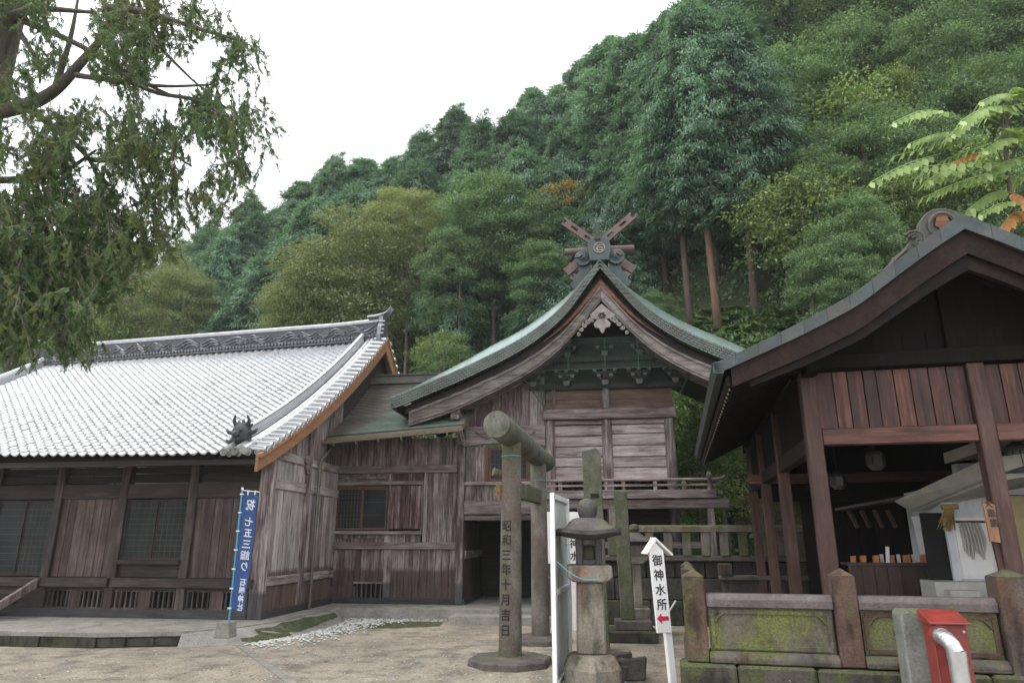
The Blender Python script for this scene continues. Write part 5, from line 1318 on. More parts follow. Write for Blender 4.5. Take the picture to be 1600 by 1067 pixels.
# carved ridge end behind the gable peak
OK_ = 0.76
def orn(sh): return [(PS + 0.03 + a * OK_, 6.22 + b * OK_) for a, b in sh]
arc = [(0.40 * math.cos(math.radians(a)), 0.34 + 0.40 * math.sin(math.radians(a))) for a in range(0, 181, 15)]
shape = [(1.05, -0.45), (0.95, -0.20), (0.75, -0.06), (0.62, 0.10), (0.52, 0.18)] + arc + [(-0.52, 0.18), (-0.62, 0.10), (-0.75, -0.06), (-0.95, -0.20), (-1.05, -0.45)]
ro = pav.part('ridge_end', MB().prism(orn(shape), -0.28, -0.10, 'y'), M['carved_brown'], bevel=0.015)
rv = MB(); cx, cz = PS + 0.03, 6.20
rv.tube([Vector((cx + 0.17 * math.cos(i * math.pi / 9), -0.29, cz + 0.30 + 0.19 * math.sin(i * math.pi / 9))) for i in range(19)], 0.035, 6)
for sg in (-1, 1):
    for q in range(3):
        rv.tube([Vector((cx + sg * (0.37 + (0.17 - 0.05 * q - 0.012 * i) * math.cos(i * .5 + 0.6)), -0.29, cz + 0.10 + (0.17 - 0.045 * q - 0.010 * i) * math.sin(i * .5 + .6))) for i in range(12)], 0.024, 6)
    rv.tube([Vector((cx + sg * (0.52 + 0.05 * i), -0.29, cz - 0.02 - 0.045 * i)) for i in range(8)], 0.03, 6)
pav.part('ridge_scroll', rv, M['carved_brown'], ro, smooth=50)
pav.part('crest', MB().prism([(cx, cz + 0.20), (cx + 0.1, cz + 0.30), (cx + 0.07, cz + 0.44), (cx, cz + 0.50), (cx - 0.07, cz + 0.44), (cx - 0.1, cz + 0.30)], -0.31, -0.27, 'y'), M['red_gable'], ro)
pav.part('ridge_box', MB().box(PS - 0.16, PS + 0.16, -0.12, PV1, 6.26, 6.55), M['copper_dark'])

# ---- inside the pavilion
Pn = lambda px, py, t: P.at(px, py, t)
kura = Thing('plastered_inner_shrine', 'small white plastered inner shrine with thick cream eaves inside the pavilion', 'inner shrine', P, (2.9, 3.0, 0.3))
kw = kura.part('plaster_wall', MB().box(2.36, 4.0, 2.7, 4.6, 0.9, 3.05), M['plaster'])
kura.part('recessed_panel', MB().box(2.48, 2.95, 2.655, 2.697, 1.62, 2.5).box(2.44, 2.99, 2.672, 2.698, 1.58, 2.54), M['white'], label='pale door panel with a hanging')
kura.part('door_opening', MB().box(2.02, 2.36, 2.75, 2.80, 1.40, 2.62), M['void'])
kura.part('door_jamb', MB().box(2.34, 2.44, 2.64, 2.72, 1.40, 2.62), M['plaster'])
kura.part('stone_step', MB().box(1.9, 3.6, 2.2, 2.9, 0.3, 1.55), M['cream'])
kura.part('stone_step', MB().box(2.02, 2.42, 1.95, 2.195, 0.3, 1.44), M['cream'])
kura.part('ochre_wall', MB().box(3.06, 4.1, 2.3, 2.69, 0.9, 2.86), M['plaster_yellow'])
kura.part('grey_frieze', MB().box(2.6, 4.1, 2.45, 2.69, 2.88, 3.4), M['plaster'])
def hull(name, pts, mat, parent=None):
    bm = bmesh.new(); vs = [bm.verts.new(Vector(p)) for p in pts]; bmesh.ops.convex_hull(bm, input=vs)
    mb = MB(); bm.verts.index_update(); mb.v = [tuple(v.co) for v in bm.verts]; mb.f = [tuple(v.index for v in f.verts) for f in bm.faces]; bm.free()
    return kura.part(name, mb, mat, parent)
def q3(px, py, t): s, z = Pn(px, py, t); return (s, t, z)
# thick plastered eave, two stepped mouldings turning the corner
hull('eave', [q3(1397, 783, 3.3), q3(1466, 763, 2.6), q3(1490, 781, 2.6), q3(1420, 797, 3.3), q3(1540, 716, 1.2), q3(1552, 742, 1.2), (3.9, 1.2, 3.5), (3.9, 3.4, 3.2)], M['cream'])
hull('eave_moulding', [q3(1405, 787, 3.42), q3(1478, 776, 2.75), q3(1490, 786, 2.75), q3(1423, 800, 3.42), q3(1545, 742, 1.4), q3(1553, 752, 1.4), (3.9, 1.4, 3.2), (3.9, 3.5, 2.95)], M['cream'])
hull('roof_slab', [q3(1474, 708, 2.4), q3(1530, 688, 1.7), q3(1536, 705, 1.7), q3(1476, 724, 2.4), (3.9, 1.8, 3.6), (3.9, 2.6, 3.6)], M['cream'])
# straw tassel
ts = Thing('straw_tassel', 'yellow rice-straw tassel hanging under the cream eave', 'straw tassel', P, (2.25, 2.35, 2.3))
tm = MB(); rr = random.Random(4); s0, z0 = Pn(1484, 793, 2.4)
for k in range(60):
    a = rr.random() * 6.28; r = rr.random() * .10; L = rr.uniform(0.22, 0.38)
    b = Vector((s0 + rr.uniform(-.05, .05), 2.4 + rr.uniform(-.04, .04), z0)); tm.tube([b, b + Vector((-0.10 + r * math.cos(a), r * math.sin(a), -L))], [0.010, 0.005], 3)
ts.part('straws', tm, M['straw'], kind='stuff')
ts.part('knot', MB().tube([(s0 - .12, 2.4, z0 + .01), (s0 + .12, 2.4, z0 + .02)], 0.045, 8), M['straw'], smooth=60)
# counter with brown panels
ct = Thing('offering_counter', 'long brown panelled counter along the back of the pavilion', 'counter', P, (1.6, 3.6, 0.3))
z1 = 1.76
ct.part('top', MB().box(0.95, 2.30, 3.50, 4.1, z1 - 0.02, z1 + 0.03), M['brown_panel'], bevel=0.006)
for k in range(7): ct.part('stile', MB().box(0.97 + k * 0.21, 1.0 + k * 0.21, 3.53, 3.60, 0.3, z1 - .021), M['brown_panel'])
for k in range(6): ct.part('panel', MB().box(1.001 + k * 0.21, 1.179 + k * 0.21, 3.56, 3.60, 0.3, z1 - .021), M['brown_panel'])
obx = MB().prism([(-0.055, 0), (0.045, 0), (0.055, 0.135), (-0.045, 0.125)], 0, 0.09, 'y'); obm = obx.mesh('offering_box'); obm.materials.append(M['orange'])
for k, px in enumerate((1334, 1350, 1370, 1394, 1419, 1446)):
    s_, z_ = Pn(px, 878, 3.62)
    o = bpy.data.objects.new('offering_box', obm); col.objects.link(o); o.location = P.w((s_, 3.62, z1 + 0.032)); o.rotation_euler = (0, 0, -P.a + random.uniform(-.1, .1)); o.scale = [0.85 + 0.04 * k] * 3
    set_props(o, ('leftmost small orange box on the brown counter', 'second orange box from the left on the brown counter', 'third orange box from the left on the counter', 'orange box just right of the white paper slip', 'wide orange box fifth from the left on the counter', 'orange box at the right end of the brown counter')[k], 'box', 'orange boxes on the counter')
slip = Thing('paper_slip', 'upright white paper slip standing between the orange boxes', 'paper slip', P, (*[Pn(1387, 880, 3.58)[0]], 3.58, z1 + .032))
s_, z_ = Pn(1387, 878, 3.58)
slip.part('slip', MB().prism([(s_ - 0.03, z1 + .032), (s_ + 0.03, z1 + .032), (s_ + 0.06, z1 + 0.30), (s_ + 0.0, z1 + 0.31)], 3.575, 3.58, 'y'), M['white'])
s_, z_ = Pn(1437, 834, 3.5); ps = Thing('hanging_paper_sign', 'tall narrow white lettered sign beside the dark doorway', 'sign', P, (s_, 3.5, z_))
ps.part('board', MB().prism([(s_ - 0.085, z_ + 0.30), (s_ + 0.055, z_ + 0.30), (s_ + 0.085, z_ - 0.33), (s_ - 0.035, z_ - 0.33)], 3.5, 3.515, 'y'), M['white'])
for px in (1378, 1404, 1428): 
    s_, z_ = Pn(px, 872, 3.75); single('name_card', MB().box(s_ - .03, s_ + .03, 3.75, 3.76, z1 + .032, z1 + .17), M['white'], {1378: 'small white card behind the third orange box', 1404: 'small white card right of the white paper slip', 1428: 'small white card behind the widest orange box'}[px], 'card', P, (s_, 3.75, z1 + .032))
hg = Thing('hanging_rope_fringe', 'pale grey rope fringe hanging on the white door', 'rope fringe', P, (2.7, 2.62, 2.5))
for k in range(7): hg.part('rope', MB().tube(crom([(2.56 + .045 * k, 2.63, 2.46), (2.57 + .05 * k, 2.61, 2.2), (2.56 + .05 * k + random.uniform(-.03, .03), 2.62, 1.98 - .05 * (k % 3))], 4), [.018] * 6 + [.02, .022, .012], 6), M['cream'])
hg.part('bar', MB().tube([(2.5, 2.63, 2.47), (2.92, 2.63, 2.47)], .02, 6), M['brown_panel'])
# hanging lamps
def lampthing(px, py, t, r, label, n=6):
    s_, z_ = Pn(px, py, t); lt = Thing('hanging_lantern', label, 'lantern', P, (s_, t, z_))
    lt.part('glass', MB().lathe((s_, t, z_), [(r * .55, -r), (r, -r * .5), (r, r * .6), (r * .7, r)], n), M['lamp_glass'])
    fr_ = MB()
    for k in range(n):
        a = 2 * math.pi * k / n; fr_.tube([(s_ + r * math.cos(a), t + r * math.sin(a), z_ - r * .5), (s_ + r * math.cos(a), t + r * math.sin(a), z_ + r * .62)], 0.012, 4)
    fr_.lathe((s_, t, z_ + r), [(r * .8, 0), (r * .3, r * .3), (0.01, r * .4)], n)
    lt.part('frame', fr_, M['ogre']); lt.part('chain', MB().tube([(s_, t, z_ + r * 1.3), (s_, t, 4.46)], 0.008, 4), M['ogre'])
lampthing(1368, 720, 3.2, 0.16, 'hexagonal glass lantern hanging left in the dark pavilion')
lampthing(1309, 752, 4.4, 0.15, 'dim small lantern hanging deep beside the front-left post')
lampthing(1592, 718, 1.4, 0.20, 'big round milky lamp hanging at the right edge', 14)
# shelf brackets in the dark
sh = Thing('wall_shelf', 'dark slanted shelf with brackets under the pavilion roof', 'shelf', P, (1.5, 4.6, 2.6))
sh.part('board', MB().bar((1.15, 4.6, 2.75), (2.3, 4.0, 2.95), 0.5, 0.05), M['brown_panel'])
for k in range(4): sh.part('bracket', MB().bar((1.3 + k * .2, 4.45 - k * .1, 2.72), (1.42 + k * .2, 4.5 - .1 * k, 2.4), 0.05, 0.06), M['brown_panel'])
# lettered plaque on the right front post
s_, z_ = Pn(1548, 800, -0.12); pq = Thing('wooden_plaque', 'small wooden plaque with brushed characters on the right front post', 'plaque', P, (s_, -0.12, z_))
W0 = [q3(1535, 782, -0.13), q3(1554, 788, -0.13), q3(1564, 848, -0.13), q3(1547, 845, -0.13)]
pq.part('board', MB().add([(a[0], -0.13, a[2]) for a in W0] + [(a[0], -0.105, a[2]) for a in W0], [(0, 1, 2, 3), (4, 7, 6, 5), (0, 4, 5, 1), (1, 5, 6, 2), (2, 6, 7, 3), (3, 7, 4, 0)]), M['plaque'])
tx = heavier(text_mb('大黒殿', 0.11, 0.002), 0.002); moved(tx, Matrix.Translation((s_, -0.134, z_ + 0.17)))
tx.v = [(v[0] + (z_ - v[2]) * 0.16 - 0.0, v[1], v[2]) for v in tx.v]
pq.part('lettering', tx, M['black'])
s2, z2 = Pn(1577, 870, -0.05)
pav.part('post_stay', MB().bar((1.98, -0.03, 2.6), (2.03, -0.03, 1.7), 0.05, 0.10), M['pav_post'])

# ------------------------------------------------------------------ stone fence in front of the pavilion
FT = -1.16
fence = Thing('stone_fence', 'low mossy stone fence with carved panels in front of the pavilion', 'fence', P, (0, FT, 0))
def fpost(s, z0, z1, w, mat, t=FT, cap=True):
    mb = MB().box(s - w, s + w, t - w, t + w, z0, z1)
    if cap: mb.add([(s - w, t - w, z1 + .001), (s + w, t - w, z1 + .001), (s + w, t + w, z1 + .001), (s - w, t + w, z1 + .001), (s, t, z1 + 0.09)], [(0, 1, 4), (1, 2, 4), (2, 3, 4), (3, 0, 4)])
    return fence.part('post', mb, mat, bevel=0.012)
fpost(-1.84, 0.80, 1.755, 0.128, M['fence_red']); fpost(-0.14, 0.80, 1.78, 0.128, M['fence_red']); fpost(1.60, 0.70, 1.79, 0.165, M['fence']); fpost(3.6, 0.8, 1.78, 0.128, M['fence'])
for a, b in ((-1.705, -0.275), (-0.005, 1.43), (1.77, 3.46)):
    fence.part('rail', MB().prism([(FT - 0.10, 1.41), (FT - 0.10, 1.50), (FT - 0.06, 1.565), (FT + 0.06, 1.565), (FT + 0.10, 1.5), (FT + 0.10, 1.41)], a, b, 'x'), M['fence_top'], bevel=0.008)
    pn = fence.part('panel', MB().box(a + 0.02, b - 0.02, FT - 0.05, FT + 0.06, 0.93, 1.405), M['fence_moss'])
    # raised border of the carved panel with ogee corners
    bd = MB(); x0, x1, z0, z1 = a + 0.06, b - 0.06, 0.97, 1.36
    for p_, q_ in (((x0, z1), (x1, z1)), ((x0, z0), (x1, z0))): bd.box(p_[0], q_[0], FT - 0.068, FT - 0.051, p_[1] - 0.022, p_[1] + 0.022)
    for xx in (x0, x1): bd.box(xx - 0.022, xx + 0.022, FT - 0.067, FT - 0.051, z0 + .022, z1 - .022)
    for xx, d in ((x0, 1), (x1, -1)):
        bd.tube([Vector((xx + d * (0.03 + 0.11 * i / 6), FT - 0.06, z1 - 0.12 + 0.10 * math.sin(i / 6 * math.pi / 2))) for i in range(7)], 0.014, 5)
    fence.part('panel_border', bd, M['fence_moss'] if a < -1 else M['fence_red'], pn)
    fence.part('ledge', MB().prism([(FT - 0.16, 0.80), (FT - 0.16, 0.86), (FT - 0.10, 0.925), (FT + 0.12, 0.925), (FT + 0.12, 0.80)], a - 0.0, b, 'x'), M['fence'], bevel=0.012)
rr = random.Random(8)
for r, (za, zb, off) in enumerate(((0.42, 0.795, 0.0), (0.0, 0.415, 0.35))):
    x = -2.06 - off * .0
    x += off
    if off: fence.part('base_stone', MB().box(-2.10, x - 0.012, FT - 0.24, FT + 0.22, za, zb), M['fence_base'], bevel=0.03)
    while x < 3.7:
        b = min(3.75, x + rr.uniform(0.55, 1.0)); j = rr.uniform(0, 0.03)
        fence.part('base_stone', MB().box(x, b - 0.012, FT - 0.20 - 0.05 * r - j, FT + 0.22, za, zb - rr.uniform(0, .02)), M['fence_base'], bevel=0.03); x = b
# return of the fence going back on the left
fpost(-1.86, 0.5, 1.74, 0.11, M['fence'], FT + 2.3); fpost(-1.86, 0.5, 1.72, 0.11, M['fence'], FT + 4.6)
fence.part('rail', MB().box(-1.93, -1.79, FT + 0.13, FT + 2.18, 1.15, 1.3), M['fence_top'], bevel=0.02)
fence.part('base_stone', MB().box(-2.0, -1.72, FT + 0.24, FT + 4.8, 0.0, 0.5), M['fence'], bevel=0.03)
# grey-green stone post and the red duct cabinet in front of the fence
sg_, zg = P.at(1432, 952, FT - 0.6)
single('stone_marker', MB().prism([(sg_ - 0.21, 0), (sg_ + 0.21, 0), (sg_ + 0.205, zg - 0.03), (sg_ + 0.18, zg), (sg_ - 0.18, zg), (sg_ - 0.205, zg - 0.03)], FT - 0.75, FT - 0.42, 'y'), M['greystone'], 'plain grey-green square stone post left of the red cabinet', 'stone post', P, (sg_, FT - 0.6, 0), bevel=0.02)
TR = FT - 1.1
sr, zr_ = P.at(1487, 958, TR)
rc = Thing('red_cabinet', 'red metal cabinet with a silver duct elbow in front of the stone fence', 'cabinet', P, (sr, TR, 0))
pxl, zl = P.at(1455, 975, TR); pxr, zz = P.at(1508, 968, TR)
rc.part('body', MB().box(pxl, pxr, TR, TR + 0.28, 0.0, zl), M['red_box'], bevel=0.008)
rc.part('sloping_top', MB().prism([(TR - 0.05, zl + 0.003), (TR - 0.05, zl + 0.025), (TR + 0.30, zl + 0.12), (TR + 0.30, zl + 0.003)], pxl - 0.03, pxr + 0.03, 'x'), M['red_box'], bevel=0.006)
for xx in (pxl + .03, pxr - .03):
    for z_ in (0.25, zl - .06): rc.part('bolt', MB().tube([(xx, TR - .001, z_), (xx, TR - .008, z_)], .011, 8), M['duct'])
rc.part('door_seam', MB().box(pxl + .012, pxl + .016, TR - .003, TR + .001, .02, zl - .02).box(pxl + .016, pxr - .012, TR - .003, TR + .001, zl - .03, zl - .026), M['black'])
rc.part('duct_flange', MB().tube([(P.at(1481, 1000, TR - .12)[0] - .03, TR + .002, P.at(1481, 1000, TR - .12)[1] + .03), (P.at(1481, 1000, TR - .12)[0] - .03, TR - .02, P.at(1481, 1000, TR - .12)[1] + .03)], .10, 16), M['red_box'])
sd_, zd = P.at(1481, 1000, TR - 0.12)
pth = crom([(sd_ - 0.03, TR + 0.02, zd + 0.03), (sd_ - 0.025, TR - 0.08, zd + 0.025), (sd_ + 0.0, TR - 0.17, zd - 0.015), (sd_ + 0.03, TR - 0.20, zd - 0.10)], 4)
du = rc.part('duct_elbow', MB().tube(pth, 0.075, 14), M['duct'], smooth=30)
for i in (3, 6, 9): 
    d_ = (pth[i + 1] - pth[i]).normalized(); rc.part('elbow_seam', MB().tube([pth[i] - d_ * .006, pth[i] + d_ * .006], 0.079, 14), M['duct'], du, smooth=30)
rc.part('duct_pipe', MB().tube([(sd_ + 0.03, TR - 0.20, zd - 0.09), (sd_ + 0.035, TR - 0.20, 0.0)], 0.083, 14), M['duct'], smooth=30)
rc.part('duct_collar', MB().tube([(sd_ + 0.03, TR - 0.20, zd - 0.08), (sd_ + 0.031, TR - 0.20, zd - 0.16)], 0.087, 14), M['duct'], smooth=30)
# ------------------------------------------------------------------ retaining wall with a stone balustrade in front of the shrine
BT = 2.80
rw = Thing('retaining_wall', 'dark stained stone retaining wall below the shrine veranda', 'wall', A, (12, BT + 0.1, 0))
rr = random.Random(12)
for r, (za, zb) in enumerate(((0.0, 0.62), (0.63, 1.18), (1.19, 1.62))):
    x = 6.95
    while x < 21:
        b = x + rr.uniform(0.7, 1.25); rw.part('stone', MB().box(x, b - 0.015, BT + 0.02 + rr.uniform(0, .04) + 0.03 * r, BT + 0.6, za, zb), M['wall_stone'], bevel=0.03); x = b
rw.part('coping', MB().box(6.9, 21, BT - 0.05, BT + 0.6, 1.625, 1.76), M['plinth'], bevel=0.02)
rw.part('fill', MB().box(6.95, 21, BT + 0.605, BT + 3.0, 0, 1.60), M['wall_stone'])
bal = Thing('stone_balustrade', 'stone balustrade of square posts and a heavy rail along the retaining wall', 'balustrade', A, (12, BT, 1.76))
zt0, zt1 = A.at(1100, 831, BT)[1], A.at(1100, 820, BT)[1]
bal.part('rail', MB().prism([(BT - 0.10, zt0), (BT - 0.10, zt1 - 0.04), (BT - 0.06, zt1), (BT + 0.10, zt1), (BT + 0.14, zt1 - 0.04), (BT + 0.14, zt0)], 8.55, 20.5, 'x'), M['rail_stone'], bevel=0.01)
x = 8.75; k = 0
while x < 20.4:
    w_ = 0.11; bal.part('post', MB().box(x - w_, x + w_, BT - 0.07, BT + 0.11, 1.762, zt0 - 0.002), M['moss_post'] if k % 3 == 1 or rr.random() < .25 else M['rail_stone'], bevel=0.012); x += 0.49; k += 1
# low ledges in front at the right
lw = Thing('low_stone_wall', 'low dark stone wall with a pale ledge behind the pavilion posts', 'wall', A, (14, 1.6, 0))
lw.part('body', MB().box(11.4, 20, 1.55, 1.95, 0, 1.22), M['wall_stone'], bevel=0.02); lw.part('ledge', MB().box(11.35, 20, 1.48, 2.0, 1.222, 1.32), M['plinth'], bevel=0.015)
for s in (11.5, 14.3, 16.6): lw.part('post', MB().box(s - .14, s + .14, 1.46, 2.02, 1.322, 1.6), M['wall_stone'], bevel=0.015)
# ------------------------------------------------------------------ torii
T0 = on_z(797, 1038, 0)
T = Frame(T0, 13.6)
tor = Thing('stone_torii', 'weathered grey stone torii gate with a mossy round top beam', 'torii gate', T, (0, 1.4, 0))
def pillar(t, r0, r1, zt, dx):
    return tor.part('pillar', MB().tube([(dx * i / 6, t, lerp(0.12, zt, i / 6)) for i in range(7)], [lerp(r0, r1, (i / 6) ** .8) for i in range(7)], 24), M['torii'], smooth=40)
p1 = pillar(0, 0.215, 0.188, 4.05, 0.03)
p2 = pillar(2.87, 0.205, 0.185, 3.95, -0.02)
tor.part('top_beam', MB().tube([(0.02, -1.15, 4.22), (0.01, 0.6, 4.16), (0, 2.2, 4.09), (0, 3.75, 4.03)], [0.252, 0.245, 0.235, 0.23], 24), M['torii_moss'], smooth=40)
tor.part('tie_beam', MB().box(-0.085, 0.085, 0.1, 2.77, 2.98, 3.30), M['moss_post'], bevel=0.02)
tor.part('tie_beam_end', MB().tube([(-0.15, -0.05, 3.42), (-0.30, -0.16, 3.46)], [0.05, 0.085], 10), M['torii'], smooth=40)
def octslab(t, s, r, z1): return tor.part('base_slab', MB().lathe((s, t, 0), [(r, 0), (r * .985, z1 - 0.03), (r * .95, z1)], 8, math.pi / 8), M['plinth'])
octslab(0, 0, 0.78, 0.13); octslab(2.87, 0, 0.72, 0.12)
tor.part('base_ring', MB().lathe((0, 0, 0.13), [(0.33, 0), (0.31, 0.025)], 20), M['torii'], smooth=30); tor.part('base_ring', MB().lathe((0, 2.87, 0.12), [(0.3, 0), (0.28, 0.025)], 20), M['torii'], smooth=30)
# date cut into the near pillar, wrapped round it, facing the camera
ins = '昭和三年十月吉日'
cs = -math.atan2(T.o.x, T.o.y) - T.a                        # direction to the camera in the gate's axes
face = math.pi / 2 * -1 - 0.22
tx = heavier(text_mb(ins, 0.215, 0.001, step=1.22, cut=0.018), 0.0035)
zt = 2.58
def wrap(p):
    z = zt + p[2]; f = (z - 0.12) / 3.9; r = lerp(0.215, 0.188, max(0, f) ** .8) + 0.006 - p[1] * 0.2
    a = face + p[0] / r; return (0.03 * f + r * math.cos(a), r * math.sin(a), z)
tx.v = [wrap(p) for p in tx.v]
tor.part('inscription', tx, M['ink_carved'], p1)
# remains of a straw rope
tuft = MB(); rr = random.Random(2)
for k in range(45):
    b = Vector((-0.22 + rr.uniform(-.03, .02), -0.05 + rr.uniform(-.04, .04), 3.22 + rr.uniform(-.08, .03))); tuft.tube([b, b + Vector((rr.uniform(-.06, .04), rr.uniform(-.05, .03), -rr.uniform(.1, .25)))], [0.008, 0.004], 3)
single('straw_tuft', tuft, M['straw'], 'withered brown straw tuft tied to the near torii pillar', 'straw tuft', T, (-0.22, -0.05, 3.1))
wr = MB(); 
for t_, zz in ((0.0, 3.76), (2.87, 3.52)): wr.tube([Vector((0.02 + 0.2 * math.cos(a), t_ + 0.2 * math.sin(a), zz)) for a in [i * math.pi / 10 for i in range(21)]], 0.006, 4)
tor.part('wire_loop', wr, M['rope_cyan'])

# ------------------------------------------------------------------ stone lantern
LP = on_z(926, 1075, 0); LF = Frame((LP.x, LP.y), 4)
lan = Thing('stone_lantern', 'tall granite lantern with a dark round-cornered cap and ball finial', 'stone lantern', LF, (0, 0, 0))
lan.part('base', MB().lathe((0, 0, 0), [(0.50, 0), (0.50, 0.30), (0.42, 0.46), (0.33, 0.50)], 6, math.pi / 6), M['lantern'], bevel=0.03)
lan.part('shaft', MB().prism([(-0.225, 0.5), (0.225, 0.5), (0.205, 1.55), (-0.205, 1.55)], -0.21, 0.21, 'y'), M['lantern'], bevel=0.025)
lan.part('platform', MB().prism([(-0.355, 1.62), (-0.345, 1.80), (0.345, 1.80), (0.355, 1.62), (0.26, 1.552), (-0.26, 1.552)], -0.34, 0.34, 'y'), M['lantern'], bevel=0.02)
fb = MB()
for x0, x1 in ((-0.205, -0.10), (0.10, 0.205)): fb.box(x0, x1, -0.20, 0.20, 1.802, 2.20)
fb.box(-0.10, 0.10, -0.195, 0.195, 1.802, 1.88); fb.box(-0.10, 0.10, -0.195, 0.195, 2.10, 2.20); fb.box(-0.10, 0.10, 0.05, 0.19, 1.88, 2.10)
lan.part('firebox', fb, M['lantern_dark'], bevel=0.015)
lan.part('fire_window', MB().box(-0.085, 0.085, 0.02, 0.045, 1.885, 2.095), M['moss_post'])
capm = MB()
def capf(u, v):
    # square roof with rounded hips and upturned corners
    a = u * 2 * math.pi; c_, s_ = math.cos(a), math.sin(a); m = max(abs(c_), abs(s_)); e = (abs(c_) ** 3.2 + abs(s_) ** 3.2) ** (-1 / 3.2)
    R, Z = pl([(0, .02), (.2, .22), (.4, .30), (.55, .36), (.8, .47), (.95, .545), (1, .53)], v), pl([(0, 2.53), (.2, 2.525), (.4, 2.47), (.55, 2.39), (.8, 2.33), (.95, 2.32), (1, 2.26)], v)
    up = 0.085 * max(0, e - 1.0) / 0.25 * min(v, .96) ** 3
    return (R * e * c_, R * e * s_, Z + up)
capm.grid(capf, 48, 12)
def capu(u, v):
    x, y, z = capf(u, 1); return (lerp(x, x * 0.44, v), lerp(y, y * .44, v), lerp(z, 2.195, v))
capm.grid(capu, 48, 4)
lan.part('cap', capm, M['lantern_dark'], smooth=50)
lan.part('finial', MB().lathe((0, 0, 2.50), [(0.12, 0), (0.125, 0.03), (0.155, 0.10), (0.168, 0.17), (0.155, 0.25), (0.105, 0.31), (0.04, 0.335)], 18), M['lantern_dark'], smooth=60)
lan.part('binding_cord', MB().tube([Vector((0.51 * math.cos(a), 0.51 * math.sin(a), 0.10 + 0.02 * math.sin(3 * a))) for a in [math.pi + i * math.pi / 14 for i in range(15)]], 0.012, 5), M['rope_cyan'])
# loose stones at its foot
for i, (px, py, r) in enumerate(((972, 1045, .22), (988, 1060, .26), (962, 1062, 0.2))):
    c = on_z(px, py, 0); mb = MB(); rq = random.Random(i)
    mb.add([(c.x + sx * r * rq.uniform(.6, 1), c.y + sy * r * rq.uniform(.6, 1), z_ * r * rq.uniform(.9, 1.5)) for z_ in (0, 1) for sx, sy in ((-1, -1), (1, -1), (1, 1), (-1, 1))], [(0, 3, 2, 1), (4, 5, 6, 7), (0, 1, 5, 4), (1, 2, 6, 5), (2, 3, 7, 6), (3, 0, 4, 7)])
    single('broken_stone', mb, M['plinth'], ('dark broken stone standing right of the lantern base', 'largest loose stone at the right foot of the lantern', 'small loose stone against the lantern base')[i], 'stone', WORLD, (c.x, c.y, 0), bevel=0.03)
# ------------------------------------------------------------------ mossy stone pillars
b1 = on_y(938, 1020, 15.2); b1.z = 0
mp = MB().prism([(-0.20, 0), (0.20, 0), (0.205, 4.02), (0.12, 4.13), (-0.20, 4.06)], -0.19, 0.19, 'y')
FP1 = Frame((b1.x, b1.y), 6)
mp.v = [(v[0] - 0.015 * v[2], v[1], v[2]) for v in mp.v]
tp1 = Thing('mossy_stone_pillar', 'tallest moss-green square stone pillar rising behind the stone lantern', 'stone pillar', FP1, (0, 0, 0))
tp1.part('shaft', mp, M['moss_post'], bevel=0.02); tp1.part('notch', MB().box(-0.10, 0.08, -0.20, -0.189, 3.05, 3.14), M['void'])
b2 = on_y(981, 968, 16.6); FP2 = Frame((b2.x, b2.y), 6)
tp2 = Thing('mossy_stone_pillar', 'slimmer mossy stone pillar on a plinth between the lantern and the arrow sign', 'stone pillar', FP2, (0, 0, 0))
mp = MB().box(-0.155, 0.155, -0.15, 0.15, 0.442, 3.30); mp.v = [(v[0] - 0.018 * (v[2] - .44), v[1], v[2]) for v in mp.v]
tp2.part('shaft', mp, M['moss_post'], bevel=0.02)
tp2.part('plinth', MB().box(-0.30, 0.52, -0.32, 0.36, 0.24, 0.44), M['plinth'], bevel=0.02); tp2.part('lower_plinth', MB().box(-0.48, 0.62, -0.5, 0.6, 0.0, 0.238), M['mossy_kerb'], bevel=0.025)
# second lantern behind
b3 = on_y(999, 962, 17.5); F3 = Frame((b3.x, b3.y), 6)
l2 = Thing('stone_lantern', 'small pale stone lantern half hidden behind the slimmer mossy pillar', 'stone lantern', F3, (0, 0, 0))
l2.part('base', MB().box(-0.26, 0.26, -0.26, 0.26, 0.0, 0.62), M['lantern'], bevel=0.03)
l2.part('shaft', MB().box(-0.11, 0.09, -0.1, 0.1, 0.622, 1.62), M['lantern'], bevel=0.015)
l2.part('platform', MB().prism([(-0.28, 1.70), (-0.28, 1.78), (0.24, 1.78), (0.24, 1.70), (0.12, 1.622), (-0.15, 1.622)], -0.24, 0.24, 'y'), M['lantern'], bevel=0.01)
l2.part('firebox', MB().box(-0.15, 0.12, -0.13, 0.13, 1.782, 2.05), M['lantern'])
l2.part('cap', MB().lathe((-0.02, 0, 2.052), [(0.30, 0.0), (0.52, 0.09), (0.44, 0.14), (0.26, 0.20), (0.12, 0.3)], 8, math.pi / 8), M['lantern_dark'], smooth=40)
l2.part('finial', MB().lathe((-0.02, 0, 2.34), [(0.08, 0), (0.13, 0.09), (0.11, 0.17), (0.02, 0.22)], 10), M['lantern_dark'], smooth=40)
# ------------------------------------------------------------------ notice board seen nearly edge-on, from behind
n0, n1 = on_y(863, 770, 11.0), on_y(886, 779, 12.8)
dN = Vector((n1.x - n0.x, n1.y - n0.y, 0)); LN = dN.length; FN = Frame((n0.x, n0.y), -math.degrees(math.atan2(dN.y, dN.x)))
nb = Thing('notice_board', 'tall white-framed notice board seen nearly edge-on beside the torii', 'notice board', FN, (LN / 2, 0, 0))
HT = 2.9
for x0, x1 in ((-0.045, 0.045), (LN - 0.05, LN + 0.03)): nb.part('stile', MB().box(x0, x1, -0.034, 0.034, 0.0 if x0 < 0 else 0.06, HT), M['frame_white'], bevel=0.006)
for z0, z1 in ((HT - 0.09, HT - 0.01), (1.36, 1.44), (0.06, 0.14)): nb.part('crosspiece', MB().box(0.05, LN - 0.055, -0.028, 0.03, z0, z1), M['frame_white'], bevel=0.005)
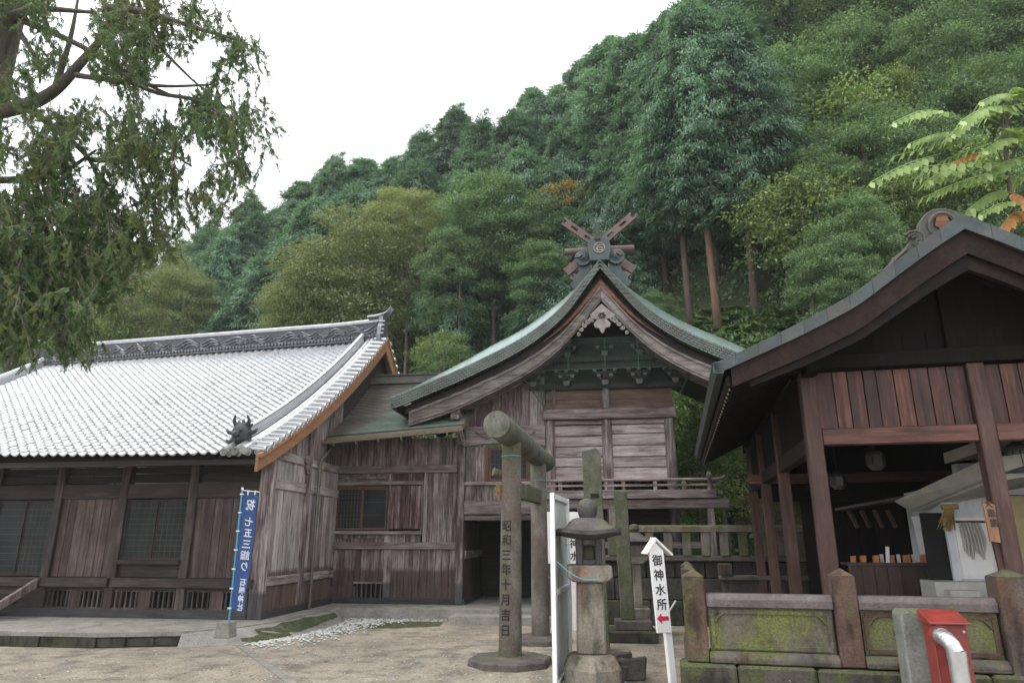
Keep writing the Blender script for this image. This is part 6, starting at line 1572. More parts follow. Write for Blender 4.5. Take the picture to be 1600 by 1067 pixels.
nb.part('backing_sheet', MB().box(0.046, LN - 0.051, 0.012, 0.02, 1.441, HT - 0.091), M['sheet']); nb.part('backing_sheet', MB().box(0.046, LN - 0.051, 0.012, 0.02, 0.141, 1.359), M['sheet'])
for x_, z_ in ((0.0, 2.84), (0.0, 1.40), (LN * .75, 2.1)): nb.part('bolt', MB().tube([(x_, -0.034, z_), (x_, -0.041, z_)], 0.014, 6), M['ogre'])
# cyan cord from the board to the lantern
c0 = FN.w((0.0, -0.06, 1.86)); c1 = LF.w((0.12, -0.40, 1.60))
single('cyan_cord', MB().tube([c0.lerp(c1, i / 8) + Vector((0, 0, -0.10 * math.sin(math.pi * i / 8))) for i in range(9)], 0.008, 5), M['rope_cyan'], 'thin cyan cord stretched from the notice board to the stone lantern', 'cord')
# ------------------------------------------------------------------ white arrow sign
s0 = on_y(1036, 989, 10.8); FS = Frame((s0.x, s0.y), -18)
sg1 = Thing('arrow_sign', 'white roofed wooden signpost with black characters and a red arrow', 'signpost', FS, (0, 0, 0))
lean = lambda mb, k=0.055: (setattr(mb, 'v', [(v[0] - k * (v[2] - 0.9), v[1], v[2]) for v in mb.v]), mb)[1]
sg1.part('post', lean(MB().box(0.02, 0.125, -0.04, 0.04, 0.0, 2.05)), M['white'], bevel=0.004)
bd1 = sg1.part('board', lean(MB().prism([(-0.135, 0.88), (0.105, 0.88), (0.105, 2.02), (-0.015, 2.15), (-0.135, 2.04)], -0.075, -0.045, 'y')), M['white'], bevel=0.003)
rb1 = MB().bar((-0.035, -0.04, 2.21), (0.235, -0.04, 1.965), 0.16, 0.025); rb2 = MB().bar((-0.03, -0.04, 2.18), (-0.205, -0.04, 1.985), 0.16, 0.025)
sg1.part('roof_board', lean(rb1), M['white']); sg1.part('roof_board', lean(rb2), M['white'])
tx = heavier(text_mb('御神水所', 0.172, 0.001, step=1.2), 0.0035); moved(tx, Matrix.Translation((-0.015, -0.0775, 2.00)))
sg1.part('lettering', lean(tx), M['black'], bd1)
ar = MB().prism([(-0.12, 1.075), (-0.04, 1.15), (-0.04, 1.105), (0.075, 1.105), (0.075, 1.045), (-0.04, 1.045), (-0.04, 1.0)], -0.0785, -0.0755, 'y')
sg1.part('arrow', lean(ar), M['red_ink'], bd1)
# wide white sign farther back, mostly hidden by the board and the lantern
wl, wr_ = on_y(853, 810, 18.3), on_y(905, 808, 18.3); FW = Frame((wr_.x, wr_.y), 0); wd = wr_.x - wl.x
zt_, zb_ = on_y(895, 838, 18.3).z + 0.12, on_y(895, 880, 18.3).z
sg2 = Thing('white_water_sign', 'white wooden sign with black characters behind the notice board', 'signpost', FW, (-wd / 2, 0, 0))
b_ = sg2.part('board', MB().box(-wd, 0, -0.02, 0.02, zb_, zt_ + 0.5), M['white'], bevel=0.004)
sg2.part('post', MB().box(-0.24, -0.12, 0.021, 0.09, 0, zb_ + 0.3), M['white']); sg2.part('post', MB().box(-wd + .1, -wd + .22, 0.021, 0.09, 0, zb_ + 0.3), M['white'])
tx = heavier(text_mb('御神水', 0.24, 0.001, step=1.25), 0.006); moved(tx, Matrix.Translation((-0.15, -0.0215, on_y(895, 867, 18.3).z + 0.75))); sg2.part('lettering', tx, M['black'], b_)
# ------------------------------------------------------------------ blue banner
bb = on_y(352, 990, 14.75); FB = Frame((bb.x, bb.y), 8)
blk = single('banner_base', MB().prism([(-0.17, PZ), (0.17, PZ), (0.13, PZ + 0.30), (-0.12, PZ + 0.30)], -0.16, 0.16, 'y'), M['concrete_block'], 'small concrete block holding the banner pole', 'block', FB, (0, 0, PZ), bevel=0.015)
ban = Thing('nobori_banner', 'tall blue festival banner with white mirrored characters on a cyan pole', 'banner', FB, (0.04, 0, PZ + 0.3))
pt = Vector((0.03 * 1, 0, 3.20)); pbm = Vector((0.05, 0, PZ + 0.30))
ban.part('pole', MB().tube([pbm, pt], 0.020, 8), M['pole'], smooth=40)
ban.part('finial', MB().lathe((pt.x, 0, 3.20), [(0.022, 0), (0.028, 0.02), (0.02, 0.05)], 8), M['plastic_white'])
CW, CT, CB = 0.34, 3.14, 0.82
ban.part('crossbar', MB().tube([(pt.x, -0.005, 3.19), (pt.x + 0.40, -0.01, 3.15)], 0.012, 6), M['plastic_white'])
def cloth(u, v):
    z = lerp(CT, CB, v) - 0.03 * u; x = lerp(0.05, 0.05, v) + u * lerp(CW, CW - 0.03, v) + 0.02 * (1 - v)
    y = 0.02 * math.sin(u * 5 + v * 6) * (0.3 + u) + 0.012 * math.sin(v * 19 + u * 2); return Vector((x, y, z))
cm = MB(); cm.grid(cloth, 8, 40); cm.grid(lambda u, v: cloth(u, v) + Vector((0, 0.004, 0)), 8, 40)
clo = ban.part('cloth', cm, M['blue'], smooth=80)
def onc(txt, size, cu, v0, step):
    t_ = text_mb(txt, size, 0.0, step=step, flip=True, bold=0.004, cut=0.02); out = []
    for p in t_.v:
        u = cu + p[0] / CW; v = v0 - p[2] / (CT - CB); q = cloth(u, v); out.append((q.x, q.y - 0.009, q.z))
    t_.v = out; return t_
ban.part('lettering', onc('祝', 0.235, 0.58, 0.045, 1.1), M['banner_white'], clo)
ban.part('lettering', onc('七五三詣り', 0.195, 0.60, 0.20, 1.14), M['banner_white'], clo)
ban.part('lettering', onc('石鎚神社', 0.15, 0.66, 0.73, 1.06), M['banner_white'], clo)
for k in range(7):
    z_ = lerp(CT - 0.03, CB + 0.03, k / 6); ban.part('loop', MB().box(0.0, 0.075, -0.025, 0.025, z_ - 0.014, z_ + 0.014), M['plastic_white'])
for k in range(2): ban.part('loop', MB().box(0.16 + k * .16, 0.18 + k * .16, -0.02, 0.02, 3.09, 3.18), M['plastic_white'])
# thin rod and hose leaning by the fence
r0, r1 = on_y(1030, 980, 12.6), on_y(1056, 938, 12.6)
single('metal_rod', MB().tube([r0, r1], 0.018, 6), M['duct'], 'thin bright metal rod leaning between the arrow sign and the stone fence', 'rod')
# ------------------------------------------------------------------ the wooded hill
def hill_base(X): return pl([(-60, 46), (-30, 42), (-10, 35), (0, 31), (5, 30), (7.5, 25), (10, 22.5), (14, 20.5), (22, 18), (45, 14), (70, 10)], X)
def hill_k(X): return pl([(-60, .8), (-30, .92), (-12, 1.15), (0, 1.28), (6, 1.32), (10, 1.38), (22, 1.28), (45, 1.15)], X)
def hill(X, Y):
    d = Y - hill_base(X)
    if d < -3: return -0.6
    h = hill_k(X) * (d if d > 1.5 else max(-0.5, 0.5 * d + 0.75) if d > -2 else -0.5)
    if h > 46: h = 46 + (h - 46) * 0.35
    return h + 0.7 * mnoise.noise(Vector((X * .16, Y * .16, 3))) * min(1, max(0, d) / 3)
hm = MB()
XS = [-150, -110, -85] + [-70 + 2.5 * i for i in range(61)] + [95, 120, 150]
YS = [8 + 1.4 * i for i in range(44)] + [72, 80, 92, 110, 140, 200]
hm.add([(x, y, hill(x, y)) for x in XS for y in YS], [(i * len(YS) + j, (i + 1) * len(YS) + j, (i + 1) * len(YS) + j + 1, i * len(YS) + j + 1) for i in range(len(XS) - 1) for j in range(len(YS) - 1)])
structure('hill', hm, M['soil'], smooth=180)

# ---- leaves as many small blades, built with numpy
def blades(C, D, L, Wd, rng, fold=0.0, nrm=None):
    """C centres, D directions (n,3), L lengths, Wd widths -> vertex (4n,3) kite shaped leaves"""
    n = len(C)
    D = D / np.linalg.norm(D, axis=1, keepdims=True)
    R = rng.normal(size=(n, 3)) if nrm is None else nrm + 0.35 * rng.normal(size=(n, 3))
    S = np.cross(D, R); S /= np.linalg.norm(S, axis=1, keepdims=True) + 1e-9
    L = L[:, None]; Wd = Wd[:, None]
    N = np.cross(S, D)
    a = C; b = C + D * L * 0.45 + S * Wd * 0.5; c = C + D * L - N * L * fold; d = C + D * L * 0.45 - S * Wd * 0.5
    V = np.empty((n, 4, 3)); V[:, 0] = a; V[:, 1] = b; V[:, 2] = c; V[:, 3] = d
    return V.reshape(-1, 3)
def quadmesh(name, V, mat):
    n = len(V) // 4; me = bpy.data.meshes.new(name)
    me.vertices.add(4 * n); me.vertices.foreach_set('co', np.ascontiguousarray(V, dtype=np.float32).ravel())
    me.loops.add(4 * n); me.loops.foreach_set('vertex_index', np.arange(4 * n, dtype=np.int32))
    me.polygons.add(n); me.polygons.foreach_set('loop_start', np.arange(0, 4 * n, 4, dtype=np.int32)); me.polygons.foreach_set('loop_total', np.full(n, 4, dtype=np.int32))
    me.update(); me.materials.append(mat); return me
def unit(v): return v / (np.linalg.norm(v, axis=-1, keepdims=True) + 1e-9)

def cypress_mesh(seed, Hc=11.0, R=2.5, ntuft=800, per=92, lump=0.35):
    """a plantation cypress crown: drooping feathery boughs in tiers round the stem; base of the crown at z=0"""
    rng = np.random.default_rng(seed); Cs = []; Ds = []; Ls = []; Ws = []; Ns = []
    ph = rng.uniform(0, 6.28, 6)
    for _ in range(ntuft):
        h = rng.uniform(0, 1) ** 0.85; a = rng.uniform(0, 6.283)
        prof = (min(1, 0.6 + 2.2 * h) * (1 - max(0, h - 0.26) ** 1.5 / 0.74 ** 1.5)) ** 0.70 + 0.04
        lob = 1 + lump * (0.5 * math.sin(3 * a + ph[0] + 5 * h) + 0.5 * math.sin(5 * a + ph[1] - 7 * h))
        r = R * prof * lob * (0.62 + 0.42 * rng.uniform() ** 0.6) * (1.0 if rng.uniform() > .16 else rng.uniform(1.05, 1.32))
        tip = np.array([r * math.cos(a), r * math.sin(a), h * Hc + rng.normal() * .15 + (abs(rng.normal()) * .55 if h > .8 else 0)])
        out = np.array([math.cos(a), math.sin(a), 0.0])
        blen = rng.uniform(0.55, 1.05) * (0.6 + 0.5 * prof)
        base = tip - out * blen + np.array([0, 0, blen * rng.uniform(0.25, 0.65)])
        if h > 0.9: base = tip - out * blen * .4 - np.array([0, 0, blen * .3])
        t = rng.uniform(0, 1, per) ** 0.75
        sp = (0.30 * (1 - 0.45 * t))[:, None]
        P = base + (tip - base) * t[:, None] + rng.normal(size=(per, 3)) * sp * np.array([.75, .75, .45]) - np.array([0, 0, 1]) * (t ** 2)[:, None] * 0.22
        d = unit(tip - base) * 0.9 + rng.normal(size=(per, 3)) * 0.36 + np.array([0, 0, -0.42])
        Cs.append(P); Ds.append(d); Ls.append(rng.uniform(.14, .32, per)); Ws.append(rng.uniform(.035, .075, per)); Ns.append(np.tile(out * 0.55 + np.array([0, 0, 0.8]), (per, 1)))
    C = np.concatenate(Cs); return blades(C, np.concatenate(Ds), np.concatenate(Ls), np.concatenate(Ws), rng, 0.15, np.concatenate(Ns))
def broad_mesh(seed, R=3.0, Hc=5.5, nclump=70, per=230, leaf=(0.15, 0.26), openness=0.0, flat=0.92, low=-0.9):
    """a broadleaf crown: leafy clumps over a lobed volume, dense above, open below; centre of the crown at z=0"""
    rng = np.random.default_rng(seed); Cs = []; Ds = []; Ls = []; Ns = []
    for _ in range(nclump):
        v = unit(rng.normal(size=3)); 
        if v[2] < low: v[2] *= -1
        c = v * np.array([R * (1 + .12 * math.sin(seed)), R, Hc / 2]) * rng.uniform(0.35, 0.98) ** 0.6; c[2] -= max(0, -v[2]) * Hc * .22
        rc = rng.uniform(0.5, 1.0) * R * 0.36; n = int(per * rng.uniform(.6, 1.3) * (1 - openness * rng.uniform()))
        q = unit(rng.normal(size=(n, 3))); q[:, 2] = np.where(q[:, 2] < -0.2, -q[:, 2] * .7, q[:, 2])
        P = c + q * rc * (rng.uniform(0.15, 1.0, n) ** 0.5)[:, None] * np.array([1.15, 1.15, flat])
        Cs.append(P); d = q * 0.8 + rng.normal(size=(n, 3)) * 0.55 + np.array([0, 0, -0.25]); Ds.append(d)
        Ns.append(q * 0.7 + np.array([0, 0, 0.7])); Ls.append(rng.uniform(*leaf, n))
    C = np.concatenate(Cs); L = np.concatenate(Ls); D = np.concatenate(Ds)
    return blades(C, D, L, L * rng.uniform(0.42, 0.6, len(L)), rng, 0.12, np.concatenate(Ns))
def trunk_mb(H, r0, r1, seed, bend=0.15, limbs=0, z_l=0.5, spread=2.0):
    rr = random.Random(seed); mb = MB(); ph = rr.uniform(0, 6)
    cen = lambda f: Vector((bend * H * .1 * math.sin(2.2 * f + ph), bend * H * .1 * math.cos(1.7 * f + ph), f * H))
    mb.tube([cen(i / 8) for i in range(9)], [lerp(r0, r1, (i / 8)) * (1.25 if i == 0 else 1) for i in range(9)], 9)
    for k in range(limbs):
        f = rr.uniform(z_l, 0.92); b = cen(f); a = rr.uniform(0, 6.28); L = spread * rr.uniform(.6, 1.1)
        mb.tube(crom([b, b + Vector((math.cos(a) * L * .5, math.sin(a) * L * .5, L * .35)), b + Vector((math.cos(a) * L, math.sin(a) * L, L * rr.uniform(.5, .9)))], 3), [lerp(r1 * .7, .02, i / 6) for i in range(7)], 6)
    return mb
PROTO = {}
for i in range(4): PROTO['cypress', i] = quadmesh('cypress_crown', cypress_mesh(20 + i, 11.5 - .4 * i, 2.45 + .12 * (i % 2)), M['cypress'])
for i in range(3): PROTO['broad', i] = quadmesh('broadleaf_crown', broad_mesh(40 + i, 2.9, 6.4, 120, 340, (0.09, 0.19), 0.25), M['broad'])
for i in range(2): PROTO['olive', i] = quadmesh('olive_crown', broad_mesh(50 + i, 3.0, 6.0, 130, 330, (0.08, 0.16), 0.3), M['olive'])
for i in range(2): PROTO['lime', i] = quadmesh('lime_crown', broad_mesh(60 + i, 2.6, 4.8, 95, 130, (0.11, 0.22), 0.5), M['lime'])
PROTO['autumn', 0] = quadmesh('autumn_crown', broad_mesh(70, 2.2, 2.2, 34, 80, (0.14, 0.24), 0.7, 0.4), M['autumn'])
PROTO['brown', 0] = quadmesh('russet_crown', broad_mesh(72, 2.6, 3.6, 50, 150, (0.12, 0.2), 0.4), M['brownleaf'])
for k in PROTO: PROTO[k].name = PROTO[k].name
TRK = {}
for i in range(3):
    me = trunk_mb(15.0, 0.19, 0.07, 80 + i).mesh('trunk', smooth=True); me.materials.append(M['bark']); TRK['cypress', i] = me
    me = trunk_mb(6.0, 0.17, 0.07, 90 + i, 0.5, 6, 0.5, 1.3).mesh('trunk', smooth=True); me.materials.append(M['twig']); TRK['broad', i] = me
me = trunk_mb(15.0, 0.20, 0.08, 99, 0.12).mesh('trunk', smooth=True); me.materials.append(M['bark_red']); TRK['red', 0] = me
trr = random.Random(77)
def add_tree(name, kind, base, s, sz, label, cat, group, crown_z, var=None, trunk='broad', rot=None):
    root = bpy.data.objects.new(name, None); col.objects.link(root); root.location = base; root.rotation_euler = (0, 0, trr.uniform(0, 6.28) if rot is None else rot)
    set_props(root, label, cat, group)
    ks = [k for k in PROTO if k[0] == kind]; me = PROTO[ks[trr.randrange(len(ks)) if var is None else var]]
    c = bpy.data.objects.new('crown', me); col.objects.link(c); c.parent = root; c.location = (0, 0, crown_z); c.scale = (s * trr.uniform(.9, 1.15), s * trr.uniform(.9, 1.15), sz); c.rotation_euler = (0, 0, trr.uniform(0, 6.28))
    ks = [k for k in TRK if k[0] == trunk]; me = TRK[ks[trr.randrange(len(ks))]]
    t = bpy.data.objects.new('trunk', me); col.objects.link(t); t.parent = root
    H = crown_z + (9.2 * sz if kind == 'cypress' else 0.9 * sz); t.scale = (1, 1, H / 15.0) if kind == 'cypress' else (max(.6, s), max(.6, s), H / 6.0)
    return root
def plant_at(px, py, Ht):
    """walk out along the sight line through a tree top until a tree of height Ht would stand on the slope"""
    r = ray(px, py); best = None
    Y = 18.0
    while Y < 90:
        k = Y / r[1]; X, Z = r[0] * k, EYE + r[2] * k
        if Y > hill_base(X) + 0.3 and hill(X, Y) + Ht >= Z - 0.05 and (best is None): best = (X, Y)
        if best: break
        Y += 0.2
    if not best:
        Y = 45.0; k = Y / r[1]; best = (r[0] * k, Y)
    X, Y = best; return Vector((X, Y, hill(X, Y) - 0.15))
def proj(p):
    x, y, z = p[0], p[1], p[2] - EYE; d = y * CS + z * SN
    return 800 + F_PX * x / d, 533.5 - F_PX * (z * CS - y * SN) / d, d
SKY = [(250, 410), (300, 380), (345, 345), (400, 312), (430, 335), (470, 296), (520, 262), (570, 246), (610, 245), (655, 222), (712, 182), (745, 205), (790, 208), (820, 150), (860, 138), (900, 112), (950, 82), (985, 62), (1040, 44), (1075, 30), (1100, 0), (1130, -40), (1300, -120)]
def sky_y(x): return pl(SKY, x)
# cypresses on the skyline
CN = 0
sky_list = [(288, 392, 13), (330, 352, 14), (395, 312, 15), (440, 328, 14), (478, 292, 15), (525, 260, 15), (572, 246, 15.5), (618, 243, 15), (660, 220, 15), (713, 181, 16), (752, 206, 15), (792, 206, 14.5), (832, 143, 16), (868, 136, 15.5), (910, 106, 15.5), (955, 80, 15.5), (992, 58, 15.5), (1042, 42, 15.5), (1082, 22, 15.5), (1112, -25, 15.5), (1150, -70, 15.5)]
sky_lab = ['lowest dark cypress at the left foot of the skyline', 'round-topped cypress second from the left end of the skyline', 'tall cypress on the skyline just right of the hanging branch tips', 'cypress behind the dip right of the skyline gap', 'cypress whose top starts the second rise of the skyline', 'broad cypress on the skyline above the larger olive tree', 'cypress on the skyline left of the middle step', 'cypress at the flat step of the skyline', 'cypress on the skyline left of the sharp pointed top', 'sharp pointed cypress top standing out mid skyline', 'cypress just right of the pointed top', 'cypress in the notch before the tall step', 'first cypress of the tall skyline step', 'second cypress on the tall step with a flat top', 'cypress on the upper skyline left of the finials', 'cypress on the upper skyline straight above the finials', 'cypress on the upper skyline right of the finials', 'high cypress third from the top edge of the picture', 'high cypress second from the top edge', 'cypress running out of the top edge of the picture', 'cypress beyond the top edge at the highest point']
for (px, py, Ht), lab in zip(sky_list, sky_lab):
    b = plant_at(px, py, Ht); sz = trr.uniform(0.95, 1.1); add_tree('cypress_tree', 'cypress', b, trr.uniform(1.1, 1.32), sz, lab, 'cypress', 'cypresses on the hillside', Ht - 11.0 * sz - 0.3, None, 'cypress')
# tall bare trunks at the right of the shrine roof
for (px, py, lab, kd) in ((1120, 515, 'tall cypress with a bare reddish trunk above the fern bank', 'red'), (1083, 512, 'slim-trunked cypress left of the bare reddish trunk', 'cypress'), (1190, 500, 'shaded cypress trunk right of the bare reddish trunk', 'cypress')):
    Y = 24.0
    while Y < 40:
        r = ray(px, py); k = Y / r[1]
        if hill(r[0] * k, Y) >= EYE + r[2] * k: break
        Y += 0.1
    b = Vector((r[0] * k, Y, hill(r[0] * k, Y) - .2))
    add_tree('cypress_tree', 'cypress', b, 1.12, 1.12, lab, 'cypress', None, 5.6 if kd == 'red' else 5.0, None, kd)
# broadleaved trees: (top px, py, height, scale, kind, label, category)
BL = [
 (575, 352, 230, 'olive', 'big olive-green tree behind the right end of the tiled roof', 'tree'),
 (500, 412, 160, 'olive', 'low olive-green tree left of the big olive tree', 'tree'),
 (640, 308, 125, 'olive', 'taller olive tree with thin grey crown behind the big one', 'tree'),
 (455, 452, 120, 'olive', 'small olive-green tree just over the tiled ridge', 'tree'),
 (232, 385, 190, 'olive', 'yellowish-green tree behind the left part of the tiled ridge', 'tree'),
 (290, 430, 130, 'olive', 'yellow-green tree right of the hanging foliage over the ridge', 'tree'),
 (170, 498, 115, 'lime', 'pale fresh-green bush tree peeping over the tiled ridge', 'tree'),
 (120, 380, 200, 'olive', 'olive tree behind the drooping hinoki branches', 'tree'),
 (40, 400, 200, 'broad', 'dark leafy tree at the left edge beyond the hall', 'tree'),
 (765, 300, 170, 'broad', 'grey-green leafy tree left of the shrine finials', 'tree'),
 (815, 322, 150, 'broad', 'leafy tree directly behind the left roof slope of the shrine', 'tree'),
 (715, 375, 150, 'broad', 'shaded leafy tree over the low copper roof', 'tree'),
 (845, 395, 115, 'broad', 'small leafy tree tucked against the shrine roof', 'tree'),
 (890, 292, 95, 'autumn', 'slender tree with yellow and orange leaves by the finials', 'tree'),
 (690, 525, 95, 'lime', 'light green shrub above the low copper roof', 'shrub'),
 (1020, 470, 90, 'broad', 'small leafy tree right of the shrine ridge', 'tree'),
 (1238, 285, 200, 'lime', 'lime-leaved shrubby tree right of the bare trunks', 'tree'),
 (1265, 262, 160, 'broad', 'dense green leafy tree above the pavilion roof slope', 'tree'),
 (1330, 330, 150, 'broad', 'leafy tree just over the pavilion roof edge', 'tree'),
 (1150, 205, 130, 'brown', 'russet thin-leaved tree beside the cypress edge', 'tree'),
 (1290, 148, 190, 'lime', 'bright yellow-green tree halfway up the right slope', 'tree'),
 (1385, 118, 110, 'lime', 'yellow-green sapling high on the right slope', 'tree'),
 (1395, 275, 110, 'lime', 'yellowish bush left of the pinnate leaves', 'shrub'),
 (1230, -30, 185, 'broad', 'grey-green leafy tree at the top edge next to the cypresses', 'tree'),
 (1320, 0, 185, 'broad', 'large hazy leafy tree at the top of the right slope', 'tree'),
 (1400, -30, 185, 'broad', 'leafy tree at the top edge left of the dark hollow', 'tree'),
 (1220, 110, 185, 'broad', 'leafy tree on the upper right slope beside the cypresses', 'tree'),
 (1470, 20, 185, 'broad', 'leafy tree high above the pinnate leaves', 'tree'),
 (1550, -10, 185, 'broad', 'dark leafy tree in the upper right corner', 'tree'),
 (1500, 130, 185, 'broad', 'dark leafy tree behind the pinnate leaves', 'tree'),
 (1590, 110, 185, 'broad', 'leafy tree at the right edge behind the pinnate leaves', 'tree'),
 (1350, 195, 185, 'broad', 'leafy tree below the yellow-green tree', 'tree'),
 (1440, 215, 185, 'broad', 'shadowed leafy tree left of the pinnate leaves', 'tree'),
 (1430, 60, 185, 'broad', 'leafy tree between the two high crowns on the right', 'tree'),
 (1290, 70, 190, 'broad', 'leafy tree below the hazy large crown', 'tree'),
 (1290, 385, 150, 'broad', 'dense leafy tree low over the middle of the pavilion verge', 'tree'),
 (1325, 425, 130, 'broad', 'low green bush just over the pavilion verge', 'shrub'),
 (1340, -95, 200, 'broad', 'leafy tree cut by the top edge above the large hazy crown', 'tree'),
 (1440, -100, 200, 'broad', 'leafy tree cut by the top edge right of the large hazy crown', 'tree'),
 (1540, -95, 200, 'broad', 'leafy tree cut by the top edge above the pinnate leaves', 'tree'),
 (1610, -60, 200, 'broad', 'leafy tree cut by the top right corner', 'tree'),
 (1270, -110, 200, 'broad', 'leafy tree cut by the top edge beside the cypresses', 'tree'),
 (1600, 40, 200, 'broad', 'leafy tree cut by the right edge high on the slope', 'tree'),
 (1520, 250, 185, 'lime', 'light green bush behind the turning pinnate leaves', 'shrub'),
 (1580, 290, 185, 'broad', 'green bush low at the right edge', 'shrub'),
]
TAKEN = []
for px, py, wpx, kind, lab, cat in BL:
    r = ray(px, py); Y = 20.0
    off = pl([(-110, 21), (-50, 17), (100, 13), (200, 10), (300, 7), (400, 4.5), (530, 2.0)], py)
    while Y < 90 and Y < hill_base(r[0] / r[1] * Y) + off: Y += .1
    k = Y / r[1]; X, Z = r[0] * k, EYE + r[2] * k; g_ = hill(X, Y) - .15; b = Vector((X, Y, g_)); d_ = proj((X, Y, Z))[2]
    s = wpx * d_ / F_PX / {'olive': 6.6, 'lime': 5.8, 'autumn': 5.0, 'brown': 5.8, 'broad': 6.6}[kind]
    half = {'olive': 2.7, 'lime': 1.9, 'autumn': 1.2, 'brown': 1.9, 'broad': 2.6}[kind] * s
    Ht = max(Z - g_, half + .5)
    add_tree(kind + '_tree' if kind not in ('broad', 'autumn', 'brown') else {'broad': 'leafy_tree', 'autumn': 'autumn_tree', 'brown': 'russet_tree'}[kind] if cat == 'tree' else 'shrub', kind, b, s, s, lab, cat, None, Ht - half, None, 'broad')
    x_, y_, d_ = proj((X, Y, Z - half)); TAKEN.append((d_, x_, y_, 3.0 * s * F_PX / d_, half * F_PX / d_))
# the rest of the stand, on a jittered grid over the slope; nearest first, hidden ones left out
GW, GH = 200, 134
def cells(x, y, rx, ry):
    out = []
    for j in range(max(0, int((y - ry) / 8)), min(GH - 1, int((y + ry) / 8)) + 1):
        for i in range(max(0, int((x - rx) / 8)), min(GW - 1, int((x + rx) / 8)) + 1):
            if ((i * 8 + 4 - x) / rx) ** 2 + ((j * 8 + 4 - y) / ry) ** 2 <= 1: out.append((i, j))
    return out
cand = []
for iy in range(16):
    for ix in range(-24, 26):
        X = ix * 2.9 + trr.uniform(-1.1, 1.1) + (iy % 2) * 1.5; Yb = hill_base(X); Y = Yb + 2.6 + iy * 2.7 + trr.uniform(-1.0, 1.0)
        if iy == 0 and X > 4: continue
        z = hill(X, Y); Ht = trr.uniform(11.5, 16) * (0.8 if iy < 1 else 1)
        x, y, d = proj((X, Y, z + Ht)); x2, y2, d2 = proj((X, Y, z + Ht - 8))
        if x < 235 or x > 1230 or y < sky_y(x) + 9: continue
        if (x > 1115 and y > 40) or (X > 6.5 and Y < 31): continue
        if 1000 < x < 1230 and y2 > 330 + .12 * (1230 - x): continue
        cand.append((d, X, Y, z, Ht, x, y, y2))
items = [(c[0], 1, c) for c in cand] + [(q[0], 0, q) for q in TAKEN]
items.sort(key=lambda q: q[0]); cover = set(); kept = []
for d, kind, c in items:
    if kind == 0:
        cover.update(cells(c[1], c[2], c[3] * .9, c[4] * .9)); continue
    d, X, Y, z, Ht, x, y, y2 = c
    if any(abs(x - q[1]) < q[3] * 0.95 and y < q[2] + q[4] * .6 and (y + y2) / 2 + 60 > q[2] - q[4] and d < q[0] + 1.5 for q in TAKEN): continue
    rx = 2.5 * F_PX / d; ry = (y2 - y) / 2 + 10; cc = cells(x, (y + y2) / 2, rx, ry)
    cc = [k for k in cc if not (k[1] * 8 > pl([(0, 540), (600, 505), (640, 570), (760, 560), (935, 400), (1100, 520), (1300, 470)], k[0] * 8))]
    new = [k for k in cc if k not in cover]
    if len(new) < max(5, 0.10 * len(cells(x, (y + y2) / 2, rx, ry))): continue
    cover.update(k for k in cells(x, (y + y2) / 2, rx * .85, ry * .9)); kept.append(c)
LM = [(235, 310, 'left of the tiled ridge crests'), (310, 375, 'above the middle of the tiled ridge'), (375, 440, 'below the hanging branch tips'), (440, 500, 'above the right part of the tiled ridge'), (500, 560, 'left of the big olive tree'), (560, 620, 'above the right end of the tiled ridge'), (620, 680, 'right of the taller olive tree'), (680, 740, 'below the sharp pointed top'), (740, 800, 'above the left eave of the shrine'), (800, 860, 'above the left roof slope of the shrine'), (860, 915, 'left of the crossed finials'), (915, 970, 'straight above the shrine ridge'), (970, 1030, 'right of the crossed finials'), (1030, 1080, 'above the right roof slope of the shrine'), (1080, 1140, 'above the bare reddish trunk'), (1140, 1240, 'beside the leafy trees of the right slope')]
ORD = ['highest', 'second highest', 'third highest', 'fourth highest', 'fifth highest', 'sixth highest', 'seventh highest', 'eighth highest', 'ninth highest', 'tenth highest', 'eleventh highest', 'twelfth highest']
cols_ = {}
for c in kept:
    for a_, b_, nm in LM:
        if a_ <= c[5] < b_: cols_.setdefault(nm, []).append(c)
for nm, L_ in cols_.items():
    for k, c in enumerate(sorted(L_, key=lambda q: q[6])):
        d, X, Y, z, Ht, x, y, y2 = c; sz = trr.uniform(.9, 1.1)
        lab = ORD[min(k, 11)] + ' of the massed dark cypresses ' + nm
        o = add_tree('cypress_tree', 'cypress', (X, Y, z - .15), trr.uniform(1.0, 1.34), sz, lab, 'cypress', 'cypresses massed on the hillside', Ht - 11.0 * sz - .3, None, 'cypress')
        o.rotation_euler = (trr.gauss(0, .03), trr.gauss(0, .03), o.rotation_euler.z)
print('cypress fill', len(kept))
# leafy bushes on the bank between the shrine and the pavilion
for px, py, Y, s, kind, lab in ((1080, 665, 26.6, .95, 'lime', 'bright green bush between the shrine and the pavilion eave'), (1125, 715, 25.6, .8, 'lime', 'dull green bush low beside the pavilion eave'), (1085, 745, 25.0, .6, 'lime', 'small bush under the pavilion eave corner'), (1240, 790, 20.6, .4, 'olive', 'grey tangled bush seen between the pavilion posts'), (1280, 760, 20.2, .35, 'broad', 'small bush seen beside the front-left pavilion post'), (1200, 800, 20.4, .35, 'brown', 'dry brown bush behind the balustrade')):
    p = on_y(px, py, Y); g_ = hill(p.x, Y)
    add_tree('shrub', kind, (p.x, Y, min(g_, p.z - .4)), s, s, lab, 'shrub', None, p.z - min(g_, p.z - .4), None, 'broad')
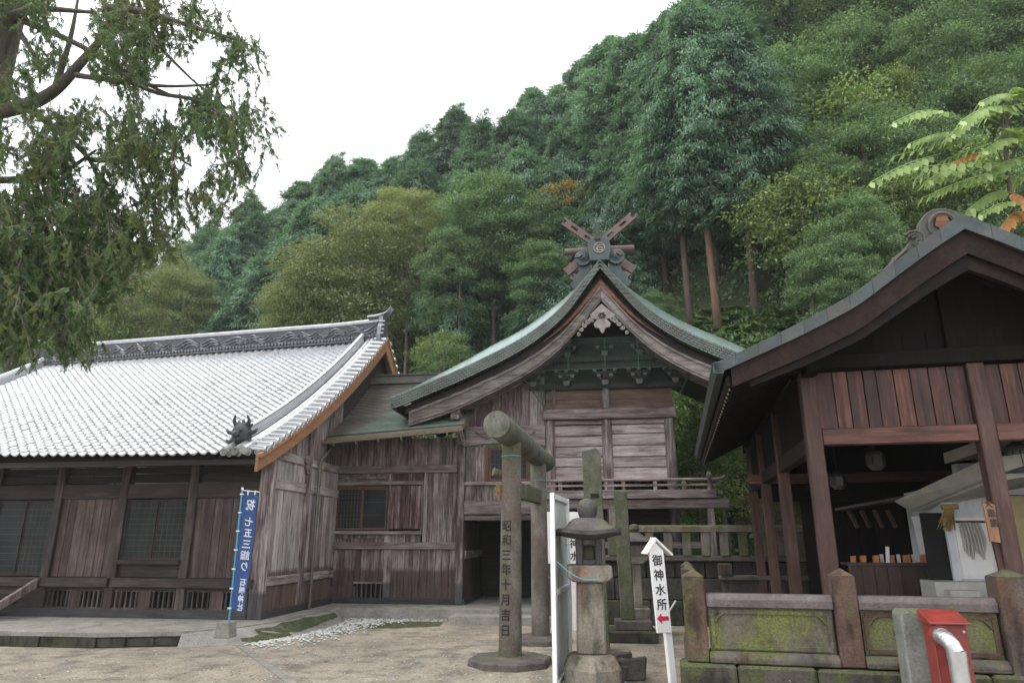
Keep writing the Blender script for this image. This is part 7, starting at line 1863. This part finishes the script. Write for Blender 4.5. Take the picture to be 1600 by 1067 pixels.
# undergrowth over the slope: loose low leaves
rng = np.random.default_rng(5); Cs = []; Ds = []
for _ in range(4200):
    X = rng.uniform(-32, 30); d = rng.uniform(0.1, 18); Y = hill_base(X) + d; z = hill(X, Y); n = 26; rc = rng.uniform(.3, .9)
    q = unit(rng.normal(size=(n, 3))); q[:, 2] = abs(q[:, 2]); Cs.append(np.array([X, Y, z]) + q * rc * np.array([1, 1, .8])); Ds.append(q + rng.normal(size=(n, 3)) * .5)
C = np.concatenate(Cs); L = rng.uniform(.14, .32, len(C))
ug = bpy.data.objects.new('undergrowth', quadmesh('undergrowth', blades(C, np.concatenate(Ds), L, L * .5, rng, .1), M['broad'])); col.objects.link(ug); set_props(ug, 'low leafy undergrowth covering the slope under the trees', kind='stuff')
# ferns on the bank right of the shrine roof
Cs = []; Ds = []; Ls = []; Ns = []
def fern_clump(c, R, n=9):
    for k in range(n):
        a = rng.uniform(0, 6.283); L = R * rng.uniform(.7, 1.1); m = 13
        for i in range(m):
            t = i / m; p = c + np.array([math.cos(a) * L * t, math.sin(a) * L * t, L * (0.75 * t - 0.75 * t * t)]); s = np.array([-math.sin(a), math.cos(a), -0.15])
            for q in (-1, 1):
                Cs.append(p); Ds.append(s * q + 0.25 * np.array([math.cos(a), math.sin(a), -.2])); Ls.append(0.34 * R * math.sin(math.pi * (0.12 + .86 * t)) + .02); Ns.append((0, 0, 1))
for _ in range(130):
    px, py = rng.uniform(1095, 1250), rng.uniform(488, 570); r = ray(px, py); Y = 20.0
    while Y < 40:
        k = Y / r[1]
        if hill(r[0] * k, Y) >= EYE + r[2] * k: break
        Y += 0.15
    fern_clump(np.array([r[0] * k, Y, hill(r[0] * k, Y) + .05]), rng.uniform(.5, .85))
C = np.array(Cs); L = np.array(Ls); fe = bpy.data.objects.new('fern_bank', quadmesh('fern_bank', blades(C, np.array(Ds), L, L * .3 + .02, rng, .1, np.array(Ns)), M['fern'])); col.objects.link(fe); set_props(fe, 'bright ferns covering the bank right of the shrine roof', kind='stuff')

# ------------------------------------------------------------------ the big old hinoki at the left, hanging over the hall
NX = on_y(-2, 60, 13.2)
near = Thing('old_hinoki_tree', 'huge old hinoki with drooping boughs hanging over the left of the hall', 'hinoki tree', WORLD, (NX.x - .12, 13.2, 0))
tb = near.pos
near.part('trunk', MB().tube([(tb.x - .15, 13.2, 0), (tb.x - .1, 13.2, 1.2), (tb.x - 0.08, 13.2, 4), (tb.x - .02, 13.2, 8), (tb.x + .03, 13.2, 11), (tb.x + .02, 13.25, 15), (tb.x + .1, 13.3, 22)], [.85, .66, .60, .54, .50, .42, .15], 14), M['bark_near'], smooth=60)
def LP_(*pts): return crom([on_y(px, py, Y) for px, py, Y in pts], 5)
limbs = [
 ((-25, 180, 13.2), (40, 165, 12.9), (85, 142, 12.6), (125, 100, 12.4), (165, 50, 12.2), (190, -20, 12.1)),
 ((85, 142, 12.6), (110, 60, 12.5), (125, -20, 12.6)),
 ((5, 30, 13.2), (60, 15, 12.7), (150, 20, 12.1)),
 ((165, 12, 12.2), (230, 20, 11.8), (310, 45, 11.4), (370, 62, 11.2)),
 ((15, 25, 13.2), (90, 55, 12.9), (150, 85, 12.7), (215, 125, 12.4), (270, 150, 12.2)),
 ((120, 118, 12.4), (190, 128, 12.0), (260, 135, 11.7), (340, 132, 11.5)),
 ((150, 85, 12.3), (230, 140, 12.0), (310, 158, 11.7), (360, 195, 11.5), (375, 250, 11.5)),
 ((-10, 130, 13.2), (85, 200, 13.0), (140, 250, 12.8), (160, 310, 12.6)),
 ((-62, 285, 13.3), (60, 278, 13.0), (105, 265, 12.8), (150, 235, 12.6)),
 ((-75, 320, 13.2), (50, 350, 12.9), (110, 385, 12.7), (150, 440, 12.5)),
 ((140, 250, 12.8), (190, 250, 12.5), (250, 235, 12.1), (300, 260, 11.9)),
 ((-60, 380, 13.0), (40, 440, 12.6), (70, 500, 12.3)),
 ((30, 50, 13.2), (60, 100, 12.9), (62, 130, 12.8)),
 ((215, 0, 12.0), (240, 60, 11.9), (290, 115, 11.8), (330, 150, 11.6)),
]
lr_ = [.17, .08, .12, .085, .085, .065, .06, .09, .09, .09, .06, .07, .07, .05]
twp = []
for L_, r_ in zip(limbs, lr_):
    P_ = LP_(*L_); near.part('limb', MB().tube(P_, [lerp(r_, r_ * .28, i / (len(P_) - 1)) for i in range(len(P_))], 8), M['bark_near'], smooth=60)
# drooping twigs with sprays: where the foliage hangs in front of the sky
rng = np.random.default_rng(21); Cs = []; Ds = []; Ls = []; twm = MB(); rr = random.Random(6)
def dens(px, py):
    e = 425 - max(0, py - 230) * 0.55 if py > 60 else 330 + py * 1.2                      # right hand edge of the crown
    if py > 330: e = min(e, 300 - (py - 330) * 0.55)
    if px > e: return 0.0
    d = 0.9 * min(1, (e - px) / 80 + .2)
    if px < 200 and py > 260: d = 1.0 if py < 500 else 0.75
    if px < 330 and py > 255 and px >= 200: d = .62
    if px < 130 and 40 < py < 130: d = 0.4
    if px > 330 and 260 < py: d *= .5
    if py > 400 and px > 150: d *= .45
    if py > 470 and px > 130: d *= .2
    if py > 480: d *= .75
    if py > 545: d = 0
    n_ = mnoise.noise(Vector((px * .018, py * .018, 1.3)))
    return d * (0.55 + 1.5 * n_ if py < 300 or px > 200 else 1)
made = 0; Ws = []; Nn = []
def spray(p, d, L):
    """a flat drooping fan of scale leaves: blades left and right of a short axis"""
    n = 11; d = d / np.linalg.norm(d); u = np.cross(d, rng.normal(size=3) * .5 + np.array([0, 0, .9])); u /= np.linalg.norm(u); nr = np.cross(u, d)
    for i in range(n):
        t = i / n; q = p + d * L * t + np.array([0, 0, -.10 * L * t * t])
        for sg in (-1, 1):
            Cs.append(q); Ds.append(u * sg * .75 + d * .8 + np.array([0, 0, -.12])); Ls.append(L * .34 * (1.05 - .75 * t) * rng.uniform(.7, 1.2)); Nn.append(nr)
    Cs.append(p + d * L * .85); Ds.append(d); Ls.append(L * .3); Nn.append(nr)
while made < 2500:
    px, py = rr.uniform(-40, 430), rr.uniform(-30, 560)
    if rr.random() > dens(px, py): continue
    Y = 12.4 + rr.gauss(0, .75) - (px / 430) * 0.6; b = np.array(on_y(px, py, Y)); made += 1
    L = rr.uniform(.35, .75); a = rr.uniform(-2.6, 2.6); dr = np.array([math.cos(a) * rr.uniform(.25, .8) + .12, math.sin(a) * .5, -rr.uniform(.1, .9)]); dr /= np.linalg.norm(dr)
    p0 = b - dr * L * .5 + np.array([0, 0, .05]); p1 = b; p2 = b + dr * L * .5 + np.array([0, 0, -.12])
    twm.tube([Vector(p0), Vector(p1), Vector(p2)], [0.009, .007, .003], 4, False)
    for k in range(rr.randint(8, 13)):
        t = rr.uniform(0.1, 1); q = (p0 + (p1 - p0) * t * 2) if t < .5 else (p1 + (p2 - p1) * (t - .5) * 2)
        d = dr * .6 + rng.normal(size=3) * .5 + np.array([0, 0, -.45]); spray(q, d, rr.uniform(.10, .22))
C = np.array(Cs); L = np.array(Ls); cr_ = bpy.data.objects.new('crown', quadmesh('crown', blades(C, np.array(Ds), L, L * .42, rng, .12, np.array(Nn)), M['cypress_near'])); col.objects.link(cr_); cr_.parent = near.o; cr_.location = -near.pos
near.part('twigs', twm, M['twig'])
# pale hanging twigs low in the crown
hw = MB()
for k in range(26):
    px, py = rr.uniform(30, 110), rr.uniform(440, 490); b = on_y(px, py, 12.2); hw.tube(crom([b, b + Vector((rr.uniform(-.15, .15), 0, -.25)), b + Vector((rr.uniform(-.25, .35), 0, -rr.uniform(.45, .8)))], 3), [.010, .009, .008, .008, .006, .005, .003], 4, False)
near.part('bare_twigs', hw, M['fern'])

# ------------------------------------------------------------------ pinnate-leaved tree at the right edge
ptY = 14.6; pb_ = on_y(1575, 420, ptY)
pin = Thing('pinnate_leaved_tree', 'young tree with big light-green and orange pinnate leaves at the right edge', 'tree', WORLD, (pb_.x, ptY + .6, 0))
pin.part('trunk', MB().tube([(pb_.x + .2, ptY + .6, 0), (pb_.x + .1, ptY + .4, 4), tuple(pb_), tuple(on_y(1582, 330, ptY)), tuple(on_y(1572, 250, ptY)), tuple(on_y(1565, 185, ptY))], [.10, .085, .065, .055, .045, .03], 8), M['bark_near'], smooth=60)
rng = np.random.default_rng(33)
def frond(p0, p1, droop, mat, npair=9, ll=0.30):
    p0, p1 = Vector(p0), Vector(p1); mid = p0.lerp(p1, .5) + Vector((0, 0, droop)); pts = crom([p0, mid, p1], 6); mb = MB(); mb.tube(pts, 0.012, 4, False)
    side = (p1 - p0).cross(Vector((0, 0, 1))).normalized(); n = len(pts) - 1
    for i in range(npair):
        f = 0.18 + .82 * i / (npair - 1); k = min(n - 1, int(f * n)); q = pts[k].lerp(pts[k + 1], f * n - k); d = (pts[k + 1] - pts[k]).normalized()
        for sgn in (-1, 1):
            L = ll * (0.65 + .5 * math.sin(math.pi * (f * .8 + .1))) * rng.uniform(.85, 1.15); dd = (side * sgn * 0.55 + d * .4 + Vector((0, 0, -rng.uniform(.5, 1.1)))).normalized(); w = dd.cross(Vector((0, 0, 1)).lerp(d, .3)).normalized() * L * .21; up = w.cross(dd).normalized() * .02
            mb.add([q, q + dd * L * .3 + w, q + dd * L * .65 + w * .75, q + dd * L, q + dd * L * .65 - w * .75, q + dd * L * .3 - w, q + dd * L * .5 - up], [(0, 1, 6, 5), (1, 2, 4 , 6), (6, 4, 5), (2, 3, 4)])
    return pin.part('leaf_frond', mb, mat)
FR = [((1570, 160), (1600, 140)), ((1492, 178), (1395, 192)), ((1560, 175), (1480, 215)), ((1575, 165), (1500, 190)), ((1600, 180), (1520, 185)), ((1540, 215), (1395, 245)), ((1545, 225), (1430, 280)), ((1470, 240), (1360, 285)), ((1560, 235), (1470, 265)), ((1600, 215), (1530, 240)), ((1580, 255), (1430, 262)), ((1575, 265), (1460, 300)), ((1570, 275), (1440, 310)), ((1600, 245), (1535, 275)), ((1600, 280), (1500, 285)), ((1590, 300), (1510, 330)), ((1600, 315), (1530, 335)), ((1590, 150), (1530, 160)), ((1620, 200), (1560, 215)), ((1620, 260), (1560, 300)), ((1600, 330), (1560, 365)), ((1500, 205), (1420, 225)), ((1510, 270), (1445, 285)), ((1530, 190), (1610, 160)), ((1575, 300), (1625, 335)), ((1560, 200), (1620, 230))]
for k, (a, b) in enumerate(FR):
    Ya, Yb = ptY + rng.uniform(-.3, .5), ptY + rng.uniform(-.9, .6)
    frond(on_y(*a, Ya), on_y(*b, Yb), rng.uniform(.05, .22), M['frond_red'] if k in (8, 20, 24) else M['frond'], npair=int(rng.uniform(9, 12)), ll=rng.uniform(.26, .38))
for k in range(7):
    a, b = FR[k * 3][0], FR[k * 3 + 1][0]; pin.part('branch', MB().tube([on_y(1574, 270, ptY), on_y((1574 + a[0]) / 2, a[1] + 12, ptY + .1), on_y(*a, ptY)], [.03, .022, .012], 5), M['bark_near'])
# ------------------------------------------------------------------ damp air: one closed box of thin haze round the whole place
hz = NT('damp_air')
pv = hz.n('ShaderNodeVolumePrincipled', {'Color': (0.95, 0.985, 1.0), 'Density': 0.00042, 'Anisotropy': 0.3})
hz.t.links.new(pv.outputs[0], hz.out.inputs['Volume'])
hb = MB().box(-155, 155, -62, 205, -1.7, 120)
hzo = single('haze', hb, hz.m, None, None, kind='stuff')
